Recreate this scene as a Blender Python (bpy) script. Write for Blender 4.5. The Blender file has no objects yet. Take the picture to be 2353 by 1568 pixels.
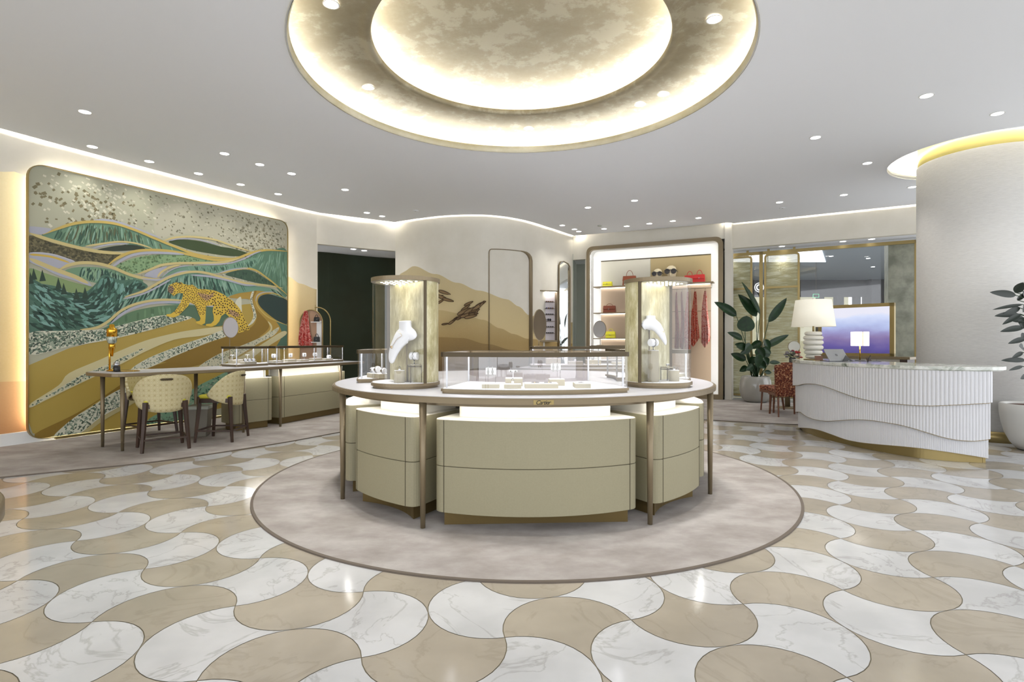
import bpy, bmesh, math, random
from mathutils import Vector, Matrix
PI = math.pi
R = math.radians
random.seed(7)
SC = bpy.context.scene
COL = SC.collection

# ------------------------------------------------------------------ camera, world, exposure
H = 1.35
F = 1250.0
cam_d = bpy.data.cameras.new('camera')
cam = bpy.data.objects.new('camera', cam_d)
COL.objects.link(cam)
cam.location = (0, 0, H)
cam.rotation_euler = (PI/2, 0, 0)
cam_d.sensor_width = 36
cam_d.lens = 36*F/2353
cam_d.clip_start = 0.05
cam_d.clip_end = 200
SC.camera = cam
world = bpy.data.worlds.new('world')
SC.world = world
world.use_nodes = True
world.node_tree.nodes['Background'].inputs['Color'].default_value = (0.93, 0.96, 1, 1)
world.node_tree.nodes['Background'].inputs['Strength'].default_value = 2.3
SC.view_settings.view_transform = 'Standard'
SC.view_settings.look = 'None'
SC.view_settings.gamma = 1
SC.view_settings.use_curve_mapping = False
SC.view_settings.exposure = 0.32
SC.cycles.max_bounces = 7
SC.cycles.diffuse_bounces = 3
SC.cycles.glossy_bounces = 3
SC.cycles.transmission_bounces = 4
SC.cycles.transparent_max_bounces = 18
SC.cycles.caustics_reflective = False
SC.cycles.caustics_refractive = False
SC.cycles.sample_clamp_indirect = 4
SC.cycles.use_denoising = True
LAMP = 25.0          # one ceiling downlight, watts
COVE = 64.0           # cove strips, emission strength

# ------------------------------------------------------------------ helpers
def lin(c):
    if isinstance(c, str):
        c = c.lstrip('#'); c = tuple(int(c[i:i+2], 16)/255 for i in (0, 2, 4))
    elif max(c) > 1.0:
        c = tuple(v/255 for v in c)
    return tuple((v/12.92 if v <= 0.04045 else ((v+0.055)/1.055)**2.4) for v in c) + (1,)

MATS = {}
def mat(name, col, rough=0.5, metal=0.0, emit=None, est=0.0, spec=0.5, coat=0.0, trans=0.0):
    if name in MATS: return MATS[name]
    m = bpy.data.materials.new(name); m.use_nodes = True
    b = m.node_tree.nodes['Principled BSDF']
    b.inputs['Base Color'].default_value = lin(col)
    b.inputs['Roughness'].default_value = rough
    b.inputs['Metallic'].default_value = metal
    b.inputs['Specular IOR Level'].default_value = spec
    b.inputs['Coat Weight'].default_value = coat
    b.inputs['Coat Roughness'].default_value = 0.08
    if emit is not None:
        b.inputs['Emission Color'].default_value = lin(emit)
        b.inputs['Emission Strength'].default_value = est
    MATS[name] = m
    return m

def bs(m): return m.node_tree.nodes['Principled BSDF']
def N(m, t, **kw):
    n = m.node_tree.nodes.new(t)
    for k, v in kw.items():
        if k in n.inputs: n.inputs[k].default_value = v
        else: setattr(n, k, v)
    return n
def LK(m, a, b): m.node_tree.links.new(a, b)

def noise_col(m, cols, scale=5, detail=5, rough=0.6, pos=None, stretch=None, dist=0.0, bump=0.0, bscale=None):
    """base colour from a noise ramp over object coordinates"""
    tc = N(m, 'ShaderNodeTexCoord')
    mp = N(m, 'ShaderNodeMapping')
    if stretch: mp.inputs['Scale'].default_value = stretch
    LK(m, tc.outputs['Object'], mp.inputs['Vector'])
    nz = N(m, 'ShaderNodeTexNoise')
    nz.inputs['Scale'].default_value = scale; nz.inputs['Detail'].default_value = detail
    nz.inputs['Roughness'].default_value = rough; nz.inputs['Distortion'].default_value = dist
    LK(m, mp.outputs[0], nz.inputs['Vector'])
    rp = N(m, 'ShaderNodeValToRGB')
    el = rp.color_ramp.elements
    n = len(cols)
    for i, c in enumerate(cols):
        p = pos[i] if pos else 0.3+0.4*i/(n-1)
        if i < 2: e = el[i]; e.position = p
        else: e = el.new(p)
        e.color = lin(c)
    LK(m, nz.outputs['Fac'], rp.inputs['Fac'])
    LK(m, rp.outputs[0], bs(m).inputs['Base Color'])
    if bump:
        nb = N(m, 'ShaderNodeTexNoise'); nb.inputs['Scale'].default_value = bscale or scale*6
        nb.inputs['Detail'].default_value = 3
        LK(m, mp.outputs[0], nb.inputs['Vector'])
        bp = N(m, 'ShaderNodeBump'); bp.inputs['Strength'].default_value = bump; bp.inputs['Distance'].default_value = 0.01
        LK(m, nb.outputs['Fac'], bp.inputs['Height'])
        LK(m, bp.outputs[0], bs(m).inputs['Normal'])
    return rp

def glass_mat(name, tint=(1, 1, 1), refl=0.9, base=0.05):
    m = bpy.data.materials.new(name); m.use_nodes = True
    nt = m.node_tree; nt.nodes.clear()
    out = nt.nodes.new('ShaderNodeOutputMaterial')
    tr = nt.nodes.new('ShaderNodeBsdfTransparent'); tr.inputs[0].default_value = (*tint, 1)
    gl = nt.nodes.new('ShaderNodeBsdfGlossy'); gl.inputs['Roughness'].default_value = 0.02
    gl.inputs[0].default_value = (refl, refl, refl, 1)
    fr = nt.nodes.new('ShaderNodeLayerWeight'); fr.inputs['Blend'].default_value = 0.12
    mx = nt.nodes.new('ShaderNodeMixShader')
    mul = nt.nodes.new('ShaderNodeMath'); mul.operation = 'MULTIPLY_ADD'
    mul.inputs[1].default_value = 0.38; mul.inputs[2].default_value = base
    nt.links.new(fr.outputs['Facing'], mul.inputs[0])
    nt.links.new(mul.outputs[0], mx.inputs[0])
    nt.links.new(tr.outputs[0], mx.inputs[1]); nt.links.new(gl.outputs[0], mx.inputs[2])
    nt.links.new(mx.outputs[0], out.inputs[0])
    return m

class MB:
    def __init__(s): s.v = []; s.f = []; s.mi = []; s.sm = []
    def add(s, vs, fs, mi=0, smooth=False):
        o = len(s.v); s.v += [tuple(p) for p in vs]
        for f in fs: s.f.append([o+i for i in f]); s.mi.append(mi); s.sm.append(smooth)
        return s
    def box(s, x0, x1, y0, y1, z0, z1, mi=0):
        vs = [(x, y, z) for z in (z0, z1) for y in (y0, y1) for x in (x0, x1)]
        return s.add(vs, [(0, 2, 3, 1), (4, 5, 7, 6), (0, 1, 5, 4), (2, 6, 7, 3), (0, 4, 6, 2), (1, 3, 7, 5)], mi)
    def cbox(s, c, sx, sy, sz, rz=0, mi=0):
        """box centred in plan on c=(x,y), standing on c[2]"""
        ca, sa = math.cos(rz), math.sin(rz)
        vs = []
        for z in (c[2], c[2]+sz):
            for y in (-sy/2, sy/2):
                for x in (-sx/2, sx/2):
                    vs.append((c[0]+x*ca-y*sa, c[1]+x*sa+y*ca, z))
        return s.add(vs, [(0, 2, 3, 1), (4, 5, 7, 6), (0, 1, 5, 4), (2, 6, 7, 3), (0, 4, 6, 2), (1, 3, 7, 5)], mi)
    def prism(s, poly, z0, z1, mi=0, smooth=False, caps=True):
        n = len(poly)
        if area(poly) < 0: poly = poly[::-1]
        vs = [(p[0], p[1], z0) for p in poly]+[(p[0], p[1], z1) for p in poly]
        s.add(vs, [(i, (i+1) % n, n+(i+1) % n, n+i) for i in range(n)], mi, smooth)
        if caps:
            s.add([(p[0], p[1], z0) for p in poly], [tuple(range(n-1, -1, -1))], mi)
            s.add([(p[0], p[1], z1) for p in poly], [tuple(range(n))], mi)
        return s
    def ring(s, outer, inner, z0, z1, mi=0):
        """closed band between two loops with the same vertex count"""
        n = len(outer)
        vs = [(p[0], p[1], z) for z in (z0, z1) for lp in (outer, inner) for p in lp]
        fs = []
        for i in range(n):
            j = (i+1) % n
            fs += [(i, j, 2*n+j, 2*n+i), (n+j, n+i, 3*n+i, 3*n+j), (j, i, n+i, n+j), (2*n+i, 2*n+j, 3*n+j, 3*n+i)]
        return s.add(vs, fs, mi)
    def tube(s, pts, r, n=8, mi=0, cap=True, smooth=True, sq=None):
        pts = [Vector(p) for p in pts]
        rr = r if isinstance(r, (list, tuple)) else [r]*len(pts)
        vs = []; up = Vector((0, 0, 1)); prev = None
        for i, p in enumerate(pts):
            if i == 0: d = pts[1]-p
            elif i == len(pts)-1: d = p-pts[i-1]
            else: d = (pts[i+1]-pts[i-1])
            d.normalize()
            if prev is None:
                a = d.cross(up)
                if a.length < 1e-3: a = d.cross(Vector((1, 0, 0)))
                a.normalize()
            else:
                a = prev - d*prev.dot(d)
                if a.length < 1e-6: a = d.cross(up)
                a.normalize()
            prev = a; b = d.cross(a)
            for k in range(n):
                t = 2*PI*k/n + (PI/4 if n == 4 else 0)
                fx, fy = (1, 1) if sq is None else sq
                vs.append(p+(a*math.cos(t)*fx+b*math.sin(t)*fy)*rr[i])
        fs = []
        for i in range(len(pts)-1):
            for k in range(n):
                fs.append((i*n+k, i*n+(k+1) % n, (i+1)*n+(k+1) % n, (i+1)*n+k))
        s.add(vs, fs, mi, smooth and n > 4)
        if cap:
            s.add([vs[k] for k in range(n)], [tuple(range(n-1, -1, -1))], mi)
            s.add([vs[(len(pts)-1)*n+k] for k in range(n)], [tuple(range(n))], mi)
        return s
    def lathe(s, prof, c=(0, 0), n=32, mi=0, smooth=True, sx=1, sy=1):
        vs = []
        for (r, z) in prof:
            for k in range(n):
                t = 2*PI*k/n; vs.append((c[0]+r*sx*math.cos(t), c[1]+r*sy*math.sin(t), z))
        fs = []
        for i in range(len(prof)-1):
            for k in range(n):
                fs.append((i*n+k, i*n+(k+1) % n, (i+1)*n+(k+1) % n, (i+1)*n+k))
        s.add(vs, fs, mi, smooth)
        if prof[0][0] > 1e-4: s.add([vs[k] for k in range(n)], [tuple(range(n-1, -1, -1))], mi)
        if prof[-1][0] > 1e-4: s.add([vs[(len(prof)-1)*n+k] for k in range(n)], [tuple(range(n))], mi)
        return s
    def ball(s, c, rx, ry=None, rz=None, n=12, mi=0):
        ry = ry or rx; rz = rz or rx
        prof = [(math.sin(PI*i/(n//2+2)), -math.cos(PI*i/(n//2+2))) for i in range(n//2+3)]
        o = len(s.v)
        s.lathe([(max(p[0], 1e-5), p[1]) for p in prof], n=n, mi=mi)
        for i in range(o, len(s.v)):
            v = s.v[i]; s.v[i] = (c[0]+v[0]*rx, c[1]+v[1]*ry, c[2]+v[2]*rz)
        return s
    def wallstrip(s, line, z0, z1, mi=0, smooth=True):
        n = len(line); vs = []
        for i, p in enumerate(line):
            a = z0[i] if isinstance(z0, (list, tuple)) else z0
            b = z1[i] if isinstance(z1, (list, tuple)) else z1
            vs += [(p[0], p[1], a), (p[0], p[1], b)]
        return s.add(vs, [(2*i, 2*i+2, 2*i+3, 2*i+1) for i in range(n-1)], mi, smooth)
    def slab(s, line, off, z0, z1, mi=0):
        """wall strip with thickness: offset to the left of the line direction by off"""
        o = offset_line(line, off)
        n = len(line)
        g = lambda z, i: z[i] if isinstance(z, (list, tuple)) else z
        vs = []
        for i in range(n):
            vs += [(line[i][0], line[i][1], g(z0, i)), (line[i][0], line[i][1], g(z1, i)),
                   (o[i][0], o[i][1], g(z0, i)), (o[i][0], o[i][1], g(z1, i))]
        fs = []
        for i in range(n-1):
            a, b = 4*i, 4*i+4
            fs += [(a, b, b+1, a+1), (a+2, a+3, b+3, b+2), (a+1, b+1, b+3, a+3), (a, a+2, b+2, b)]
        e = 4*(n-1)
        fs += [(0, 1, 3, 2), (e, e+2, e+3, e+1)]
        return s.add(vs, fs, mi)
    def xf(s, M, start=0):
        for i in range(start, len(s.v)): s.v[i] = tuple(M @ Vector(s.v[i]))
        return s
    def shift(s, d):
        s.v = [(v[0]+d[0], v[1]+d[1], v[2]+d[2]) for v in s.v]; return s
    def mesh(s, name, mats, bevel=0):
        me = bpy.data.meshes.new(name)
        me.from_pydata(s.v, [], s.f)
        for m in (mats if isinstance(mats, (list, tuple)) else [mats]): me.materials.append(m)
        me.polygons.foreach_set('material_index', s.mi)
        me.polygons.foreach_set('use_smooth', s.sm)
        bm = bmesh.new(); bm.from_mesh(me)
        bmesh.ops.remove_doubles(bm, verts=bm.verts, dist=1e-5)
        bm.to_mesh(me); bm.free()
        me.update()
        return me
    def build(s, name, mats, parent=None, bevel=0, **props):
        if parent is not None:
            root = parent
            while root.parent: root = root.parent
            if root.get('_world'): s.shift(tuple(-c for c in root.location))
        o = bpy.data.objects.new(name, s.mesh(name, mats))
        COL.objects.link(o)
        if parent is not None: o.parent = parent
        if bevel:
            b = o.modifiers.new('bevel', 'BEVEL'); b.width = bevel; b.segments = 2; b.limit_method = 'ANGLE'; b.angle_limit = R(40)
        for k, v in props.items(): o[k] = v
        return o

def area(p): return sum(p[i][0]*p[(i+1) % len(p)][1]-p[(i+1) % len(p)][0]*p[i][1] for i in range(len(p)))/2
def offset_line(line, off):
    out = []
    for i in range(len(line)):
        a = line[max(i-1, 0)]; b = line[min(i+1, len(line)-1)]
        dx, dy = b[0]-a[0], b[1]-a[1]; l = math.hypot(dx, dy) or 1
        out.append((line[i][0]-dy/l*off, line[i][1]+dx/l*off))
    return out
def inset(poly, d):
    """inset a closed polygon by d (ccw)"""
    if area(poly) < 0: poly = poly[::-1]
    n = len(poly); out = []
    for i in range(n):
        a, p, b = Vector(poly[i-1][:2]), Vector(poly[i][:2]), Vector(poly[(i+1) % n][:2])
        e1 = (p-a); e2 = (b-p)
        if e1.length < 1e-9 or e2.length < 1e-9: out.append(tuple(p)); continue
        e1.normalize(); e2.normalize()
        n1 = Vector((-e1.y, e1.x)); n2 = Vector((-e2.y, e2.x))
        m = n1+n2
        if m.length < 1e-6: out.append(tuple(p+n1*d)); continue
        m.normalize(); k = d/max(m.dot(n1), 0.4)
        out.append(tuple(p+m*k))
    return out
def rounded(poly, rad, seg=7):
    """round the corners of a closed polygon; rad: number or list"""
    if area(poly) < 0:
        poly = poly[::-1]
        if isinstance(rad, (list, tuple)): rad = list(rad)[::-1]
    n = len(poly); out = []
    for i in range(n):
        r = rad[i] if isinstance(rad, (list, tuple)) else rad
        a, p, b = Vector(poly[i-1][:2]), Vector(poly[i][:2]), Vector(poly[(i+1) % n][:2])
        if r <= 0: out.append(tuple(p)); continue
        d1 = (a-p); d2 = (b-p); l1, l2 = d1.length, d2.length; d1.normalize(); d2.normalize()
        ang = d1.angle(d2); t = min(r/math.tan(ang/2), l1*.49, l2*.49); 
        p0 = p+d1*t; p1 = p+d2*t
        for k in range(seg+1):
            u = k/seg; out.append(tuple(p0*(1-u)**2+p*2*u*(1-u)+p1*u**2))
    return out
def spline(pts, n=8, closed=False):
    """Catmull-Rom through points (any dimension)"""
    out = []; m = len(pts)
    rng = range(m) if closed else range(m-1)
    for i in rng:
        if closed: p0, p1, p2, p3 = pts[i-1], pts[i], pts[(i+1) % m], pts[(i+2) % m]
        else: p0, p1, p2, p3 = pts[max(i-1, 0)], pts[i], pts[i+1], pts[min(i+2, m-1)]
        for k in range(n):
            t = k/n
            out.append(tuple(0.5*((2*b)+(-a+c)*t+(2*a-5*b+4*c-d)*t*t+(-a+3*b-3*c+d)*t**3) for a, b, c, d in zip(p0, p1, p2, p3)))
    if not closed: out.append(tuple(pts[-1]))
    return out
def circle(c, r, n=48, a0=0, a1=2*PI, closed=True):
    k = n if closed else n-1
    return [(c[0]+r*math.cos(a0+(a1-a0)*i/k), c[1]+r*math.sin(a0+(a1-a0)*i/k)) for i in range(n)]

def E(name, label, cat, loc=(0, 0, 0), rz=0, group=None, world=False):
    o = bpy.data.objects.new(name, None); COL.objects.link(o)
    o.empty_display_size = 0.1
    o.location = loc; o.rotation_euler = (0, 0, rz)
    o['label'] = label; o['category'] = cat
    if group: o['group'] = group
    if world: o['_world'] = 1
    return o
def tag(o, label, cat, group=None):
    o['label'] = label; o['category'] = cat
    if group: o['group'] = group
    return o
def one(name, mb, mats, label, cat, group=None, loc=None, bevel=0, rz=0):
    """thing that is one mesh; geometry given in world coordinates unless loc/rz place local geometry"""
    o = mb.build(name, mats, bevel=bevel)
    if loc is not None: o.location = loc; o.rotation_euler = (0, 0, rz)
    return tag(o, label, cat, group)
def struct(name, mb, mats, parent=None, bevel=0):
    o = mb.build(name, mats, parent, bevel=bevel)
    if parent is None: o['kind'] = 'structure'
    return o
def dup(o, loc=None, rz=None, label=None, group=None, parent=None):
    c = o.copy(); COL.objects.link(c)
    if parent is not None: c.parent = parent
    for ch in list(o.children): dup(ch, parent=c)
    if loc is not None: c.location = loc
    if rz is not None: c.rotation_euler = (0, 0, rz)
    if label: c['label'] = label
    if group: c['group'] = group
    return c
def spot(loc, power, angle=95, blend=0.9, size=0.05, col=(1, 0.97, 0.92), parent=None, tgt=(0, 0, -1)):
    d = bpy.data.lights.new('lamp_light', 'SPOT'); d.energy = power; d.spot_size = R(angle); d.spot_blend = blend
    d.shadow_soft_size = size; d.color = col
    o = bpy.data.objects.new('lamp_light', d); COL.objects.link(o)
    o.location = loc
    o.rotation_euler = Vector(tgt).to_track_quat('-Z', 'Y').to_euler()
    if parent: o.parent = parent
    return o
def P(x, y, z):
    """photo measurement: the point at height z seen at pixel (x, y)"""
    Y = F*(H-z)/(y-784); return ((x-1176.5)/F*Y, Y, z)
def XY(x, Y): return ((x-1176.5)/F*Y, Y)
def ZY(y, Y): return H-(y-784)*Y/F
ORD = ['first', 'second', 'third', 'fourth', 'fifth', 'sixth', 'seventh', 'eighth', 'ninth', 'tenth', 'eleventh', 'twelfth']
NUM = ['zero', 'one', 'two', 'three', 'four', 'five', 'six', 'seven', 'eight', 'nine', 'ten', 'eleven', 'twelve']
def row_label(i, n, thing, where):
    pos = 'leftmost' if i == 0 else 'rightmost' if i == n-1 else ORD[i]+' from the left'
    s = '%s %s of the %s %s' % (thing, pos, NUM[n], where)
    return s if thing != 'downlight' else '%s round downlight of the %s %s' % (pos, NUM[n], where)

# ------------------------------------------------------------------ materials
M = {}
M['bronze'] = mat('bronze_metal', (128, 114, 90), 0.42, 0.5)
M['bronze_dark'] = mat('dark_bronze_metal', (78, 68, 52), 0.4, 0.75)
M['brass'] = mat('brushed_brass', (152, 134, 88), 0.38, 0.7)
M['gold'] = mat('polished_gold', (214, 165, 60), 0.15, 1.0)
M['silver'] = mat('polished_steel', (168, 168, 170), 0.25, 1.0)
M['cream'] = mat('cream_leather', (196, 188, 158), 0.55)
noise_col(M['cream'], [(146, 139, 112), (150, 143, 116)], scale=90, detail=2, bump=0.02)
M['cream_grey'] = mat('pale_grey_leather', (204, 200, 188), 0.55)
M['seam'] = mat('dark_seam', (70, 62, 42), 0.6)
M['plinth'] = mat('bronze_plinth', (112, 94, 56), 0.4, 0.55)
M['topwhite'] = mat('white_counter_leather', (190, 190, 195), 0.35)
M['white'] = mat('white_paint', (232, 231, 228), 0.6)
M['pad'] = mat('white_display_pad', (236, 236, 238), 0.7)
M['block'] = mat('beige_display_leather', (164, 156, 134), 0.6)
M['jewel'] = mat('white_jewellery_stand', (240, 240, 242), 0.45)
M['metalj'] = mat('silver_jewellery', (140, 138, 134), 0.15, 1.0)
M['rosegold'] = mat('rose_gold_jewellery', (222, 190, 140), 0.15, 1.0)
M['led'] = mat('led_strip', (255, 250, 240), 0.5, emit=(255, 247, 232), est=COVE)
M['led_w'] = mat('led_strip_cool', (255, 255, 255), 0.5, emit=(255, 252, 246), est=12)
M['lens'] = mat('downlight_lens', (255, 255, 255), 0.5, emit=(255, 253, 250), est=9)
M['black'] = mat('black_plastic', (14, 14, 15), 0.35)
M['mirror'] = mat('mirror_silver', (225, 228, 228), 0.03, 1.0)
M['glass'] = glass_mat('clear_glass')
M['glass_bronze'] = glass_mat('bronze_tinted_glass', (0.60, 0.55, 0.57), base=0.12)
M['wood'] = mat('dark_walnut', (74, 46, 32), 0.45)
noise_col(M['wood'], [(44, 30, 22), (72, 50, 37)], scale=9, stretch=(1, 1, .12), detail=6)
M['wood_mid'] = mat('walnut', (104, 62, 38), 0.45)
M['green'] = mat('plant_leaf', (22, 52, 22), 0.38, spec=0.3)
noise_col(M['green'], [(12, 34, 14), (26, 58, 24)], scale=12)
M['green2'] = mat('rubber_plant_leaf', (16, 28, 15), 0.36, spec=0.3)
M['stem'] = mat('plant_stem', (40, 66, 34), 0.5)
M['soil'] = mat('bark_mulch', (74, 42, 28), 0.9)
noise_col(M['soil'], [(40, 24, 16), (110, 64, 42)], scale=60)
M['pot'] = mat('grey_glazed_pot', (158, 156, 150), 0.14, coat=0.5)

M['gold_leaf'] = mat('champagne_gold_leaf', (160, 142, 100), 0.5, 0.1)
noise_col(M['gold_leaf'], [(140, 130, 106), (149, 140, 117), (168, 161, 140)], scale=2.2, detail=9, rough=0.72, pos=[0.38, 0.5, 0.56])
M['gold_leaf_l'] = mat('pale_gold_leaf', (212, 200, 158), 0.5, 0.05)
noise_col(M['gold_leaf_l'], [(196, 186, 150), (222, 216, 194)], scale=3, detail=8)
M['gold_glass'] = mat('mottled_gold_panel', (200, 196, 165), 0.4, 0.1)
noise_col(M['gold_glass'], [(150, 140, 98), (180, 172, 132), (210, 205, 176)], scale=9, detail=9, rough=0.75, stretch=(1, 1, .35), pos=[.36, .5, .62])

M['ceil'] = mat('white_ceiling_paint', (243, 245, 249), 0.7)
M['wall'] = mat('textured_ivory_wallcovering', (222, 217, 204), 0.75)
noise_col(M['wall'], [(218, 213, 199), (226, 221, 209)], scale=2, detail=4, bump=0.05, bscale=60)
M['wall_grey'] = mat('grey_corridor_paint', (176, 180, 168), 0.6)
M['column'] = mat('ribbed_white_wallcovering', (218, 216, 212), 0.7)
noise_col(M['column'], [(210, 208, 204), (226, 224, 220)], scale=14, detail=5, stretch=(1, 1, 14), bump=0.35, bscale=16)

def dune(name, top, bot, z0, z1, speck=0.0):
    m = mat(name, top, 0.7)
    tc = N(m, 'ShaderNodeTexCoord'); sx = N(m, 'ShaderNodeSeparateXYZ'); LK(m, tc.outputs['Object'], sx.inputs[0])
    mr = N(m, 'ShaderNodeMapRange'); mr.inputs['From Min'].default_value = z0; mr.inputs['From Max'].default_value = z1
    LK(m, sx.outputs['Z'], mr.inputs['Value'])
    nz = N(m, 'ShaderNodeTexNoise'); nz.inputs['Scale'].default_value = 45; nz.inputs['Detail'].default_value = 6
    LK(m, tc.outputs['Object'], nz.inputs['Vector'])
    mr2 = N(m, 'ShaderNodeMath', operation='MULTIPLY_ADD'); mr2.inputs[1].default_value = 0.25; LK(m, nz.outputs['Fac'], mr2.inputs[0]); 
    ad = N(m, 'ShaderNodeMath', operation='ADD'); ad.inputs[1].default_value = -0.125
    LK(m, mr.outputs[0], mr2.inputs[2]); LK(m, mr2.outputs[0], ad.inputs[0])
    rp = N(m, 'ShaderNodeValToRGB'); rp.color_ramp.elements[0].color = lin(bot); rp.color_ramp.elements[1].color = lin(top)
    LK(m, ad.outputs[0], rp.inputs[0]); LK(m, rp.outputs[0], bs(m).inputs['Base Color'])
    return m
M['dune1'] = dune('pale_sand_paint', (216, 200, 158), (206, 184, 132), 0.8, 3.0)
M['dune2'] = dune('golden_sand_paint', (200, 180, 132), (170, 144, 92), 1.3, 2.2)
M['dune3'] = dune('brown_sand_paint', (160, 132, 80), (88, 70, 46), 0.5, 1.55)
M['duneL1'] = dune('yellow_sand_paint', (226, 214, 176), (206, 178, 126), 1.0, 3.7)
M['duneL2'] = dune('orange_sand_paint', (206, 166, 116), (190, 138, 90), 0.2, 1.1)

# marble tiles
def stone(name, base, vein, vs, rough=0.13):
    m = mat(name, base, rough, spec=0.42)
    at = N(m, 'ShaderNodeAttribute'); at.attribute_name = 'tile_id'
    tc = N(m, 'ShaderNodeTexCoord')
    add = N(m, 'ShaderNodeVectorMath', operation='MULTIPLY_ADD')
    add.inputs[1].default_value = (40, 40, 40)
    LK(m, at.outputs['Color'], add.inputs[0]); LK(m, tc.outputs['Object'], add.inputs[2])
    n1 = N(m, 'ShaderNodeTexNoise'); n1.inputs['Scale'].default_value = 1.6; n1.inputs['Detail'].default_value = 8; n1.inputs['Distortion'].default_value = 1.2
    n1.inputs['Roughness'].default_value = 0.55
    LK(m, add.outputs[0], n1.inputs['Vector'])
    sb = N(m, 'ShaderNodeMath', operation='SUBTRACT'); sb.inputs[1].default_value = 0.5
    ab = N(m, 'ShaderNodeMath', operation='ABSOLUTE'); LK(m, n1.outputs['Fac'], sb.inputs[0]); LK(m, sb.outputs[0], ab.inputs[0])
    rp = N(m, 'ShaderNodeValToRGB'); e = rp.color_ramp.elements
    e[0].position = 0.0; e[0].color = lin(vein); e[1].position = vs; e[1].color = lin(base)
    LK(m, ab.outputs[0], rp.inputs[0])
    n2 = N(m, 'ShaderNodeTexNoise'); n2.inputs['Scale'].default_value = 2.5; n2.inputs['Detail'].default_value = 4
    LK(m, add.outputs[0], n2.inputs['Vector'])
    r2 = N(m, 'ShaderNodeMapRange'); r2.inputs['From Min'].default_value = .35; r2.inputs['From Max'].default_value = .65
    r2.inputs['To Min'].default_value = 0.87; r2.inputs['To Max'].default_value = 1.06
    LK(m, n2.outputs['Fac'], r2.inputs['Value'])
    mx = N(m, 'ShaderNodeVectorMath', operation='SCALE'); LK(m, rp.outputs[0], mx.inputs[0]); LK(m, r2.outputs[0], mx.inputs['Scale'])
    LK(m, mx.outputs[0], bs(m).inputs['Base Color'])
    return m
M['tile_w'] = stone('white_veined_marble', (196, 196, 196), (176, 175, 173), 0.014)
M['tile_b'] = stone('beige_marble', (164, 155, 140), (156, 147, 132), 0.02)
M['grout'] = mat('brass_tile_joint', (120, 112, 92), 0.5, 0.3)
M['carpet'] = mat('greige_carpet', (186, 176, 166), 0.95, spec=0.1)
noise_col(M['carpet'], [(152, 145, 139), (168, 161, 156), (184, 179, 174)], scale=2.4, detail=8, rough=0.62, stretch=(.9, 1.3, 1), pos=[.34, .5, .66], bump=0.5, bscale=500)
M['carpet_trim'] = mat('carpet_edge_trim', (98, 88, 78), 0.7)
M['desk'] = mat('white_fluted_plaster', (216, 216, 219), 0.55)
M['deskmarble'] = mat('grey_green_marble', (196, 200, 192), 0.12)
noise_col(M['deskmarble'], [(96, 104, 92), (186, 190, 180), (214, 216, 210), (228, 228, 224)], scale=3.5, detail=9, rough=0.66, dist=1.6, pos=[.36, .45, .52, .6])
# ------------------------------------------------------------------ measured plan
CX, CY = 0.11, 5.53          # centre of the round island
ZC = 4.04                    # ceiling height
LW = [(-9.2, 0.6), (-8.4, 2.9), (-7.3, 5.25), (-6.53, 6.9), (-6.30, 7.32), (-5.46, 8.9), (-4.48, 10.75), (-4.28, 11.15), (-4.14, 11.45)]
LW = LW[:3]+[(-6.60, 6.9), (-6.21, 7.7), (-5.68, 8.7), (-4.65, 10.68), (-4.36, 11.17), (-4.13, 11.5)]
JR = (-2.67, 12.45)
bump_px = [(910, 514), (935, 510), (960, 506), (985, 503), (1010, 500), (1035, 498), (1060, 497), (1082, 496.4), (1105, 496.5), (1127, 497.8), (1150, 500), (1175, 504), (1200, 509), (1225, 516), (1250, 524), (1270, 530), (1290, 537), (1303, 541), (1316, 545)]
BW = []
for (x, y) in bump_px:
    Y = 2.69*F/(784-y); BW.append(XY(x, Y))
BW[0] = JR
BW = spline(BW, 4)
VL, VR = (1.93, 13.9), (4.90, 12.45)
FR0, FR1 = (4.98, 12.62), (9.3, 10.05)

# ---------------- floor: marble tiles with curved outlines, brass joints
floor_bm = MB()
floor_bm.box(-11, 11, -4, 17, -0.08, -0.002, 0)
s_ = 0.4448
bax = (math.cos(R(59.5)), math.sin(R(59.5))); cax = (math.cos(R(-30.5)), math.sin(R(-30.5)))
V0 = (0.576, 2.633)
def lat(i, j): return (V0[0]+s_*(cax[0]*i+bax[0]*j), V0[1]+s_*(cax[1]*i+bax[1]*j))
def arc_pts(a, b, side, n=9):
    """quarter circle from a to b bulging to side (+1 left of a->b)"""
    dx, dy = b[0]-a[0], b[1]-a[1]; L = math.hypot(dx, dy); nx, ny = -dy/L, dx/L
    rad = L/(2*math.sin(PI/4)); h = rad*math.cos(PI/4); out = []
    for k in range(n):
        t = -PI/4+PI/2*k/n
        u = rad*math.sin(t); w = rad*math.cos(t)-h
        out.append(((a[0]+b[0])/2+dx/L*u+nx*w*side, (a[1]+b[1])/2+dy/L*u+ny*w*side))
    return out
def cedge(i, j):      # along c from (i,j) to (i+1,j): bulges -b for even i, +b for odd i
    return arc_pts(lat(i, j), lat(i+1, j), -1 if i % 2 == 0 else 1)
def bedge(i, j):      # along b from (i,j) to (i,j+1): bulges +c (right) for even j
    return arc_pts(lat(i, j), lat(i, j+1), -1 if j % 2 == 0 else 1)
tile_ids = []
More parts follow.
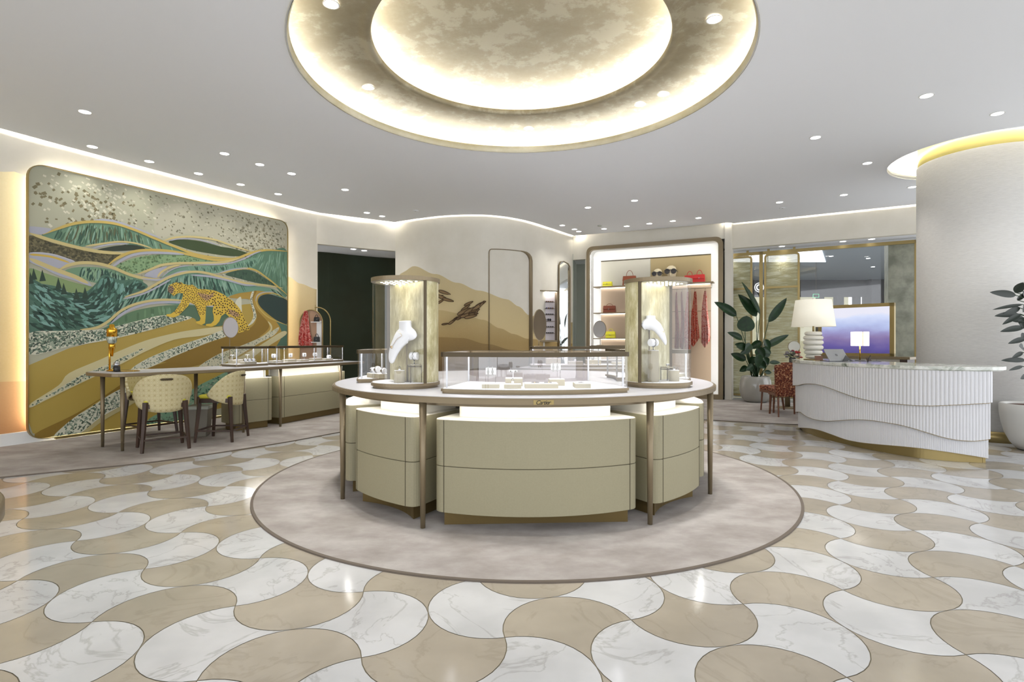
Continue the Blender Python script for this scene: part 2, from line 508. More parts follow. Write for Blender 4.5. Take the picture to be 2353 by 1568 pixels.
for i in range(-30, 34):
    for j in range(-30, 34):
        c = lat(i+.5, j+.5)
        if not (-9.8 < c[0] < 9.8 and 0.2 < c[1] < 15): continue
        if math.hypot(c[0]-CX, c[1]-CY) < 2.0: continue
        e1 = cedge(i, j); e2 = bedge(i+1, j)
        e3 = [lat(i+1, j+1)]+cedge(i, j+1)[1:][::-1]; e4 = [lat(i, j+1)]+bedge(i, j)[1:][::-1]
        poly = inset(e1+e2+e3+e4, 0.0022)
        rid = (random.random(), random.random(), random.random())
        floor_bm.add([(p[0], p[1], 0.0) for p in poly], [tuple(range(len(poly)))], 1 if (i+j) % 2 else 2)
        tile_ids.append(rid)
fl = bpy.data.objects.new('floor', None)
me = bpy.data.meshes.new('floor')
me.from_pydata(floor_bm.v, [], floor_bm.f)
for m_ in (M['grout'], M['tile_w'], M['tile_b']): me.materials.append(m_)
me.polygons.foreach_set('material_index', floor_bm.mi)
ca_ = me.color_attributes.new('tile_id', 'FLOAT_COLOR', 'CORNER')
k = 0
for pi, p in enumerate(me.polygons):
    if pi < 6: continue
    r3 = tile_ids[pi-6]
    for li in p.loop_indices: ca_.data[li].color = (r3[0], r3[1], r3[2], 1)
me.update()
bpy.data.objects.remove(fl)
fl = bpy.data.objects.new('floor', me); COL.objects.link(fl); fl['kind'] = 'structure'

# ---------------- ceiling with round openings for the dome and round the column
COLC = (6.85, 7.88); COLR = 0.8; RINGR = 1.17
lipline = offset_line(LW, -0.13)+[(-2.66, 12.3)]+offset_line(BW, -0.12)[1:]
lipline += [(1.62, 13.88), (4.86, 12.38), (5.0, 12.38), (5.06, 12.42)]+offset_line([FR0, FR1], -0.14)
outer = [(-9.6, -3.5)]+lipline+[(9.6, 9.7), (9.6, -3.5)]
def plate_with_holes(loops, z):
    bm = bmesh.new(); es = []
    for lp in loops:
        vs = [bm.verts.new((p[0], p[1], z)) for p in lp]
        for i in range(len(vs)): es.append(bm.edges.new((vs[i], vs[(i+1) % len(vs)])))
    r = bmesh.ops.triangle_fill(bm, use_beauty=True, use_dissolve=False, edges=es, normal=(0, 0, -1))
    bm.normal_update()
    return bm
DR = 2.2
bm = plate_with_holes([outer, circle((CX-.02, CY), DR, 128), circle(COLC, RINGR, 96)], ZC)
geo = bmesh.ops.extrude_face_region(bm, geom=bm.faces[:])
bmesh.ops.translate(bm, vec=(0, 0, 0.03), verts=[g for g in geo['geom'] if isinstance(g, bmesh.types.BMVert)])
me = bpy.data.meshes.new('ceiling'); bm.to_mesh(me); bm.free(); me.materials.append(M['ceil'])
ce = bpy.data.objects.new('ceiling', me); COL.objects.link(ce); ce['kind'] = 'structure'
# roof slab above the coves
bm = plate_with_holes([[(-11, -3.6), (-11, 17), (11, 17), (11, -3.6)], circle((CX-.02, CY), 2.6, 64)], 4.42)
me = bpy.data.meshes.new('ceiling_void'); bm.to_mesh(me); bm.free(); me.materials.append(M['ceil'])
cv = bpy.data.objects.new('trim_ceiling_void', me); COL.objects.link(cv); cv['kind'] = 'structure'

# dome: lit rim, gold leaf annulus, inner bowl
DC = (CX-.02, CY)
mb = MB()
def rings(mb, prof, n=128, mi=0):
    vs = []
    for (r, z) in prof:
        for k in range(n): vs.append((DC[0]+r*math.cos(2*PI*k/n), DC[1]+r*math.sin(2*PI*k/n), z))
    fs = []
    for i in range(len(prof)-1):
        for k in range(n): fs.append((i*n+k, i*n+(k+1) % n, (i+1)*n+(k+1) % n, (i+1)*n+k))
    mb.add(vs, fs, mi, True)
rings(mb, [(2.2, 4.03), (2.185, 4.05), (2.185, 4.10), (2.2, 4.115), (2.215, 4.10), (2.215, 4.03)], mi=1)
rings(mb, [(2.215, 4.06), (2.44, 4.06)], mi=1)
rings(mb, [(2.44, 4.05), (2.44, 4.12), (2.41, 4.17), (2.33, 4.22), (2.2, 4.258), (2.0, 4.285), (1.80, 4.30), (1.66, 4.305), (1.60, 4.305), (1.575, 4.298), (1.55, 4.285), (1.52, 4.275), (1.485, 4.275), (1.475, 4.29), (1.475, 4.325), (1.49, 4.337), (1.51, 4.33), (1.51, 4.315)])
rings(mb, [(1.51, 4.318), (1.74, 4.318)], mi=1)
rings(mb, [(1.74, 4.31), (1.74, 4.39), (1.70, 4.45), (1.60, 4.495), (1.4, 4.53), (1.0, 4.56), (0.5, 4.575), (0.0001, 4.58)])
dome = struct('trim_dome', mb, [M['gold_leaf'], M['gold_leaf_l']])
mb = MB()
def led_ring(mb, r, z):
    rings(mb, [(r-.014, z), (r-.014, z+.02), (r+.014, z+.02), (r+.014, z), (r-.014, z)])
led_ring(mb, 2.29, 4.066); led_ring(mb, 1.585, 4.327)
M['led_dome'] = mat('led_strip_dome', (255, 250, 240), 0.5, emit=(255, 252, 244), est=48)
struct('trim_dome_led', mb, M['led_dome'])

# ---------------- walls
WT = 4.42
def cove(line, off, name, est_m='led'):
    mb = MB(); o1 = offset_line(line, off); o2 = offset_line(line, off-.03)
    for i in range(len(line)-1):
        mb.add([(*o1[i], 4.075), (*o1[i+1], 4.075), (*o2[i+1], 4.075), (*o2[i], 4.075),
                (*o1[i], 4.095), (*o1[i+1], 4.095), (*o2[i+1], 4.095), (*o2[i], 4.095)],
               [(0, 1, 2, 3), (4, 5, 6, 7), (0, 1, 5, 4), (3, 2, 6, 7)])
    return struct(name, mb, M[est_m])
LWs = spline(LW, 10)
def hprof(line, pts):
    """height at every vertex of the wall line from (arc fraction by pixel column, height) pairs measured in the photo"""
    out = []
    for p in line:
        x = 1176.5+p[0]/max(p[1], .5)*F
        if x <= pts[0][0]: out.append(pts[0][1]); continue
        if x >= pts[-1][0]: out.append(pts[-1][1]); continue
        for (a, b) in zip(pts, pts[1:]):
            if a[0] <= x <= b[0]:
                t = (x-a[0])/(b[0]-a[0]); out.append(a[1]+(b[1]-a[1])*(t*t*(3-2*t))); break
    return out
def pxh(line_pts, ylist):
    pass
def dist_at(line, x):
    best = None
    for a, b in zip(line, line[1:]):
        xa = 1176.5+a[0]/max(a[1], .5)*F; xb = 1176.5+b[0]/max(b[1], .5)*F
        if min(xa, xb) <= x <= max(xa, xb):
            k = (x-1176.5)/F
            dx, dy = b[0]-a[0], b[1]-a[1]
            t = (k*a[1]-a[0])/(dx-k*dy); return a[1]+dy*t
    return min((abs(1176.5+p[0]/max(p[1], .5)*F-x), p[1]) for p in line)[1]
def hts(line, pts): return hprof(line, [(x, ZY(y, dist_at(line, x))) for x, y in pts])
mb = MB()
d1 = hts(LWs, [(-200, 420), (0, 396), (25, 392), (62, 405), (100, 430), (600, 640), (663, 636), (690, 652), (728, 665)])
d2 = hts(LWs, [(-200, 880), (0, 878), (63, 876), (300, 870), (663, 850), (728, 850)])
d2 = [min(a, b-.02) for a, b in zip(d2, d1)]
mb.slab(LWs, 0.1, d1, WT, 0); mb.wallstrip(LWs, d2, d1, 1); mb.wallstrip(LWs, 0.0, d2, 2)
struct('wall_left', mb, [M['wall'], M['duneL1'], M['duneL2']])
bb = MB(); bb.slab(offset_line(LWs, -0.06), 0.05, 0, 0.155); struct('baseboard_left', bb, M['white'])
cove(LWs, -0.19, 'trim_cove_left')
# header over the curtain opening
mb = MB()
jl = LW[-1]; hd = spline([LW[-1], (-3.42, 12.0), JR], 8)
mb.slab(hd, 0.12, 3.41, WT)
mb.slab([(jl[0]-.25, jl[1]+.25), jl], 0.02, 0, 3.41)
struct('wall_header', mb, M['wall'])
cove(hd, -0.19, 'trim_cove_header')
mb = MB(); mb.box(-5.6, -1.4, 11.5, 14.3, 3.43, 3.47)
# keep the soffit behind the header line
mb = MB(); mb.prism([(jl[0], jl[1]+.1), (-3.42, 12.1), (JR[0]+.02, JR[1]+.1), (-1.6, 13.3), (-1.6, 15.2), (-5.6, 15.2), (-5.6, 12.4)], 3.42, 3.46)
struct('ceiling_alcove', mb, M['ceil'])
M['curtain'] = mat('dark_green_wallcovering', (44, 48, 34), 0.8, spec=0.2)
noise_col(M['curtain'], [(40, 42, 28), (46, 56, 44)], scale=.6, detail=3)
mb = MB(); gl_ = spline([(-5.3, 12.45), (-4.45, 12.62), (-3.8, 13.1), (-3.1, 13.55), (-2.4, 13.75), (-1.6, 13.8)], 8)
mb.slab(gl_[:17], 0.05, 0, 3.42); mb.slab([(p[0], p[1]-.0) for p in gl_[16:]], 0.05, 0, 3.42)
struct('wall_alcove', mb, M['curtain'])
# bumped back wall with painted dunes
mb = MB()
b1 = hts(BW, [(910, 640), (925, 626), (950, 612), (1000, 630), (1050, 650), (1100, 668), (1165, 688), (1193, 705), (1216, 725), (1260, 735), (1310, 741)])
b2 = hts(BW, [(910, 735), (960, 720), (1008, 713), (1060, 721), (1110, 735), (1150, 755), (1180, 768), (1213, 779), (1316, 790)])
b3 = hts(BW, [(910, 785), (1010, 775), (1060, 777), (1120, 791), (1180, 805), (1316, 830)])
mb.slab(BW, 0.1, b1, WT, 0); mb.wallstrip(BW, b2, b1, 1); mb.wallstrip(BW, b3, b2, 2); mb.wallstrip(BW, 0, b3, 3)
struct('wall_back', mb, [M['wall'], M['dune1'], M['dune2'], M['dune3']])
cove(BW, -0.19, 'trim_cove_back')
# passage between the bumped wall and the shelving wall
e0 = BW[-1]
mb = MB(); mb.slab([e0, (VL[0]+.05, VL[1])], 0.1, 3.45, WT); struct('wall_passage_header', mb, M['wall'])
mb = MB(); mb.slab([(e0[0]-.05, e0[1]), (e0[0]+.18, e0[1]+1.2)], -.06, 0, 3.6)
mb.slab([(e0[0]-.3, e0[1]+1.25), (3.0, e0[1]+1.0)], 0.1, 0, 3.6)
struct('wall_passage', mb, M['wall_grey'])
mb = MB(); mb.prism([(e0[0]-.4, e0[1]+.12), (2.4, e0[1]+.1), (2.4, 15.6), (e0[0]-.4, 15.6)], 3.5, 3.55); struct('ceiling_passage', mb, M['ceil'])
# shelving wall
vd = Vector((VR[0]-VL[0], VR[1]-VL[1])); VLEN = vd.length; vu = vd.normalized(); vn = Vector((vu.y, -vu.x))   # vn towards the room
def VP(s, d, z): return (VL[0]+vu.x*s-vn.x*d, VL[1]+vu.y*s-vn.y*d, z)   # s along, d into the wall
NX0, NX1, NZ1 = 0.0, VLEN-.06, 3.74
mb = MB()
def vbox(mb, s0, s1, d0, d1, z0, z1, mi=0):
    vs = [VP(s, d, z) for z in (z0, z1) for d in (d0, d1) for s in (s0, s1)]
    return mb.add(vs, [(0, 2, 3, 1), (4, 5, 7, 6), (0, 1, 5, 4), (2, 6, 7, 3), (0, 4, 6, 2), (1, 3, 7, 5)], mi)
vbox(mb, -.02, VLEN+.05, 0.02, .12, 3.70, WT); vbox(mb, VLEN-.03, VLEN+.12, 0.0, .5, 0, WT); vbox(mb, -.08, .02, .05, .55, 0, WT)
vbox(mb, -.08, VLEN, .52, .58, 0, WT)
struct('wall_shelving', mb, M['wall'])
# right: fascia over the glass wall, the side left open to let world light fill in
mb = MB(); mb.slab([FR0, FR1], 0.15, 3.49, WT); mb.slab([(FR0[0]-.02, FR0[1]-.02), (FR0[0]+.12, FR0[1]+.2)], .05, 3.49, WT)
struct('wall_right_fascia', mb, M['wall'])
cove([FR0, FR1], -0.2, 'trim_cove_right')

# soffit behind the fascia
fu = Vector((FR1[0]-FR0[0], FR1[1]-FR0[1])).normalized(); fn = Vector((-fu.y, fu.x))  # away from the room
FLEN = (Vector(FR1)-Vector(FR0)).length
def FP(s, d, z): return (FR0[0]+fu.x*s+fn.x*d, FR0[1]+fu.y*s+fn.y*d, z)
def fbox(mb, s0, s1, d0, d1, z0, z1, mi=0):
    vs = [FP(s, d, z) for z in (z0, z1) for d in (d0, d1) for s in (s0, s1)]
    return mb.add(vs, [(0, 2, 3, 1), (4, 5, 7, 6), (0, 1, 5, 4), (2, 6, 7, 3), (0, 4, 6, 2), (1, 3, 7, 5)], mi)
mb = MB(); fbox(mb, -.1, FLEN, .14, .90, 3.50, 3.54); struct('ceiling_window_soffit', mb, M['ceil'])

# column
mb = MB(); mb.lathe([(COLR, 0.14), (COLR, 3.96)], COLC, 96)
struct('wall_column', mb, M['column'])
mb = MB(); mb.lathe([(COLR+.012, 0.0), (COLR+.012, 0.145)], COLC, 96)
struct('baseboard_column', mb, M['brass'])
M['colgold'] = mat('yellow_gold_lacquer', (222, 208, 130), 0.35, 0.25)
mb = MB(); mb.lathe([(COLR-.015, 3.95), (COLR-.015, 4.41)], COLC, 96); struct('trim_column_gold', mb, M['colgold'])
mb = MB()
n = 96; vs = []
for (r, z) in ((RINGR, 4.03), (RINGR+.0, 4.10), (RINGR+.22, 4.10), (RINGR+.22, 4.41), (COLR-.02, 4.41)):
    for k in range(n): vs.append((COLC[0]+r*math.cos(2*PI*k/n), COLC[1]+r*math.sin(2*PI*k/n), z))
mb.add(vs, [(i*n+k, i*n+(k+1) % n, (i+1)*n+(k+1) % n, (i+1)*n+k) for i in range(4) for k in range(n)], 0, True)
struct('trim_column_cove', mb, M['ceil'])
mb = MB()
vs = []
for (r, z) in ((RINGR+.06, 4.105), (RINGR+.06, 4.125), (RINGR+.09, 4.125), (RINGR+.09, 4.105)):
    for k in range(n): vs.append((COLC[0]+r*math.cos(2*PI*k/n), COLC[1]+r*math.sin(2*PI*k/n), z))
mb.add(vs, [(i*n+k, i*n+(k+1) % n, (i+1)*n+(k+1) % n, (i+1)*n+k) for i in range(3) for k in range(n)], 0, True)
struct('trim_column_led', mb, M['led'])

# ---------------- carpets
mb = MB(); mb.prism(circle((.123, 5.535), 2.49, 160), 0.0005, 0.010)
o = one('carpet', mb, M['carpet'], 'round greige carpet inlaid in the marble under the round island', 'carpet')
mb = MB(); mb.ring(circle((.123, 5.535), 2.512, 160), circle((.123, 5.535), 2.49, 160), 0.0005, 0.011)
mb.build('edge_trim', M['carpet_trim'], o)
cedge_l = spline([(-9.1, 2.6), (-6.6, 4.35), (-5.04, 5.36), (-4.53, 5.69), (-3.89, 6.136), (-3.05, 7.18), (-2.5, 8.086), (-1.75, 9.0), (-.6, 9.7), (.9, 9.95), (2.3, 9.7), (3.41, 9.24), (4.65, 8.76), (6.0, 9.0), (9.2, 9.6)], 8)
outer_c = cedge_l+[(9.2, 9.9), (4.95, 12.5), (4.8, 12.4), (1.95, 13.85), (1.3, 13.8), (.0, 11.95), (-1.0, 11.6), (-2.66, 12.3), (-4.1, 11.4), (-6.5, 6.8), (-9.1, 2.8)]
mb = MB(); mb.prism(outer_c, 0.0005, 0.010)
one('carpet', mb, M['carpet'], 'large greige carpet with a curved edge along the mural and shelving walls', 'carpet')
mb = MB(); tr_o = cedge_l; tr_i = offset_line(cedge_l, .022)
mb.slab(cedge_l, -.022, 0.0005, .011)
mb.build('edge_trim', M['carpet_trim'], bpy.data.objects['carpet.001'])

# ---------------- downlights
def downlight(x, y, z, label, group, power=LAMP, r=0.06, lamp=True, cat='downlight', ang=100):
    t = E('recessed_downlight', label, cat, (x, y, z), group=group)
    mb = MB(); n = 20
    a = circle((0, 0), r+.012, n); b = circle((0, 0), r, n)
    mb.ring(a, b, -.003, 0.0); mb.build('bezel', M['white'], t)
    mb = MB(); mb.lathe([(r, -.002), (r, .002)], n=n); mb.build('lens', M['lens'], t)
    if lamp: spot((0, 0, -.03), power, angle=ang, size=.05, parent=t)
    return t
def dl_px(px, py, z=ZC): p = P(px, py, z); return p[0], p[1]
L1 = [(195, 257), (212, 337), (343, 371), (456, 399), (553, 424), (639, 446)]
L2 = [(516, 353), (597, 378), (670, 399), (793, 436), (843, 489), (878, 497)]
L3 = [(1292, 518), (1320, 527), (1330, 532), (1388, 526), (1440, 520), (1492, 514), (1546, 508), (1605, 501)]
L4 = [(1351, 477), (1458, 461), (1791, 465), (1939, 448), (2096, 430)]
L5 = [(1874, 316), (1993, 375), (2129, 220), (2292, 261)]
for L, wh, g in ((L1, 'along the mural wall', 'downlights along the mural wall'), (L2, 'in the inner left row', 'inner left downlights'),
              (L3, 'before the shelving wall', 'downlights before the shelving wall'), (L4, 'in the sparse row behind the dome', 'downlights behind the dome'),
              (L5, 'between the dome and the column', 'downlights near the column')):
    for i, (a, b) in enumerate(sorted(L)):
        x, y = dl_px(a, b)
        downlight(x, y, ZC-.001, row_label(i, len(L), 'downlight', wh), g)
L6 = [(761, 10), (846, 201), (1215, 295), (1471, 240), (1524, 216), (1641, 45)]
for i, (a, b) in enumerate(L6):
    x, y = dl_px(a, b, 4.285)
    downlight(x, y, 4.286-.02*max(0, (math.hypot(x-DC[0], y-DC[1])-1.95)/.25), row_label(i, 6, 'downlight', 'in the gold dome ring'), 'downlights in the gold dome ring', LAMP*6, ang=80)
# lights of the same dome ring and ceiling that sit above and behind the frame
for (a, b) in ((-1.6, 4.4), (0.1, 3.55), (1.75, 4.3)):
    spot((a+DC[0]*0, b, 4.27), LAMP*6, angle=80, parent=None)
for (a, b) in ((-3.6, 3.2), (-1.6, 1.8), (1.6, 1.8), (3.7, 3.2), (0, .4), (-3.5, .6), (3.5, .6), (5.9, 2.6), (-5.6, 2.2), (-2.2, -1.2), (2.2, -1.2)):
    spot((a, b, ZC-.03), LAMP*1.3)
for i, (a, b) in enumerate(((812, 573), (837, 576.5))):
    p = P(a, b, 3.415)
    downlight(p[0], p[1], 3.418, ('left' if i == 0 else 'right')+' of the two downlights over the dark green alcove', 'alcove downlights', LAMP*.4)
for i, (a, b) in enumerate(((1676, 578), (1797, 567), (1937, 553), (2004, 547))):
    p = P(a, b, 3.498)
    s = (p[0]-FR0[0])*fu.x+(p[1]-FR0[1])*fu.y
    q = FP(s, .34, 3.498)
    downlight(q[0], q[1], 3.498, row_label(i, 4, 'downlight', 'in the soffit over the glass wall'), 'soffit downlights', LAMP*.4)
for i, (a, b, lb) in enumerate(((955, 484, 'small flat round vent in the ceiling before the alcove corner'), (1378, 519, 'small grey round detector in the ceiling before the shelving wall'), (1798, 478, 'small flat round vent in the ceiling before the glass wall'))):
    x, y = dl_px(a, b)
    t = E('ceiling_detector', lb, 'detector', (x, y, ZC))
    mb = MB(); mb.lathe([(.055, 0), (.055, -.006), (.04, -.012)][::-1], n=20); mb.build('cover', M['ceil'] if i != 1 else M['wall_grey'], t)
    mb = MB(); mb.lathe([(.014, -.016), (.014, -.011)], n=12); mb.build('sensor', M['wall_grey'], t)
# ------------------------------------------------------------------ mural
MA = Vector((-6.36, 7.15)); MBp = Vector((-4.44, 10.75))
mu = (MBp-MA).normalized(); ML = (MBp-MA).length; mn = Vector((mu.y, -mu.x))   # mn to the room
MZ0, MZ1 = 0.045, 3.70
def mp(x, y):
    """pixel of the photo -> (u, v) on the plane of the painted panel"""
    k = (x-1176.5)/F
    t = (k*MA.y-MA.x)/(mu.x-k*mu.y); Y = MA.y+mu.y*t
    return (t, ZY(y, Y))
def z1(L): return [(u*.30612, 350+v*.30612) for u, v in L]
def z2(L): return [(180+u*.272, 700+v*.272) for u, v in L]
def z4(L): return [(40+u*.2104, 690+v*.2104) for u, v in L]
def z5(L): return [(360+u*.2041, 480+v*.2041) for u, v in L]
def z3(L): return [(360+u*.102, 630+v*.102) for u, v in L]
mural = MB(); mur_m = []; mur_idx = {}
lay = [0]
def mc(c):
    if c not in mur_idx:
        mur_idx[c] = len(mur_m); mur_m.append(mat('mural_paint_%d' % len(mur_m), c, 0.55))
    return mur_idx[c]
def m3(u, v, d):
    u = min(max(u, .004), ML-.004); v = min(max(v, MZ0+.004), MZ1-.004)
    return (MA.x+mu.x*u+mn.x*d, MA.y+mu.y*u+mn.y*d, v)
def fill(pts, c, sm=True, uv=False):
    lay[0] += 1
    q = spline(pts, 4, True) if sm else pts
    q = q if uv else [mp(*p) for p in q]
    d = .0005+lay[0]*.0001
    mural.add([m3(u, v, d) for u, v in q], [tuple(range(len(q)))], mc(c))
    return q
def inside(p, poly):
    x, y = p; c = False; j = len(poly)-1
    for i in range(len(poly)):
        xi, yi = poly[i]; xj, yj = poly[j]
        if (yi > y) != (yj > y) and x < (xj-xi)*(y-yi)/(yj-yi+1e-12)+xi: c = not c
        j = i
    return c
def dashes(poly, n, cols, ln, wd, ang, jit=.3, shape=4, mask=None):
    """small brush marks scattered in poly (uv); ang may be a function of (u, v)"""
    lay[0] += 1
    us = [p[0] for p in poly]; vs = [p[1] for p in poly]
    k = 0; tries = 0
    while k < n and tries < n*12:
        tries += 1
        u = random.uniform(min(us), max(us)); v = random.uniform(min(vs), max(vs))
        if not inside((u, v), poly) or (mask and not mask(u, v)): continue
        a = (ang(u, v) if callable(ang) else ang)+random.uniform(-jit, jit)
        l = ln*random.uniform(.6, 1.3)/2; w = wd*random.uniform(.6, 1.3)/2
        ca, sa = math.cos(a), math.sin(a)
        sh = [(-l, 0), (-l*.5, -w), (l*.5, -w), (l, 0), (l*.5, w), (-l*.5, w)] if shape == 6 else [(-l, -w), (l, -w), (l, w), (-l, w)]
        e = [(u+x*ca-y*sa, v+x*sa+y*ca) for x, y in sh]
        if not all(inside(q, poly) for q in (e[0], e[len(e)//2])): continue
        d = .0005+(lay[0]+random.random()*.8)*.0001
        mural.add([m3(x, y, d) for x, y in e], [tuple(range(len(e)))], mc(random.choice(cols)))
        k += 1
def band(pts, w0, c, w1=None, side=0):
    """painted ribbon following a line (pixels), width in px"""
    lay[0] += 1
    q = spline(pts, 5); d = .0005+lay[0]*.0001
    uv = [mp(*p) for p in q]; n = len(uv)
    L, Rr = [], []
    for i in range(n):
        a = uv[max(i-1, 0)]; b = uv[min(i+1, n-1)]
        dx, dy = b[0]-a[0], b[1]-a[1]; l = math.hypot(dx, dy) or 1
        t = i/(n-1); w = (w0+((w1 if w1 is not None else w0)-w0)*t)
        wm = w*.0062*min(1, 6*t+.25, 6*(1-t)+.25)
        nx, ny = -dy/l, dx/l
        L.append((uv[i][0]+nx*wm*(1+side)/2, uv[i][1]+ny*wm*(1+side)/2)); Rr.append((uv[i][0]-nx*wm*(1-side)/2, uv[i][1]-ny*wm*(1-side)/2))
    vs = [m3(*p, d) for p in L]+[m3(*p, d) for p in Rr]
    mural.add(vs, [(i, i+1, n+i+1, n+i) for i in range(n-1)], mc(c))
rect = rounded([(0, MZ0), (ML, MZ0), (ML, MZ1), (0, MZ1)], .2)
SKY = (172, 171, 148); OCH = (170, 146, 68); OCD = (134, 106, 36); PALE = (196, 180, 124); GOLDB = (190, 166, 90); LAV = (166, 167, 178)
G1 = (98, 130, 106); G2 = (52, 82, 66); G3 = (128, 160, 140); GD = (36, 60, 50); GY = (126, 150, 104); TEAL = (36, 56, 52)
CRM = (206, 205, 184); CRM2 = (200, 190, 146)
fill(rect, SKY, False, True)
U = lambda L: [mp(*p) for p in L]
sky2 = fill(z5([(0, 10), (300, -60), (900, 10), (1460, 140), (1470, 440), (1200, 440), (900, 420), (500, 300), (200, 290), (0, 330)]), (178, 175, 154))
skypoly = [(0.03, 2.2), (.03, 3.62), (.2, 3.67), (ML-.2, 3.67), (ML-.03, 3.6), (ML-.03, 2.4)]
hd_ = lambda cx, cy, s: (lambda u, v: random.random() < math.exp(-((u-cx)**2+(v-cy)**2)/s))
a_, b_ = mp(230, 490); dashes(skypoly, 170, [(112, 104, 74), (128, 118, 88)], .04, .03, .9, .5, mask=hd_(a_, b_, .10))
dashes(skypoly, 110, [(206, 203, 182), (198, 196, 172)], .04, .026, -.6, .4, mask=hd_(a_-.1, b_+.25, .25))
a_, b_ = mp(95, 430); dashes(skypoly, 60, [(118, 110, 80)], .045, .035, .9, .5, mask=hd_(a_, b_, .05))
a_, b_ = mp(120, 510); dashes(skypoly, 30, [(118, 110, 80)], .035, .03, .6, .5, mask=hd_(a_, b_, .02))
a_, b_ = mp(600, 560); dashes(skypoly, 420, [(110, 106, 84), (138, 132, 108), (196, 192, 170)], .036, .026, -.5, .6, mask=hd_(a_, b_, .35))
dashes(skypoly, 330, [(132, 128, 106), (112, 108, 88), (150, 146, 124)], .03, .022, -.5, .7, mask=lambda u, v: u > 1.2)
dashes(skypoly, 260, [(192, 190, 168), (186, 182, 160)], .04, .02, -.5, .9, mask=lambda u, v: u > .9)
# ground
fill([(64, 840), (160, 800), (330, 760), (450, 725), (560, 700), (662, 690), (662, 905), (500, 940), (300, 985), (110, 1004), (75, 996), (65, 970)], OCH, False)
# hills, back to front
h = fill(z1([(310, 622), (450, 575), (560, 543), (700, 528), (850, 543), (1000, 590), (1150, 650), (1300, 710), (1450, 765), (1600, 792), (1740, 800), (1600, 810), (1450, 790), (1300, 768), (1140, 735), (1000, 700), (850, 690), (700, 700), (580, 710), (450, 670)]), G1)
an = lambda u, v: PI/2+(u-1.0)*.55
dashes(h, 220, [G3, G2, (120, 150, 122), (70, 100, 78), (84, 88, 60)], .2, .022, an, .12, 6)
h = fill(z1([(218, 625), (400, 683), (600, 732), (750, 757), (925, 768), (860, 810), (815, 850), (700, 830), (560, 822), (450, 778), (330, 764), (218, 768)]), (92, 86, 58))
dashes(h, 260, [(60, 58, 38), (70, 66, 42), (112, 104, 72)], .035, .026, .8, .8, 6)
fill(z1([(1265, 672), (1350, 655), (1500, 668), (1650, 707), (1750, 724), (1865, 762), (1790, 782), (1650, 772), (1450, 738), (1340, 705)]), (56, 72, 40))
h = fill(z1([(720, 737), (850, 706), (1000, 696), (1090, 724), (1000, 736), (850, 744)]), (42, 52, 38))
h = fill(z1([(870, 865), (950, 815), (1050, 785), (1200, 768), (1400, 768), (1550, 792), (1700, 818), (1500, 828), (1300, 834), (1200, 850), (1080, 893), (980, 915)]), (130, 158, 116))
dashes(h, 160, [(96, 118, 78), (80, 108, 72), (110, 140, 100)], .032, .028, .5, .8, 6)
h = fill(z1([(1640, 865), (1720, 850), (1850, 800), (1930, 756), (2030, 738), (2158, 745), (2158, 1080), (2060, 1000), (1980, 925), (1880, 872), (1760, 885)]), (86, 120, 98))
dashes(h, 80, [G3, (108, 142, 116)], .24, .018, lambda u, v: PI/2-(ML-u)*.9+.1, .08, 6, mask=lambda u, v: v > 1.95)
dashes(h, 30, [(70, 102, 82), (100, 134, 110)], .2, .018, PI/2, .05, 6)
h = fill(z1([(1205, 945), (1260, 900), (1350, 862), (1500, 852), (1700, 845), (1860, 800), (1940, 800), (1890, 870), (1760, 875), (1630, 908), (1500, 900), (1400, 888), (1300, 910)]), (110, 146, 124))
dashes(h, 150, [G2, (60, 96, 80), G3], .1, .016, lambda u, v: PI/2+.35, .15, 6)
h = fill(z1([(1690, 917), (1800, 885), (1890, 890), (1980, 940), (2060, 1003), (1920, 980), (1780, 945)]), (58, 84, 66))
dashes(h, 40, [(40, 64, 52), (74, 100, 78)], .07, .018, PI/2, .2, 6)
h = fill(z1([(490, 897), (560, 866), (700, 862), (850, 885), (980, 935), (1070, 955), (1040, 1010), (880, 1000), (740, 985), (640, 960)]), (108, 142, 112))
dashes(h, 160, [GD, (44, 80, 66), G3, (130, 160, 128)], .17, .024, lambda u, v: PI/2+(u-1.0)*.6, .12, 6)
fill(z1([(220, 872), (330, 905), (480, 955), (600, 990), (690, 1010), (680, 1060), (560, 1070), (430, 1010), (220, 960)]), (126, 148, 98))
h = fill(z1([(932, 1100), (1080, 1035), (1200, 968), (1330, 930), (1450, 905), (1600, 932), (1750, 972), (1900, 1003), (2060, 1030), (2158, 1110), (2100, 1090), (2000, 1052), (1860, 1050), (1720, 1080), (1560, 1160), (1350, 1150), (1150, 1130), (1000, 1150), (860, 1280), (800, 1290), (830, 1180), (900, 1110)]), (104, 142, 122))
dashes(h, 420, [GD, (44, 80, 68), (60, 98, 82), (134, 166, 148), (128, 160, 140)], .22, .02, lambda u, v: (PI/2-.45 if u < 1.75 else PI/2-.1+(u-2.0)*.55), .1, 6)
h = fill(z1([(218, 960), (300, 985), (430, 1010), (520, 1060), (640, 1050), (720, 985), (780, 920), (900, 960), (1010, 955), (1080, 980), (1100, 1020), (940, 1085), (890, 1160), (830, 1240), (760, 1300), (600, 1338), (400, 1345), (218, 1352)]), (72, 106, 90))
fl_a = lambda u, v: .35+1.1*math.sin(u*3.1+v*2.2)
dashes(h, 560, [(28, 56, 46), (40, 74, 60), (34, 64, 54), (60, 96, 80), (118, 158, 148), (96, 138, 124)], .15, .036, fl_a, .45, 6)
for (x, y) in ((255, 890), (320, 900), (440, 960), (480, 1000), (575, 1040), (640, 1030), (230, 920)):
    q = z1([(x-26, y+70), (x-4, y-20), (x+24, y+66)]); fill(q, (32, 56, 42), False)
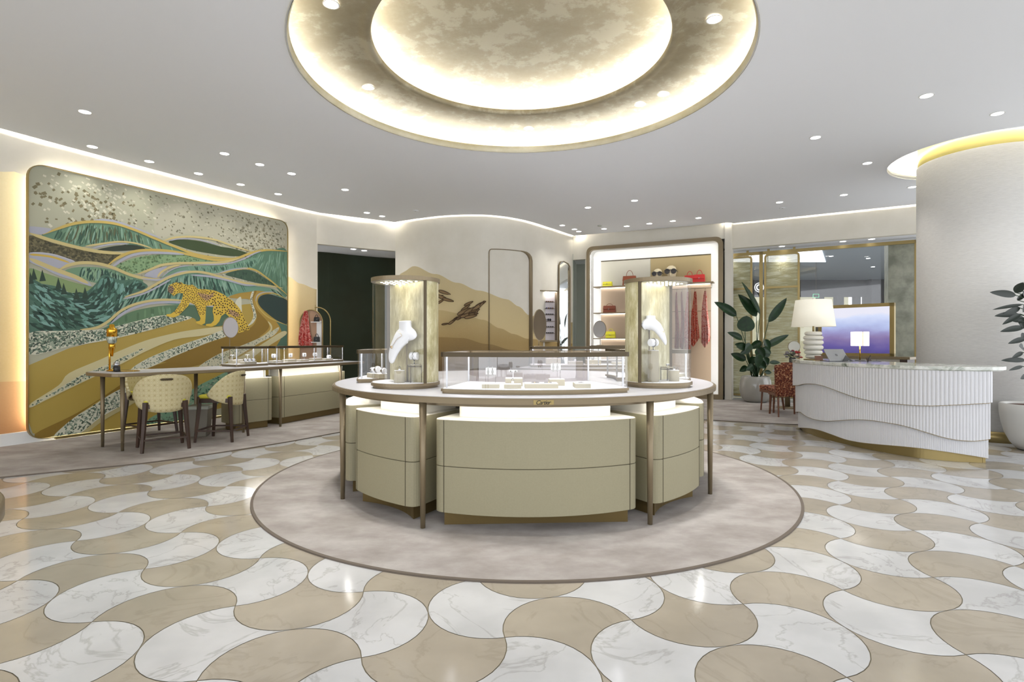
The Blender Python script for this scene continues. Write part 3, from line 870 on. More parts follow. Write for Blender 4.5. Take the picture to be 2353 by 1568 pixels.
h = fill(z1([(820, 1300), (950, 1212), (1100, 1170), (1300, 1148), (1600, 1160), (1700, 1190), (1700, 1270), (1640, 1305), (1500, 1292), (1440, 1242), (1200, 1242), (1000, 1275), (860, 1345), (750, 1335)]), (88, 118, 86))
dashes(h, 80, [(104, 136, 100), (74, 102, 72), (112, 144, 112)], .16, .03, PI/2, .06, 6)
fill(z1([(1300, 1190), (1420, 1150), (1700, 1180), (1700, 1270), (1640, 1308), (1500, 1292), (1450, 1244), (1330, 1236)]), (78, 104, 80))
fill(z1([(2062, 1262), (2158, 1290), (2158, 1470), (2060, 1450), (2105, 1350)]), (76, 108, 90))
# terrazzo bank
def terr(pts, sp=(60, 76, 62), base=CRM, n=500, s=.045):
    q = fill(pts, base); dashes(q, n, [sp, (96, 116, 98), (150, 160, 140)], s, s*.42, .5, 1.5, 6); return q
terr(z1([(218, 1360), (450, 1342), (760, 1330), (900, 1300), (1050, 1262), (1220, 1225), (1440, 1240), (1280, 1292), (1100, 1342), (800, 1412), (500, 1462), (218, 1520)]), n=900)
# swirl of the path
fill(z1([(1715, 1090), (1780, 1062), (1860, 1050), (1940, 1040), (2040, 1060), (1960, 1075), (1935, 1110), (1945, 1160), (1990, 1210), (2070, 1270), (2112, 1350), (2090, 1430), (2000, 1500), (1650, 1520), (1500, 1560), (1690, 1420), (1840, 1340), (1900, 1290), (1912, 1240), (1880, 1180), (1875, 1110), (1800, 1100)]), (166, 136, 60))
fill(z1([(1925, 1045), (1900, 1100), (1910, 1160), (1960, 1220), (2015, 1285), (2005, 1335), (1920, 1400), (1800, 1440), (1640, 1480), (1350, 1568), (1120, 1568), (1340, 1500), (1600, 1420), (1800, 1350), (1890, 1310), (1925, 1250), (1915, 1190), (1880, 1130), (1880, 1080), (1900, 1045)]), OCD)
q = terr(z1([(1890, 1050), (1905, 1046), (1892, 1110), (1915, 1190), (1922, 1240), (1890, 1290), (1820, 1320), (1870, 1290), (1900, 1235), (1893, 1180), (1875, 1110)]), n=40, s=.03)
fill(z1([(1935, 1112), (1960, 1078), (2020, 1066), (2100, 1090), (2158, 1118), (2158, 1284), (2080, 1264), (2000, 1205), (1950, 1155)]), TEAL)
band(z1([(2158, 1112), (2090, 1072), (2010, 1052), (1950, 1068), (1922, 1105), (1935, 1160), (2000, 1230), (2080, 1270), (2158, 1300)]), 3.4, GOLDB)
band(z1([(2060, 1050), (1980, 1052), (1930, 1075), (1918, 1120)]), 2.6, LAV)
band(z1([(2010, 1270), (2035, 1310), (2020, 1350), (1930, 1410), (1800, 1455), (1690, 1495)]), 6, CRM2)
fill(z1([(1805, 1085), (1765, 1130), (1800, 1190), (1815, 1240), (1812, 1150)]), CRM)
# ground stripes
def pale(p): fill(p, CRM2)
pale([(158, 858), (229, 827), (271, 808), (334, 783), (400, 766), (453, 757), (514, 751), (520, 757), (470, 771), (400, 781), (334, 808), (282, 835), (219, 865), (166, 890), (103, 921), (72, 936), (72, 926), (134, 886)])
terr([(72, 930), (134, 893), (187, 862), (240, 840), (300, 812), (334, 800), (300, 822), (240, 854), (166, 888), (103, 919), (72, 936)], base=(200, 196, 168), n=200, s=.035)
fill([(114, 1006), (79, 998), (166, 955), (223, 921), (299, 869), (332, 848), (398, 828), (506, 790), (583, 773), (600, 786), (520, 820), (414, 850), (330, 868), (299, 885), (229, 919), (166, 963)], OCD)
terr([(517, 757), (470, 775), (425, 790), (343, 822), (300, 850), (340, 846), (398, 820), (479, 787), (524, 771)], n=230, s=.034)
terr([(122, 1004), (166, 963), (208, 936), (261, 902), (299, 886), (360, 862), (400, 852), (360, 880), (299, 921), (229, 961), (187, 994), (160, 1000)], n=420, s=.036)
fill([(187, 995), (229, 962), (299, 922), (330, 905), (310, 925), (240, 965), (200, 994)], (178, 166, 120))
terr([(452, 847), (500, 815), (561, 792), (610, 770), (640, 752), (630, 770), (593, 790), (540, 822), (480, 850)], base=(200, 196, 168), n=150, s=.03)
pale([(500, 850), (560, 815), (600, 792), (648, 762), (656, 770), (610, 800), (560, 836), (530, 850)])
h = terr([(343, 962), (398, 934), (438, 897), (493, 868), (523, 856), (535, 880), (510, 915), (480, 950), (440, 967), (343, 983)], base=(120, 158, 130), sp=(40, 82, 66), n=320, s=.045)
# ribbons between the hills
def gb(L, w=6.5, c=GOLDB, side=0, w1=None): band(z1(L), w, c, w1, side)
gb([(700, 512), (800, 510), (900, 530), (1050, 585), (1200, 645)], 5, LAV)
gb([(320, 618), (450, 568), (560, 535), (700, 522), (850, 535), (1000, 580), (1150, 643), (1300, 705), (1450, 762), (1600, 790), (1740, 797)], 6)
fill(z1([(218, 560), (290, 562), (385, 578), (310, 618), (218, 600)]), LAV)
gb([(217, 608), (400, 668), (600, 720), (750, 748), (940, 762)], 7.5, PALE)
gb([(640, 705), (780, 685), (900, 672), (1020, 685), (1140, 722)], 4, PALE); gb([(690, 722), (780, 700), (870, 688), (965, 688)], 3.5, LAV)
gb([(1225, 665), (1320, 640), (1450, 636), (1600, 655), (1750, 705), (1890, 748)], 5, PALE); gb([(1265, 665), (1350, 650), (1480, 655), (1650, 700)], 3, LAV)
gb([(800, 855), (880, 795), (980, 752), (1100, 735), (1250, 740), (1400, 765), (1600, 808), (1760, 800), (1880, 758), (2000, 735), (2158, 745)], 6.5)
gb([(840, 862), (920, 805), (1010, 768), (1120, 755), (1260, 758), (1380, 768)], 6, LAV)
gb([(1030, 915), (1130, 880), (1210, 848), (1330, 834), (1500, 832), (1680, 825), (1800, 795)], 6, PALE); gb([(1480, 845), (1680, 838), (1800, 812), (1890, 768), (1960, 742)], 3.5, LAV)
fill(z1([(1080, 925), (1130, 890), (1220, 862), (1250, 862), (1190, 940), (1120, 938)]), LAV)
gb([(1180, 940), (1210, 900), (1280, 862), (1350, 848)], 5, PALE); gb([(1215, 938), (1270, 892), (1340, 862), (1420, 850)], 2.5, LAV)
fill(z1([(218, 758), (300, 756), (400, 768), (480, 790), (560, 822), (480, 862), (420, 870), (330, 830), (218, 790)]), LAV)
gb([(218, 768), (300, 774), (400, 790), (520, 830)], 4.5, (198, 168, 74)); gb([(218, 756), (320, 757), (430, 776), (560, 822)], 2.5, (184, 184, 192))
gb([(445, 880), (520, 846), (620, 830), (740, 838), (850, 868), (960, 915), (1080, 948), (1200, 952)], 7, PALE); gb([(1060, 950), (1200, 957), (1330, 905), (1420, 892)], 4, LAV)
fill(z1([(218, 822), (300, 860), (430, 925), (560, 965), (680, 1008), (650, 965), (520, 915), (400, 880), (300, 830), (218, 780)]), LAV)
gb([(218, 798), (330, 848), (450, 895), (560, 935), (660, 985)], 9, PALE)
gb([(935, 1085), (1070, 1045), (1180, 985), (1290, 930), (1420, 900), (1540, 905), (1680, 945), (1850, 985), (2000, 1000), (2120, 1020)], 6, PALE); gb([(930, 1102), (1080, 1060), (1200, 1000), (1280, 955)], 4, LAV)
gb([(1430, 922), (1560, 932), (1700, 960), (1830, 995), (1920, 1000)], 5, LAV)
gb([(1640, 912), (1740, 888), (1840, 872), (1920, 888), (1990, 935), (2060, 990), (2158, 1075)], 5, GOLDB); gb([(1640, 908), (1740, 880), (1860, 870)], 3, LAV)
gb([(600, 1332), (720, 1318), (810, 1270), (900, 1195), (1000, 1145), (1130, 1115), (1250, 1108), (1400, 1115)], 6, PALE); gb([(830, 1285), (930, 1205), (1060, 1150), (1200, 1128), (1400, 1132), (1640, 1165)], 6, LAV)
# leopard
LP = z3([(240, 330), (270, 250), (330, 225), (430, 188), (500, 195), (540, 182), (600, 225), (700, 250), (800, 242), (870, 290), (920, 338), (1100, 345), (1250, 365), (1350, 390), (1500, 460), (1600, 530), (1700, 600), (1800, 700), (1870, 790), (1920, 880), (1960, 980), (2000, 1070), (2060, 1170), (2090, 1250), (2040, 1275), (1985, 1235), (1950, 1300), (1840, 1330), (1820, 1290), (1880, 1235), (1830, 1160), (1740, 1070), (1650, 990), (1540, 885), (1450, 945), (1400, 1070), (1330, 1150), (1220, 1190), (1100, 1165), (1105, 1130), (1220, 1115), (1280, 1050), (1278, 950), (1252, 850), (1268, 740), (1280, 705), (1180, 715), (1105, 722), (1098, 850), (1092, 1000), (1080, 1110), (1000, 1150), (885, 1110), (875, 1072), (960, 1055), (980, 1000), (930, 880), (890, 765), (850, 695), (740, 645), (700, 722), (580, 840), (480, 940), (380, 980), (290, 972), (202, 942), (222, 905), (310, 900), (400, 838), (460, 760), (520, 660), (562, 570), (580, 500), (588, 435), (480, 428), (430, 452), (372, 500), (320, 442), (262, 410)])
q = fill(LP, (204, 172, 62), False)
fill(z3([(242, 335), (285, 270), (365, 290), (378, 370), (350, 438), (300, 430), (258, 400)]), (140, 116, 92))
fill(z3([(900, 430), (1050, 440), (1180, 470), (1280, 420), (1240, 520), (1130, 600), (1050, 560)]), (168, 134, 96))
fill(z3([(1620, 790), (1760, 850), (1860, 930), (1750, 960), (1640, 900)]), (168, 134, 96))
lay[0] += 1
spots_ = []; tr = 0
lu = [p[0] for p in q]; lv = [p[1] for p in q]
paw = mp(440, 722)[1]
while len(spots_) < 430 and tr < 20000:
    tr += 1
    u = random.uniform(min(lu), max(lu)); v = random.uniform(min(lv), max(lv))
    xx = u/ML
    if not inside((u, v), q): continue
    rr_ = .017 if u > 2.45 else .0125
    if v < paw and u < 2.75: continue
    if any((u-a)**2+(v-b)**2 < (rr_*2.15)**2 for a, b in spots_): continue
    if not all(inside((u+dx*rr_, v+dy*rr_), q) for dx, dy in ((1, 0), (-1, 0), (0, 1), (0, -1))): continue
    spots_.append((u, v))
    a = random.uniform(-1, .2); rx, ry = rr_*random.uniform(.75, 1.0), rr_*random.uniform(.55, .8)
    d = .0005+lay[0]*.0001
    pts = []
    for k in range(7):
        t = 2*PI*k/7; x, y = rx*math.cos(t), ry*math.sin(t)
        pts.append(m3(u+x*math.cos(a)-y*math.sin(a), v+x*math.sin(a)+y*math.cos(a), d))
    mural.add(pts, [tuple(range(7))], mc((48, 32, 20)))
fill(z3([(470, 195), (500, 188), (550, 200), (560, 215), (520, 222)]), (40, 28, 18), False)
fill(z3([(240, 395), (275, 392), (280, 412), (255, 412)]), (50, 34, 26), False)
mt = E('mural_panel', 'large framed mural panel of a leopard walking through green hills and ochre dunes', 'mural', (MA.x, MA.y, 0), world=True)
pan = mural.build('painted_panel', mur_m, mt)
def mring(d0, d1, grow, mb, mi=0):
    a = rounded([(-grow, MZ0-grow), (ML+grow, MZ0-grow), (ML+grow, MZ1+grow), (-grow, MZ1+grow)], .2+grow); b = rounded([(0, MZ0), (ML, MZ0), (ML, MZ1), (0, MZ1)], .2)
    n = len(a); vs = []
    for d in (d0, d1):
        for lp in (a, b):
            vs += [(MA.x+mu.x*u+mn.x*d, MA.y+mu.y*u+mn.y*d, v) for u, v in lp]
    fs = []
    for i in range(n):
        j = (i+1) % n
        fs += [(i, j, 2*n+j, 2*n+i), (n+j, n+i, 3*n+i, 3*n+j), (j, i, n+i, n+j), (2*n+i, 2*n+j, 3*n+j, 3*n+i)]
    mb.add(vs, fs, mi)
mb = MB(); mring(-.045, .02, .008, mb); mb.build('frame', M['brass'], mt)
# back light behind the panel: strips facing the wall and the floor
mb = MB()
def mbox(mb, u0, u1, d0, d1, v0, v1):
    vs = [(MA.x+mu.x*u+mn.x*d, MA.y+mu.y*u+mn.y*d, v) for v in (v0, v1) for d in (d0, d1) for u in (u0, u1)]
    mb.add(vs, [(0, 2, 3, 1), (4, 5, 7, 6), (0, 1, 5, 4), (2, 6, 7, 3), (0, 4, 6, 2), (1, 3, 7, 5)])
mbox(mb, .09, .105, -.055, -.047, .25, 3.5); mbox(mb, ML-.105, ML-.09, -.055, -.047, .25, 3.5)
mbox(mb, .2, ML-.2, -.055, -.047, 3.6, 3.615); mbox(mb, .2, ML-.2, -.055, -.047, .10, .115)
M['led_m'] = mat('led_strip_warm', (255, 246, 226), 0.5, emit=(255, 245, 222), est=80)
mb.build('backlight_strip', M['led_m'], mt)
mb = MB(); mbox(mb, .06, ML-.06, -.046, -.044, MZ0+.06, MZ1-.06); mb.build('back_board', M['white'], mt)
mb = MB(); mbox(mb, .30, ML-.1, -.04, .01, 0.011, MZ0-.009); mb.build('foot_rail', M['brass'], mt)

# ------------------------------------------------------------------ generic shop furniture
def leg_at(mb, x, y, zb, r0=.027, r1=.018):
    mb.tube([(x, y, .011), (x, y, zb)], [r1, r0], n=10)
def counter_top(root, poly, z=.915, holes=None):
    mb = MB(); mb.prism(poly, z, z+.042, smooth=False); o = mb.build('rim', M['bronze'], root, bevel=.006)
    mb = MB(); mb.prism(inset(poly, .022), z+.0425, z+.0455); mb.build('top_panel', M['topwhite'], root)
def cabinet(root, poly, plinth_poly=None, z1_=.784, neck=True, ins=.11, name=None, seams=()):
    """leather-clad drawer unit: two drawer fronts, plinth, lit neck"""
    mb = MB(); mb.prism(poly, .118, .449, smooth=False); mb.build('lower_drawer', M['cream'], root, bevel=.004)
    mb = MB(); mb.prism(poly, .453, z1_, smooth=False); mb.build('upper_drawer', M['cream'], root, bevel=.004)
    mb = MB(); mb.prism(inset(poly, .006), .447, .455)
    for (x, y, nx, ny) in seams:
        mb.cbox((x, y, .12), .005, .006, z1_-.125, math.atan2(ny, nx)+PI/2)
    mb.build('shadow_gap', M['seam'], root)
    mb = MB(); mb.prism(plinth_poly or inset(poly, .07), .010, .120); mb.build('plinth', M['plinth'], root)
    if neck:
        mb = MB(); mb.prism(inset(poly, ins), z1_-.004, .9145); mb.build('neck', M['cream_grey'], root, bevel=.003)
def vitrine(root, poly, posts, z0=.9605, h=.305, glass_rad=0, floor_mat='pad', leds=True, rear=0):
    """low glass case on a stepped base; posts: indices/points where the uprights stand"""
    zb = z0+.028; zt = z0+h
    mb = MB(); mb.prism(inset(poly, .012), z0, z0+.018); mb.prism(poly, z0+.016, zb+.006); mb.build('base', M['bronze'], root)
    mb = MB(); mb.prism(inset(poly, .014), zb+.0065, zb+.010); mb.build('display_floor', M[floor_mat], root)
    mb = MB(); mb.ring(poly, inset(poly, .03), zt-.034, zt); mb.build('top_frame', M['bronze_dark'], root)
    mb = MB(); mb.prism(inset(poly, .028), zt-.004, zt-.0015, caps=False); q = inset(poly, .028)
    mb = MB(); mb.add([(p[0], p[1], zt-.003) for p in q], [tuple(range(len(q)))]); mb.build('glass_lid', M['glass'], root)
    q = inset(poly, .010)
    mb = MB(); mb.wallstrip((q[len(q)-1:]+q[:len(q)-rear+1]) if rear else q+[q[0]], zb+.008, zt-.024); mb.build('glass_wall', M['glass'], root)
    if rear: MB().wallstrip(q[len(q)-rear:], zb+.008, zt-.024).build('rear_glass', M['glass_bronze'], root)
    for (x, y) in posts:
        mb = MB(); mb.tube([(x, y, zb+.006), (x, y, zt-.02)], .0095, n=4, smooth=False); mb.build('post', M['silver'], root)
    if leds:
        mb = MB(); a = inset(poly, .031); b = inset(poly, .043); mb.ring(a, b, zt-.028, zt-.022); mb.build('light_strip', M['led_case'], root)
M['led_case'] = mat('led_strip_case', (255, 255, 255), 0.5, emit=(250, 250, 255), est=24)

# small jewellery displays, local geometry; each is a thing
def block(name, lb, x, y, z, sx, sy, sz, rz=0, group=None, cat='display block'):
    t = E(name, lb, cat, (x, y, z), rz, group)
    mb = MB(); mb.cbox((0, 0, 0), sx, sy, sz-.003); mb.build('side', M['block'], t, bevel=.002)
    mb = MB(); mb.cbox((0, 0, sz-.0028), sx-.004, sy-.004, .003); mb.build('pad', M['pad'], t)
    return t
def tbar(lb, x, y, z, rz=0, h=.07, w=.07, group=None):
    t = E('earring_stand', lb, 'jewellery stand', (x, y, z), rz, group)
    mb = MB(); mb.tube([(0, 0, 0), (0, 0, h)], .003, n=6); mb.build('stem', M['jewel'], t)
    mb = MB(); mb.tube([(-w/2, 0, h), (w/2, 0, h)], .0065, n=8); mb.build('bar', M['jewel'], t)
    mb = MB(); 
    for sx in (-.3, .3): mb.ball((w*sx, -.008, h-.004), .007)
    mb.build('earring', M['metalj'], t)
    return t
def cuff(lb, x, y, z, rz=0, r=.03, w=.05, h=0.0, group=None, watch=True):
    """padded roll on a short stem carrying a bracelet or a watch"""
    t = E('bracelet_stand', lb, 'jewellery stand', (x, y, z), rz, group)
    if h > 0:
        mb = MB(); mb.tube([(0, 0, 0), (0, 0, h)], .004, n=6); mb.lathe([(.02, 0), (.02, .003)], n=14); mb.build('stem', M['metalj'], t)
    mb = MB(); mb.tube([(-w/2, 0, h+r), (-w/2+.004, 0, h+r), (w/2-.004, 0, h+r), (w/2, 0, h+r)], [r*.9, r, r, r*.9], n=18); mb.build('roll', M['jewel'], t)
    mb = MB()
    ring = [(0.0, (r+.003)*math.cos(a), h+r+(r+.003)*math.sin(a)) for a in [2*PI*k/20 for k in range(21)]]
    mb.tube(ring, .003, n=6, cap=False)
    if watch: mb.xf(Matrix.Identity(4)); mb.cbox((0, -(r+.004), h+r-.008), .018, .006, .018)
    mb.build('bracelet', M['metalj'], t)
    return t
def ringstand(lb, x, y, z, rz=0, h=.03, group=None, r=.012):
    t = E('ring_stand', lb, 'jewellery stand', (x, y, z), rz, group)
    mb = MB(); mb.lathe([(r, 0), (r*.55, h)], n=12); mb.build('cone', M['jewel'], t)
    mb = MB(); ring = [(.009*math.cos(a), 0, h+.008+.009*math.sin(a)) for a in [2*PI*k/14 for k in range(15)]]
    mb.tube(ring, .0022, n=6, cap=False); mb.ball((0, 0, h+.019), .004); mb.build('ring', M['metalj'], t)
    return t
def watchcard(lb, x, y, z, rz=0, h=.09, w=.07, group=None):
    t = E('watch_display', lb, 'jewellery stand', (x, y, z), rz, group)
    mb = MB(); mb.tube([(w*.45, .004, 0), (w*.45, .004, h)], .0022, n=6); mb.build('stem', M['metalj'], t)
    mb = MB(); mb.cbox((0, 0, h-.035), w, .012, .05); mb.build('cushion', M['jewel'], t, bevel=.004)
    for k in (-.26, .16):
        mb = MB(); mb.cbox((w*k, -.008, h-.05), .011, .004, .072); mb.cbox((w*k, -.0105, h-.024), .017, .005, .02)
        mb.build('watch', M['metalj'], t)
    return t

# ------------------------------------------------------------------ round island
AX = R(2.7)
def isl(b, r):
    """bearing from the camera side (radians, clockwise positive to the right) and radius"""
    return (CX+r*math.sin(b+AX), CY-r*math.cos(b+AX))
isle = E('display_island', 'large round bronze-rimmed display island standing on the round carpet', 'display counter', (CX, CY, 0), world=True)
n = 144
mb = MB(); mb.ring(circle((CX, CY), 1.84, n), circle((CX, CY), .02, n), .915, .950)
mb.ring(circle((CX, CY), 1.832, n), circle((CX, CY), .02, n), .950, .957); rim = mb.build('rim', M['bronze'], isle, bevel=0)
mb = MB(); mb.ring(circle((CX, CY), 1.815, n), circle((CX, CY), .02, n), .9565, .960); mb.build('top_panel', M['topwhite'], isle)
mb = MB(); mb.ring(circle((CX, CY), 1.722, n), circle((CX, CY), 1.716, n), .884, .9155); mb.build('light_shield', M['bronze'], isle)
mb = MB(); mb.ring(circle((CX, CY), 1.712, n), circle((CX, CY), 1.700, n), .909, .9145); 
M['led_u'] = mat('led_strip_under', (255, 255, 255), 0.5, emit=(255, 253, 248), est=42)
mb.build('under_counter_light', M['led_u'], isle)
for k in range(8):
    b = R((27.3, 62.0, 117.3, 152)[k//2] * (1 if k % 2 == 0 else -1))
    mb = MB(); x, y = isl(b, 1.797); leg_at(mb, x, y, .9155); mb.build('leg', M['bronze'], isle)
def sector(b0, b1, r0, r1, rc=.09, n=18):
    outer_ = [isl(b0+(b1-b0)*k/n, r1) for k in range(n+1)]
    inner_ = [isl(b1+(b0-b1)*k/n, r0) for k in range(n+1)]
    # round the outer corners by pulling the arc ends in
    d = rc/r1
    out = []
    o = [isl(b0+d+(b1-b0-2*d)*k/n, r1) for k in range(n+1)]
    c0, c1 = isl(b0, r1), isl(b1, r1); s0, s1 = isl(b0, r1-rc), isl(b1, r1-rc)
    cor = lambda p, c, q: [tuple((1-t)**2*a+2*t*(1-t)*bb+t*t*cc for a, bb, cc in zip(p, c, q)) for t in [k/7 for k in range(8)]]
    return cor(s0, c0, o[0])+o[1:-1]+cor(o[-1], c1, s1)+inner_
def plinth_sector(b0, b1, r0, sag):
    p0, p1 = isl(b0, 1.675), isl(b1, 1.675)
    pts = []
    for k in range(11):
        t = k/10; x, y = p0[0]+(p1[0]-p0[0])*t, p0[1]+(p1[1]-p0[1])*t
        m = (b0+b1)/2; s = sag*4*t*(1-t); pts.append((x-s*math.sin(m+AX), y+s*math.cos(m+AX)))
    return pts+[isl(b1, r0), isl(b0, r0)]
for k, (c, w) in enumerate(((0, 26), (45, 14), (-45, 14), (90, 24), (-90, 24), (135, 14), (-135, 14), (180, 26))):
    b0, b1 = R(c-w), R(c+w)
    poly = sector(b0, b1, 1.02, 1.735)
    sub = MB().prism(poly, .118, .449).build('drawer_unit', M['cream'], isle, bevel=.004)
    MB().prism(poly, .453, .784).build('upper_drawer', M['cream'], sub, bevel=.004)
    mb = MB(); mb.prism(inset(poly, .006), .447, .455)
    for bb in (b0+R(3.1), b1-R(3.1)):
        x, y = isl(bb, 1.733); mb.cbox((x, y, .12), .005, .008, .662, bb+AX)
    mb.build('shadow_gap', M['seam'], sub)
    MB().prism(plinth_sector(b0+R(2.2), b1-R(2.2), 1.06, -.0 if w == 26 and c == 0 else .07), .0105, .120).build('plinth', M['plinth'], sub)
    MB().prism(inset(poly, .003), .7835, .7855).build('lit_top_layer', M['cream_grey'], sub)  # bright wash of the strip light put into a paler top layer
    pn = sector(b0+R(3.8), b1-R(3.8), 1.1, 1.555, .06)
    MB().prism(pn, .780, .9145).build('neck', M['cream_grey'], sub, bevel=.003)
# name plate on the rim
pl = MB()
ln_ = [isl(R(a)+R(.55), 1.8425) for a in [-2.15+4.3*k/8 for k in range(9)]]
pl.slab(ln_, -.003, .9175, .9485)
plate = pl.build('name_plate', M['brass'], isle)
tc_ = bpy.data.curves.new('lettering', 'FONT'); tc_.body = 'Cartier'; tc_.size = .040; tc_.shear = .35; tc_.extrude = .0006; tc_.align_x = 'CENTER'; tc_.align_y = 'CENTER'; tc_.space_character = .86; tc_.offset = .0004
to = bpy.data.objects.new('lettering_tmp', tc_); COL.objects.link(to)
dg = bpy.context.evaluated_depsgraph_get()
tm = bpy.data.meshes.new_from_object(to.evaluated_get(dg)); bpy.data.objects.remove(to)
tm.materials.clear(); M['ink'] = mat('dark_engraving', (28, 20, 10), 0.5); tm.materials.append(M['ink'])
lo = bpy.data.objects.new('lettering', tm); COL.objects.link(lo); lo.parent = plate
x, y = isl(R(.4), 1.8465)
lo.location = (x-CX, y-CY, .932); lo.rotation_euler = (PI/2, 0, R(.4)+AX)

def low_case(c, w, lb, wb=None):
    b0, b1 = R(c-w), R(c+w)
    poly = sector(b0, b1, .93, 1.625, .05)
    if wb:
        k_ = len(poly)-19; poly = poly[:k_]+[isl(R(c+wb)-2*R(wb)*k/18, .90) for k in range(19)]
    # straighten the inner side
    t = E('low_display_case', lb, 'display case', (*isl(R(c), 1.3), .9605), group='low glass cases', world=True)
    posts = [isl(b0+R(1.6), 1.58), isl(b1-R(1.6), 1.58), isl(R(c-(wb or w)+2.2), .94), isl(R(c+(wb or w)-2.2), .94)]
    vitrine(t, poly, posts, h=.307, rear=19 if wb else 0)
    return t
low_case(0, 26.5, 'wide low curved glass display case at the front of the round island', 36)
low_case(-92, 17, 'low curved glass case at the left edge of the round island')
low_case(88, 17, 'low curved glass case at the right edge of the round island')

def ray_circle(x, c, r, far):
    k = (x-1176.5)/F; a = 1+k*k; b = -2*(k*c[0]+c[1]); q = c[0]**2+c[1]**2-r*r
    Y = (-b+(1 if far else -1)*math.sqrt(max(b*b-4*a*q, 0)))/(2*a); return (k*Y, Y)
def tall_case(cx, cy, side, lb, xb, xa):
    """round glass tower; side -1: chord faces camera left, +1: camera right"""
    t = E('tall_display_case', lb, 'display case', (cx, cy, .9605), group='tall round glass cases', world=True)
    r = .282; z0 = .9605; zt = 1.877
    c = (cx, cy); rad = Vector((cx-CX, cy-CY)).normalized(); rad.rotate(Matrix.Rotation(R(12 if side < 0 else -12), 2)); tg = Vector((-rad.y, rad.x))
    n = 64
    mb = MB(); mb.prism(circle(c, r-.012, n), z0, z0+.022); mb.prism(circle(c, r+.006, n), z0+.02, z0+.044); mb.build('base', M['bronze'], t)
    mb = MB(); mb.prism(circle(c, r-.006, n), z0+.0441, z0+.048); mb.build('display_floor', M['pad'], t)
    mb = MB(); mb.prism(circle(c, r+.006, n), zt-.032, zt); mb.build('top', M['bronze'], t)
    mb = MB(); mb.prism(circle(c, r-.03, n), zt-.0345, zt-.0325); mb.build('ceiling_panel', M['gold_glass'], t)
    mb = MB()
    for i in range(-3, 4):
        for j in range(-2, 3):
            x = i*.06+(.03 if j % 2 else 0); y = j*.055
            if math.hypot(x, y) < .21: 
                px_, py_ = cx+tg.x*x+rad.x*(y+.05), cy+tg.y*x+rad.y*(y+.05)
                if math.hypot(px_-cx, py_-cy) < .24: mb.lathe([(.010, zt-.037), (.010, zt-.0345)], (px_, py_), n=10)
    M['led_spot'] = mat('case_spotlight', (255, 250, 240), 0.5, emit=(255, 248, 230), est=25)
    mb.build('spotlight', M['led_spot'], t)
    pb = ray_circle(xb, c, r-.006, False); pa = ray_circle(xa, c, r-.006, True)
    ab = math.atan2(pb[1]-cy, pb[0]-cx); aa = math.atan2(pa[1]-cy, pa[0]-cx)
    # front arc runs from one chord end to the other on the outward side
    ang = (ab-aa) % (2*PI); am = math.atan2(rad.y, rad.x)
    if not ((am-aa) % (2*PI)) < ang: aa, ab = ab, aa; ang = (ab-aa) % (2*PI)
    fr = [(cx+(r-.006)*math.cos(aa+ang*k/40), cy+(r-.006)*math.sin(aa+ang*k/40)) for k in range(41)]
    bk = [(cx+(r-.006)*math.cos(ab+(2*PI-ang)*k/40), cy+(r-.006)*math.sin(ab+(2*PI-ang)*k/40)) for k in range(41)]
    mb = MB(); mb.wallstrip(fr, z0+.046, zt-.03); mb.build('front_glass', M['glass'], t)
    mb = MB(); mb.slab(bk, .008, z0+.046, zt-.03); mb.build('rear_shell', M['gold_glass'], t)
    mb = MB(); p0, p1 = fr[0], fr[-1]
    q0 = (p0[0]+(p1[0]-p0[0])*.04, p0[1]+(p1[1]-p0[1])*.04); q1 = (p1[0]+(p0[0]-p1[0])*.04, p1[1]+(p0[1]-p1[1])*.04)
    mb.slab([q0, q1], .004, z0+.046, zt-.033); mb.build('partition', M['gold_glass'], t)
    for p in (p0, p1):
        mb = MB(); mb.tube([(p[0], p[1], z0+.044), (p[0], p[1], zt-.03)], .016, n=4, smooth=False); mb.build('post', M['bronze_dark'], t)
    spot((cx+rad.x*.08-cx, cy+rad.y*.08-cy, zt-.05-.9605), 4.5, angle=110, size=.08, parent=t)
    return t, rad, tg
TCL = (-.905, 4.635); TCR = (1.262, 4.715)
tl, radL, tgL = tall_case(*TCL, -1, 'tall round glass tower on the left of the island, holding the large necklace bust', 977, 893)
tr_, radR, tgR = tall_case(*TCR, 1, 'tall round glass tower on the right of the island, holding the narrow necklace bust', 1470, 1541)

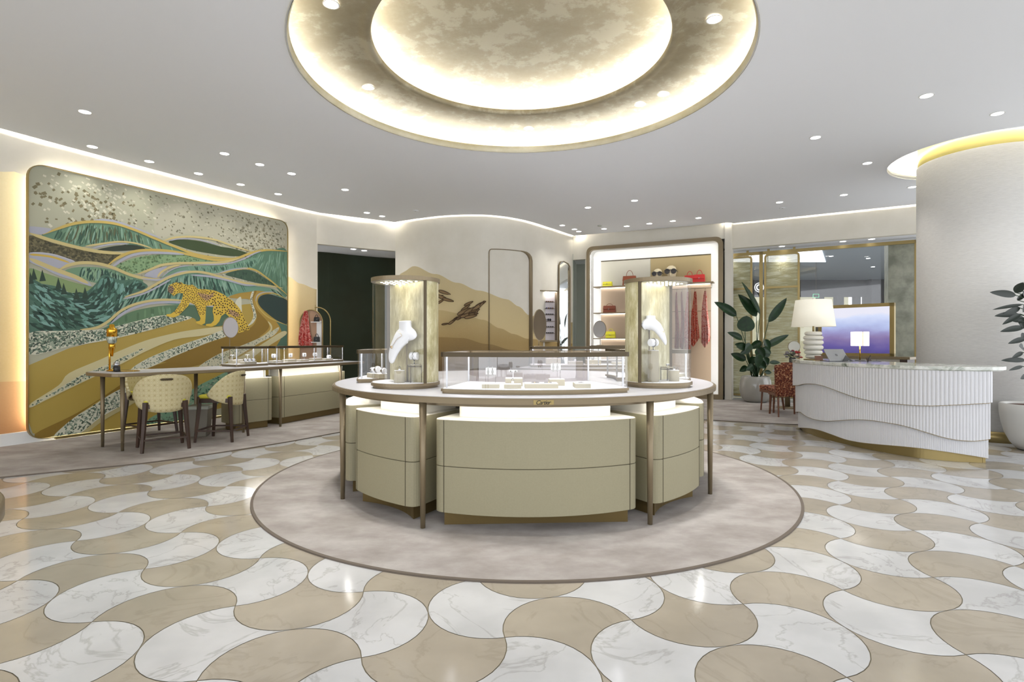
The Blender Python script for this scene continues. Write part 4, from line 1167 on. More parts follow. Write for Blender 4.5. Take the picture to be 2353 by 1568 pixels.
def bust(lb, loc, secs, neck, rodx, zfloor, jewels, sh=0.0):
    t = E('necklace_bust', lb, 'bust', loc)
    mb = MB(); n = 20; rings_ = []
    secs = spline(secs, 5)
    cen = [Vector((s[0], s[1], s[2])) for s in secs]
    vs = []
    for i, s in enumerate(secs):
        d = (cen[min(i+1, len(cen)-1)]-cen[max(i-1, 0)]).normalized()
        a = d.cross(Vector((0, 1, 0))).normalized(); b = Vector((0, 1, 0))
        b = (b-d*b.dot(d)).normalized()
        for k in range(n):
            tt = 2*PI*k/n
            vs.append(cen[i]+a*math.cos(tt)*s[3]+b*math.sin(tt)*s[4])
    fs = [(i*n+k, i*n+(k+1) % n, (i+1)*n+(k+1) % n, (i+1)*n+k) for i in range(len(secs)-1) for k in range(n)]
    mb.add(vs, fs, 0, True); mb.add(vs[:n], [tuple(range(n-1, -1, -1))]); mb.add(vs[-n:], [tuple(range(n))])
    x, z, w, hgt, lean = neck
    SH = lambda mb: setattr(mb, 'v', [(v[0], v[1]+sh*v[0], v[2]) for v in mb.v])
    mb.tube([(x, .015, z-.07), (x, .01, z-.03), (x+lean*.5, .005, z+hgt*.2), (x+lean*.9, 0, z+hgt*.7), (x+lean, 0, z+hgt)], [w*.5, w*1.1, w*.96, w*.9, w*.93], n=28)
    SH(mb); ob = mb.build('body', M['jewel'], t)
    md = ob.modifiers.new('remesh', 'REMESH'); md.mode = 'VOXEL'; md.voxel_size = .0035; md.use_smooth_shade = True
    md = ob.modifiers.new('smooth', 'SMOOTH'); md.factor = .5; md.iterations = 14
    mb = MB(); mb.tube([(rodx, .05, zfloor), (rodx, .045, cen[len(cen)//3].z)], .006, n=8); mb.lathe([(.045, zfloor), (.045, zfloor+.004)], (rodx, .05), n=20); SH(mb); mb.build('stand', M['bronze'], t)
    mb = MB()
    mb.tube(spline(jewels, 6), .002, n=5); mb.ball(jewels[-1], .013, .006, .013, n=8); SH(mb); mb.build('necklace', M['rosegold'], t)
    return t
zf = .9605+.048
Yb = 4.53
def loc_of(px_, Y): return ((px_-1176.5)/F*Y, Y)
K = .1276*Yb/F
def bz(u, v): return ((u-560)*K, ZY(700+v*.1276, Yb)-1.2)   # local x, z about (560 zoom)
cx0 = (860+560*.1276-1176.5)/F*Yb
secsL = [bz(770, 590)+(.075*0,)]  # placeholder
def sec(u, v, wa, wb, y=0): x, z = bz(u, v); return (x, y, z, wa, wb)
secsL = [sec(742, 600, .030, .036, .02), sec(725, 580, .042, .045, .015), sec(680, 552, .056, .052, .008), sec(600, 535, .070, .058, .0), sec(510, 580, .074, .055, -.015), sec(425, 690, .062, .046, -.033), sec(345, 830, .05, .035, -.045), sec(305, 960, .038, .026, -.05), sec(295, 1040, .024, .016, -.052), sec(295, 1070, .006, .006, -.052)]
nx_, nz_ = bz(560, 470)
jw = [(bz(430, 480)[0], -.075, bz(430, 480)[1]), (bz(520, 560)[0], -.078, bz(520, 560)[1]), (bz(430, 620)[0], -.084, bz(430, 620)[1]), (bz(350, 720)[0], -.086, bz(350, 720)[1]), (bz(305, 770)[0], -.083, bz(305, 770)[1])]
bl = bust('large white necklace bust with a gold pendant inside the left glass tower', (cx0, Yb, 1.2), secsL, (nx_, nz_, .066, .08, -.002), bz(568, 1000)[0], zf-1.2, jw, -.75)
# right bust
Yc = 4.60; K2 = .1913*Yc/F
cx1 = (1400+520*.1913-1176.5)/F*Yc
def sec2(u, v, wa, wb, y=0): return ((u-520)*K2, y, ZY(620+v*.1913, Yc)-1.2, wa, wb)
secsR = [sec2(390, 690, .034, .035, .02), sec2(430, 660, .045, .045, .01), sec2(500, 650, .052, .05, 0), sec2(570, 690, .046, .044, -.02), sec2(620, 760, .036, .034, -.03), sec2(660, 830, .026, .024, -.035), sec2(682, 885, .015, .014, -.035), sec2(690, 908, .004, .004, -.035)]
s2 = lambda u, v, y: ((u-520)*K2, y, ZY(620+v*.1913, Yc)-1.2)
br = bust('narrow white necklace bust turned right inside the right glass tower', (cx1, Yc, 1.2), secsR, ((495-520)*K2, ZY(620+625*.1913, Yc)-1.2, .049, .05, 0), (495-520)*K2, zf-1.2, [s2(560, 650, -.055), s2(600, 700, -.058), s2(636, 752, -.055)], .5)

def cyl_stand(lb, px_, Y, r, h, group=None):
    t = E('display_cylinder', lb, 'display stand', (*loc_of(px_, Y), zf), group=group)
    MB().lathe([(r, 0), (r, h-.004)], n=28).build('drum', M['block'], t)
    MB().lathe([(r-.001, h-.004), (r-.001, h)], n=28).build('cap', M['pad'], t)
    return t
cyl_stand('short pale cylinder stand under the gold ring in the left glass tower', 918, 4.46, .043, .102)
cyl_stand('tall grey cylinder stand under the roll in the right glass tower', 1501, 4.55, .045, .265)
cyl_stand('short grey cylinder stand under the ring in the right glass tower', 1549, 4.62, .043, .095)
ringstand('gold ring standing on the short cylinder in the left glass tower', *loc_of(918, 4.46), zf+.102, .4, h=.012)
ringstand('ring standing on the short cylinder in the right glass tower', *loc_of(1549, 4.62), zf+.095, .4, h=.012)
def wireframe_stand(lb, px_, Y, s, h):
    t = E('wire_stand', lb, 'display stand', (*loc_of(px_, Y), zf), R(25))
    for a in (-1, 1):
        for b in (-1, 1):
            MB().tube([(a*s, b*s, 0), (a*s, b*s, h)], .003, n=6).build('leg', M['bronze_dark'], t)
    mb = MB(); mb.ring([(-s-.003, -s-.003), (s+.003, -s-.003), (s+.003, s+.003), (-s-.003, s+.003)], [(-s+.003, -s+.003), (s-.003, -s+.003), (s-.003, s-.003), (-s+.003, s-.003)], h-.02, h-.015)
    mb.build('rail', M['bronze_dark'], t)
    MB().cbox((0, 0, h-.006), 2*s+.006, 2*s+.006, .008).build('tray', M['block'], t)
    return t
wireframe_stand('square wire stand carrying the bracelet roll in the left glass tower', 953, 4.50, .045, .148)
wireframe_stand('square wire stand behind the ring cylinder in the right glass tower', 1534, 4.72, .04, .115)
cuff('white roll with a gold bracelet on the wire stand in the left glass tower', *loc_of(952, 4.50), zf+.15, R(-20), r=.032, w=.07, h=.035)
cuff('grey-ended roll with a bracelet on the tall cylinder in the right glass tower', *loc_of(1501, 4.55), zf+.266, R(30), r=.032, w=.075, h=.03)
tbar('small earring bar on the wire stand in the right glass tower', *loc_of(1534, 4.72), zf+.118, 0, .02, .03)

# displays in the front case: pixel column, depth
zc_ = .9605+.038
def bat(nm, lb, x0, x1, Y, dy, hz, rz=0): 
    w = (x1-x0)/F*(Y); xc = ((x0+x1)/2-1176.5)/F*Y
    return block(nm, lb, xc, Y+dy/2, zc_, w, dy, hz, rz)
bat('display_block', 'low beige display block at the left end of the front case', 1107, 1147, 4.02, .13, .034)
bat('display_block', 'raised beige display block behind the small front block in the front case', 1161, 1201, 4.22, .12, .062)
bat('display_block', 'small low display block in front of the raised one in the front case', 1158, 1198, 4.0, .07, .034)
bat('display_block', 'widest display block in the middle of the front case', 1206, 1283, 4.02, .16, .036)
bat('display_block', 'raised display block right of the widest block in the front case', 1262, 1298, 4.27, .10, .052)
bat('display_block', 'low display block alone on the right of the front case', 1322, 1358, 4.04, .18, .036, R(0))
watchcard('pair of watches on a white cushion over the left block in the front case', *loc_of(1128, 4.10), zc_+.034, 0, .10, .078)
tbar('earring bar over the raised block in the front case', *loc_of(1179, 4.27), zc_+.062, 0, .055, .065)
ringstand('tiny cone with a ring on the small front block of the front case', *loc_of(1178, 4.03), zc_+.034, 0, .02)
watchcard('single watch on a white cushion over the right raised block in the front case', *loc_of(1277, 4.32), zc_+.052, 0, .105, .078)
for (a, rz_, lb) in ((1230, -.25, 'left of the two thin bracelets lying on the widest block in the front case'), (1259, .25, 'right of the two thin bracelets lying on the widest block in the front case')):
    t = E('bangle', lb, 'jewellery', (*loc_of(a, 4.10), zc_+.0385), rz_)
    MB().tube([(.03*math.cos(q), .022*math.sin(q), 0) for q in [2*PI*k/24 for k in range(25)]], .0022, n=6, cap=False).build('band', M['metalj'], t)
    MB().ball((.0, -.022, .001), .005, n=8).build('stone', M['rosegold'], t)
t = E('necklace', 'small diamond necklace lying on the right block in the front case', 'jewellery', (*loc_of(1335, 4.12), zc_+.0375))
MB().tube([(.022*math.cos(q), .02*math.sin(q), 0) for q in [2*PI*k/24 for k in range(25)]], .002, n=6, cap=False).build('chain', M['metalj'], t)
MB().ball((.0, -.02, .001), .006, n=8).build('pendant', M['metalj'], t)
# displays in the two side cases
for (lb, X, Y, sx, sy, hz, rz_) in (('long low display block in the left island case', -1.27, 5.2, .26, .13, .045, R(-50)), ('low display block in the right island case', 1.62, 5.35, .2, .1, .035, R(55))):
    block('display_block', lb, X, Y, zc_, sx, sy, hz, rz_)
for i, (dx, dy, h) in enumerate(((-.08, .09, .03), (-.02, .02, .045), (.06, -.07, .03))):
    cuff(row_label(i, 3, 'white roll', 'in the left island case'), -1.27+dx, 5.2+dy, zc_+.045, R(-40), r=.026+.006*(i == 1), w=.04, group='rolls in the left island case')
ringstand('white ring cone on the block in the right island case', 1.62, 5.33, zc_+.035, 0, .035)
# ------------------------------------------------------------------ long counter along the mural
CPX = (-4.4, 8.3)
cnt = E('long_counter', 'long narrow bronze-rimmed counter curving along the mural, with stools at its near end', 'counter', (-4.4, 8.3, 0), world=True)
cf = [(-4.66, 6.55), (-4.3, 7.05), (-3.85, 7.8), (-3.55, 8.5), (-3.02, 9.94), (-2.85, 10.5)]
cb = [(-3.7, 10.75), (-3.9, 10.1), (-4.4, 8.95), (-4.78, 8.1), (-5.1, 7.5), (-5.42, 7.05)]
cpoly = spline(cf, 6)+spline(cb, 6)
cpoly = spline([(-4.66, 6.55), (-4.3, 7.05), (-3.85, 7.8), (-3.55, 8.5), (-3.02, 9.94), (-2.85, 10.5)], 6)+[(-3.2, 10.72)]+spline([(-3.65, 10.72), (-3.9, 10.1), (-4.4, 8.95), (-4.78, 8.1), (-5.1, 7.5), (-5.38, 7.08)], 6)+[(-5.41, 6.98), (-5.40, 6.89), (-5.34, 6.82), (-5.26, 6.765), (-5.05, 6.64), (-4.86, 6.53), (-4.78, 6.495), (-4.71, 6.505)]
counter_top(cnt, cpoly)
for (x, y) in ((-5.178, 6.88), (-4.74, 6.62), (-4.62, 7.95), (-3.93, 7.96), (-3.62, 8.50), (-3.12, 9.9)):
    mb = MB(); leg_at(mb, x, y, .9155); mb.build('leg', M['bronze'], cnt)
def rect_poly(a, b, d, rad=.07):
    """a,b front ends, d depth to the left of a->b"""
    dx, dy = b[0]-a[0], b[1]-a[1]; L = math.hypot(dx, dy); nx, ny = -dy/L*d, dx/L*d
    return rounded([a, b, (b[0]+nx, b[1]+ny), (a[0]+nx, a[1]+ny)], rad)
def unit(parent, a, b, d):
    poly = rect_poly(a, b, d)
    dx, dy = b[0]-a[0], b[1]-a[1]; L = math.hypot(dx, dy); ux, uy = dx/L, dy/L
    lo_ = MB().prism(poly, .118, .449).build('drawer_unit', M['cream'], parent, bevel=.004)
    MB().prism(poly, .453, .784).build('upper_drawer', M['cream'], lo_, bevel=.004)
    mb = MB(); mb.prism(inset(poly, .006), .447, .455)
    for q in (a, b):
        s = .08 if q is a else -.08
        mb.cbox((q[0]+ux*s-uy*(.0015), q[1]+uy*s+ux*(.0015), .12), .005, .006, .662, math.atan2(uy, ux))
    mb.build('shadow_gap', M['seam'], lo_)
    MB().prism(inset(poly, .003), .7835, .7855).build('lit_top_layer', M['cream_grey'], lo_)  # paler layer, carries the strip light's wash in its colour
    MB().prism(inset(poly, .06), .0105, .12).build('plinth', M['plinth'], lo_)
    MB().prism(inset(poly, .10), .78, .9145).build('neck', M['cream_grey'], lo_, bevel=.003)
unit(cnt, (-4.10, 8.02), (-3.74, 8.52), .42)
unit(cnt, (-3.70, 8.70), (-3.12, 10.22), .42)
mb = MB(); mb.slab([(-3.98, 8.05), (-3.6, 8.75), (-3.02, 10.3)], -.02, .909, .9145); mb.build('under_counter_light', M['led_u'], cnt)
t = E('low_display_case', 'small low glass display case in the middle of the long counter', 'display case', (-4.2, 8.5, .9605), group='low glass cases', world=True)
vitrine(t, rounded([(-4.12, 8.12), (-3.87, 8.70), (-4.22, 8.92), (-4.50, 8.38)], .05), [(-4.13, 8.16), (-3.90, 8.69), (-4.22, 8.88), (-4.46, 8.38)])
t = E('low_display_case', 'longer low glass display case at the far end of the long counter', 'display case', (-3.7, 9.6, .9605), group='low glass cases', world=True)
vitrine(t, rounded([(-3.80, 8.78), (-3.20, 10.40), (-3.56, 10.55), (-4.16, 8.95)], .05), [(-3.81, 8.82), (-3.50, 9.63), (-3.23, 10.37), (-3.56, 10.5), (-4.12, 8.97)])
block('display_block', 'low display block in the small case on the long counter', -4.08, 8.42, zc_, .2, .12, .035, R(60))
block('display_block', 'raised display block at the back of the small case on the long counter', -4.27, 8.52, zc_, .3, .12, .06, R(60))
for i in range(3): cuff(row_label(i, 3, 'small white roll', 'in the small counter case'), -4.10+.035*i, 8.36+.06*i, zc_+.035, R(-20), r=.024, w=.03, group='rolls in the small case')
tbar('earring bar at the left end of the small case on the long counter', -4.33, 8.42, zc_+.06, R(40), .07, .06)
tbar('earring bar at the right end of the small case on the long counter', -4.20, 8.64, zc_+.06, R(40), .07, .06)
for i, s in enumerate((0.0, .2, .4, .62, .82)):
    x = -3.92+.55*s; y = 8.98+1.40*s
    block('display_block', row_label(i, 5, 'low block', 'in the longer counter case'), x+.03, y-.02, zc_, .2, .12, .03+.012*(i % 2), R(68), group='blocks in the longer counter case')
for i, s in enumerate((.05, .30, .52, .70, .95)):
    x = -3.94+.55*s; y = 8.98+1.40*s
    cuff(row_label(i, 5, 'bracelet roll', 'in the longer counter case'), x-.06, y+.02, zc_, R(10+10*i), r=.034, w=.06, h=.07 if i < 4 else .02, group='rolls in the longer counter case')

def round_mirror(lb, x, y, z0, zc, r, rz, facing='back', col=None, rx=None):
    t = E('table_mirror', lb, 'mirror', (x, y, z0), rz)
    MB().lathe([(.07, 0), (.07, .006), (.012, .012)], n=24).build('base', M['bronze'], t)
    MB().tube([(0, 0, .01), (0, 0, zc-z0)], .006, n=8).build('pole', M['bronze'], t)
    mb = MB(); mb.lathe([(r, -.006), (r+.004, 0), (r, .006)], n=40)
    mb.xf(Matrix.Translation((0, -.015, zc-z0)) @ Matrix.Rotation(PI/2, 4, 'X')); mb.build('mirror_frame', M['bronze'], t)
    mb = MB(); mb.lathe([(r-.006, .0061), (r-.006, .0075)], n=40)
    mb.xf(Matrix.Translation((0, -.015, zc-z0)) @ Matrix.Rotation(PI/2, 4, 'X')); mb.build('mirror_glass', col or M['mirror'], t)
    return t
M['mirror_grey'] = mat('grey_backed_mirror', (178, 176, 178), 0.3, 0.2)
x, y = XY(530, 8.75); x, y = -4.525, 8.72
round_mirror('round tabletop mirror on a pole standing on the long counter before the leopard', x, y, .9605, ZY(753, y), .165, R(76), col=M['mirror_grey'])
# gold lamp, tray and dome candle at the near end of the counter
lx, ly = -5.17, 7.03
t = E('tray', 'thin oval gold tray under the gold lamp on the long counter', 'tray', (-5.02, 7.02, .9605), R(-20))
MB().lathe([(.10, 0), (.235, .002), (.25, .009), (.244, .009), (.232, .005), (.0001, .005)], n=40, sy=.55).build('dish', M['gold'], t)
t = E('gold_table_lamp', 'tall polished gold table lamp with a glass middle on the long counter', 'lamp', (lx, ly, .9665))
MB().lathe([(.055, 0), (.055, .008), (.014, .014)], n=24).build('foot', M['gold'], t)
zz = lambda v: ZY(730+v*.0893, ly)-.9665
MB().tube([(-.03, 0, .01), (-.03, 0, zz(640))], .0115, n=10).build('stem', M['gold'], t)
mb = MB(); mb.lathe([(.012, zz(1000)), (.03, zz(800)), (.036, zz(790)), (.036, zz(690)), (.03, zz(672))], n=20); mb.tube([(-.03, 0, zz(850)), (.0, 0, zz(800))], .008, n=8); mb.build('lower_holder', M['gold'], t)
M['crystal'] = mat('ribbed_crystal', (170, 176, 160), 0.1, 0.1, spec=0.9)
noise_col(M['crystal'], [(90, 96, 84), (170, 178, 162), (226, 230, 220)], scale=30, detail=3, stretch=(1, 1, .4), pos=[.35, .5, .65])
MB().lathe([(.03, zz(672)), (.05, zz(640)), (.056, zz(560)), (.057, zz(490))], n=24).build('glass_body', M['crystal'], t)
MB().lathe([(.058, zz(492)), (.058, zz(310)), (.052, zz(280)), (.03, zz(262)), (.03, zz(200)), (.026, zz(190)), (.026, zz(175)), (.0001, zz(172))], n=24).build('shade', M['gold'], t)
t = E('dome_candle', 'black and clear glass dome candle beside the gold lamp', 'candle', (-4.985, 6.86, .9665))
MB().lathe([(.036, 0), (.038, .004), (.038, .062), (.034, .066)], n=24).build('base', M['black'], t)
MB().lathe([(.034, .066), (.035, .09), (.030, .112), (.018, .125), (.0001, .13)], n=24).build('dome', M['silver'], t)

# stools
M['yellow'] = mat('yellow_seat_leather', (198, 190, 62), 0.5)
M['weave'] = mat('patterned_cream_fabric', (214, 204, 160), 0.75)
def _weave(m):
    tc = N(m, 'ShaderNodeUVMap'); sep = N(m, 'ShaderNodeSeparateXYZ'); LK(m, tc.outputs[0], sep.inputs[0])
    def mth(op, a, b=None, c=None):
        n = N(m, 'ShaderNodeMath', operation=op)
        for i, v in enumerate((a, b, c)):
            if v is None: continue
            if isinstance(v, (int, float)): n.inputs[i].default_value = v
            else: LK(m, v, n.inputs[i])
        return n.outputs[0]
    X = mth('MULTIPLY', sep.outputs[0], 1/.062); Z = mth('MULTIPLY', sep.outputs[1], 1/.062)
    fx = mth('SUBTRACT', mth('PINGPONG', X, .5), .25); fz = mth('SUBTRACT', mth('PINGPONG', Z, .5), .25)
    ax = mth('PINGPONG', X, .5); az = mth('PINGPONG', Z, .5)
    d = mth('ADD', ax, az)                       # diamond distance 0..1
    w = mth('PINGPONG', mth('MULTIPLY', d, 5), .5)
    line1 = mth('LESS_THAN', w, .2)
    cx_ = mth('MULTIPLY', mth('LESS_THAN', mth('ABSOLUTE', mth('SUBTRACT', ax, az)), .045), mth('LESS_THAN', d, .42))
    tot = mth('MAXIMUM', line1, cx_)
    mx = N(m, 'ShaderNodeMix', data_type='RGBA'); mx.inputs[6].default_value = lin((222, 214, 176)); mx.inputs[7].default_value = lin((158, 138, 84))
    LK(m, tot, mx.inputs[0]); LK(m, mx.outputs[2], bs(m).inputs['Base Color'])
_weave(M['weave'])
def make_stool(lb, loc, rz):
    t = E('counter_stool', lb, 'stool', (*loc, .0105), rz, group='stools at the long counter')
    sq = rounded([(-.225, -.2), (.225, -.2), (.24, .22), (-.24, .22)], .07)
    MB().prism(sq, .575, .625, smooth=False).build('seat', M['yellow'], t, bevel=.02)
    mb = MB(); mb.ring(inset(sq, -.004), inset(sq, .03), .52, .577); mb.build('seat_rail', M['wood'], t, bevel=.006)
    for a in (-1, 1):
        for b in (-1, 1):
            mb = MB(); mb.tube([(a*.245, b*.24, 0), (a*.215, b*.205, .42), (a*.205, b*.195, .60)], [.021, .030, .034], n=4, smooth=False)
            mb.build('leg', M['wood'], t, bevel=.004)
    z = .15
    for (p, q) in (((-.235, -.23), (.235, -.23)), ((-.235, .23), (.235, .23)), ((-.235, -.23), (-.235, .23)), ((.235, -.23), (.235, .23))):
        mb = MB(); mb.tube([(*p, z), (*q, z)], .014, n=4, smooth=False); mb.build('stretcher', M['wood'], t)
    # wrap-around shell
    mb = MB(); n = 36; A = R(97); rows = 8
    outer_, inner_ = [], []
    uvs = []
    def shp(k, off):
        th = -A+2*A*k/n; rx, ry = .295-off, .275-off
        x = rx*math.sin(th); y = -ry*math.cos(th)+.02
        q = abs(th)/A
        top = .935-.30*q**2.6; bot = .47+.13*q**2.0
        return x, y, top, bot, th
    vs = []
    for off in (0, .028):
        for k in range(n+1):
            x, y, top, bot, th = shp(k, off)
            for r_ in range(rows+1):
                u = r_/rows; zc = bot+(top-bot)*u
                fl_ = 1+.10*(u-.3)
                vs.append((x*fl_, y*fl_, zc))
    W = rows+1; fs = []; O = (n+1)*W
    for k in range(n):
        for r_ in range(rows):
            fs.append((k*W+r_, (k+1)*W+r_, (k+1)*W+r_+1, k*W+r_+1))
            fs.append((O+(k+1)*W+r_, O+k*W+r_, O+k*W+r_+1, O+(k+1)*W+r_+1))
        fs.append((k*W+rows, (k+1)*W+rows, O+(k+1)*W+rows, O+k*W+rows)); fs.append(((k+1)*W, k*W, O+k*W, O+(k+1)*W))
    for r_ in range(rows): fs.append((r_+1, O+r_+1, O+r_, r_)); fs.append((n*W+r_, O+n*W+r_, O+n*W+r_+1, n*W+r_+1))
    mb.add(vs, fs, 0, True)
    o = mb.build('backrest', M['weave'], t)
    me = o.data; uv = me.uv_layers.new(name='UVMap')
    for p in me.polygons:
        for li in p.loop_indices:
            v = me.vertices[me.loops[li].vertex_index].co; th = math.atan2(v.x, -(v.y-.02))
            uv.data[li].uv = (th*.29, v.z)
    mb = MB(); hl = [(.315*math.sin(a), -.30*math.cos(a)+.02-.008, .875) for a in [R(-12)+R(24)*k/8 for k in range(9)]]
    mb.tube(hl, [.006]+[.011]*7+[.006], n=8, sq=(1, 1.2)); mb.build('pull_handle', M['bronze_dark'], t)
    return t
st = make_stool('patterned counter stool nearest the camera, its back turned to the room', (-4.36, 6.80), R(40))
dup(st, (-3.95, 7.42, .0105), R(93), 'patterned counter stool seen from the side, beside the grey bin')
dup(st, (-5.20, 7.82, .0105), R(-120), 'patterned counter stool on the mural side of the long counter')
x, y = XY(483, 7.95)
t = E('waste_bin', 'tapered grey bin standing under the counter behind the side-on stool', 'bin', (-4.40, 7.68, .0105), R(15))
def taper(mb, a, b, z0, z1, mi=0):
    vs = [(-a, -a, z0), (a, -a, z0), (a, a, z0), (-a, a, z0), (-b, -b, z1), (b, -b, z1), (b, b, z1), (-b, b, z1)]
    mb.add(vs, [(3, 2, 1, 0), (4, 5, 6, 7), (0, 1, 5, 4), (1, 2, 6, 5), (2, 3, 7, 6), (3, 0, 4, 7)], mi)
M['bin'] = mat('grey_plastic_bin', (122, 116, 104), 0.5)
mb = MB(); taper(mb, .10, .135, 0, .40); mb.build('body', M['bin'], t, bevel=.01)
mb = MB(); mb.cbox((0, 0, .385), .29, .29, .05); mb.build('lid', M['wall_grey'], t, bevel=.012)

# arched mirror, its reflection built as scarf, bags, shelves and panels
ax, ay = XY(715, 10.9)
t = E('arched_mirror', 'tall arched brass mirror frame standing at the far end of the long counter', 'mirror', (ax, ay, 0), R(4))
aw = .225; zb, zs = .012, ZY(742, ay)
arch = [(-aw, 0, zb)]+[(-aw, 0, zs*k/6+zb*(1-k/6)) for k in range(1, 6)]+[(-aw*math.cos(a), 0, zs+aw*math.sin(a)*1.15) for a in [PI*k/20 for k in range(21)]]+[(aw, 0, zb)]
MB().tube(arch, .011, n=8).build('frame', M['brass'], t)
arch2 = [(p[0]*1.0+.14, .08, p[2]+.05) for p in arch[6:]]
arch2 = [(aw*1.18*math.cos(a)+.10, .05, zs+.03+aw*1.25*math.sin(a)) for a in [PI*.55*k/14 for k in range(15)]][::-1]+[(aw*1.18+.10, .05, zb)]
MB().tube(arch2, .012, n=8).build('outer_rail', M['brass'], t)
MB().tube([(.075, .03, zs+aw*1.1), (.075, .03, zs+aw*1.15+.10)], .006, n=6).build('finial', M['brass'], t)
M['mirtan'] = mat('reflected_tan_panel', (168, 134, 106), 0.6)
mb = MB(); pts = [(p[0]*.96, p[2]) for p in arch]; mb.add([(p[0], .012, p[1]) for p in pts]+[(p[0], .03, p[1]) for p in pts], [tuple(range(len(pts)))]+[tuple(range(2*len(pts)-1, len(pts)-1, -1))]); mb.build('panel', M['mirtan'], t)
mb = MB(); mb.box(.105, .20, .006, .011, zb+.01, zs+.04); mb.build('reflected_white_panel', M['white'], t)
for k, zz_ in enumerate((ZY(740, ay), ZY(786, ay))):
    MB().box(.02, .2, -.10, .011, zz_-.014, zz_).build('shelf', M['white'], t)
# scarf: draped cloth
def scarf_mat(name, a, b, c, sc=9):
    m = mat(name, a, 0.75)
    noise_col(m, [a, a, b, a, c, a], scale=sc, detail=5, dist=1.5, pos=[.3, .44, .47, .52, .58, .62]); return m
M['scarf_red'] = scarf_mat('red_printed_silk', (158, 36, 24), (214, 178, 150), (200, 96, 70), 14)
M['scarf_pink'] = scarf_mat('coral_printed_silk', (188, 62, 52), (232, 190, 176), (150, 28, 30), 12)
M['scarf_plum'] = scarf_mat('plum_printed_silk', (120, 34, 34), (180, 120, 112), (150, 50, 46), 16)
M['scarf_white'] = scarf_mat('red_and_white_printed_silk', (176, 58, 44), (226, 208, 196), (232, 216, 206), 16)
def scarf(lb, x, y, ztop, zbot, w, m, rz=0, slant=.1, group=None, seed=0, hook=True):
    rnd = random.Random(seed)
    t = E('silk_scarf', lb, 'scarf', (x, y, ztop), rz, group)
    mb = MB(); nu, nv = 28, 26; L = ztop-zbot; vs = []
    ph = rnd.uniform(0, 6)
    for side in (0, 1):
        for j in range(nv+1):
            v = j/nv; ww = w*(.22+.78*min(1, v*1.25)**.8)
            for i in range(nu+1):
                u = i/nu-.5
                xx = u*ww; dep = .030*math.sin(u*22+ph+v*1.5)*(.3+v)*min(1, 1)+.012*math.sin(u*47+ph)
                cut = slant*abs(u+.25*math.sin(ph))*2*L*.5
                z = -v*(L-cut*1.0)
                vs.append((xx+.012*math.sin(v*6+ph), dep+side*.006, z))
    Wd = nu+1; O = (nv+1)*Wd
    fs = [(j*Wd+i, j*Wd+i+1, (j+1)*Wd+i+1, (j+1)*Wd+i) for j in range(nv) for i in range(nu)]
    fs += [(O+j*Wd+i+1, O+j*Wd+i, O+(j+1)*Wd+i, O+(j+1)*Wd+i+1) for j in range(nv) for i in range(nu)]
    mb.add(vs, fs, 0, True); mb.build('cloth', m, t)
    if hook:
        hk = [(0, 0, -.03), (0, 0, .04), (.012, 0, .055), (.0, 0, .067)]
        MB().tube(hk, .003, n=6).build('hook', M['bronze_dark'], t)
    return t
scarf('built reflection of a coral and red silk scarf in the arched mirror', ax-.10, ay-.05, ZY(715, ay), ZY(800, ay), .25, M['scarf_pink'], 0, .02, seed=3, hook=False)
def handbag(lb, x, y, z, w, h, d, m, rz=0, handle=.08, flap=True, group=None, clasp='silver'):
    t = E('handbag', lb, 'handbag', (x, y, z), rz, group)
    mb = MB(); a, b = w/2, w/2*.90
    vs = [(-a, -d/2, 0), (a, -d/2, 0), (a, d/2, 0), (-a, d/2, 0), (-b, -d/4, h), (b, -d/4, h), (b, d/4, h), (-b, d/4, h)]
    mb.add(vs, [(3, 2, 1, 0), (4, 5, 6, 7), (0, 1, 5, 4), (1, 2, 6, 5), (2, 3, 7, 6), (3, 0, 4, 7)]); mb.build('body', m, t, bevel=.012)
    if flap:
        mb = MB(); f = .5
        p = [(-b*1.0, -d/4-.012, h+.002), (b*1.0, -d/4-.012, h+.002), (a*.97, -d/2*.78-.012, h*(1-f)), (-a*.97, -d/2*.78-.012, h*(1-f))]
        vs = p+[(q[0], q[1]+.012, q[2]) for q in p]
        mb.add(vs, [(0, 3, 2, 1), (4, 5, 6, 7), (0, 1, 5, 4), (1, 2, 6, 5), (2, 3, 7, 6), (3, 0, 4, 7)]); mb.build('flap', m, t, bevel=.004)
    mb = MB(); r_ = w*.055; yy = -d/2*.78-.018
    mb.tube([(r_*math.cos(q), yy, h*.52+r_*math.sin(q)) for q in [R(40)+R(280)*k/16 for k in range(17)]], .0035, n=6); mb.build('clasp', M[clasp], t)
    if handle:
        mb = MB(); mb.tube([(w*.24*math.cos(q), 0, h+handle*math.sin(q)) for q in [PI*k/14 for k in range(15)]], .006, n=8, cap=True); mb.build('handle', m, t)
    return t
M['leather_black'] = mat('black_leather', (18, 18, 20), 0.35)
M['leather_yellow'] = mat('acid_yellow_leather', (222, 214, 52), 0.4)
M['leather_brown'] = mat('tan_brown_leather', (134, 66, 36), 0.4)
M['leather_dbrown'] = mat('brown_leather', (112, 54, 32), 0.4)
M['leather_red'] = mat('red_leather', (196, 40, 36), 0.4)
handbag('built reflection of a small black handbag low in the arched mirror', ax+.13, ay-.045, ZY(786, ay), .12, .10, .07, M['leather_black'], .1, .06)
handbag('built reflection of a small black handbag high in the arched mirror', ax+.125, ay-.045, ZY(740, ay), .11, .09, .07, M['leather_black'], .5, .05)

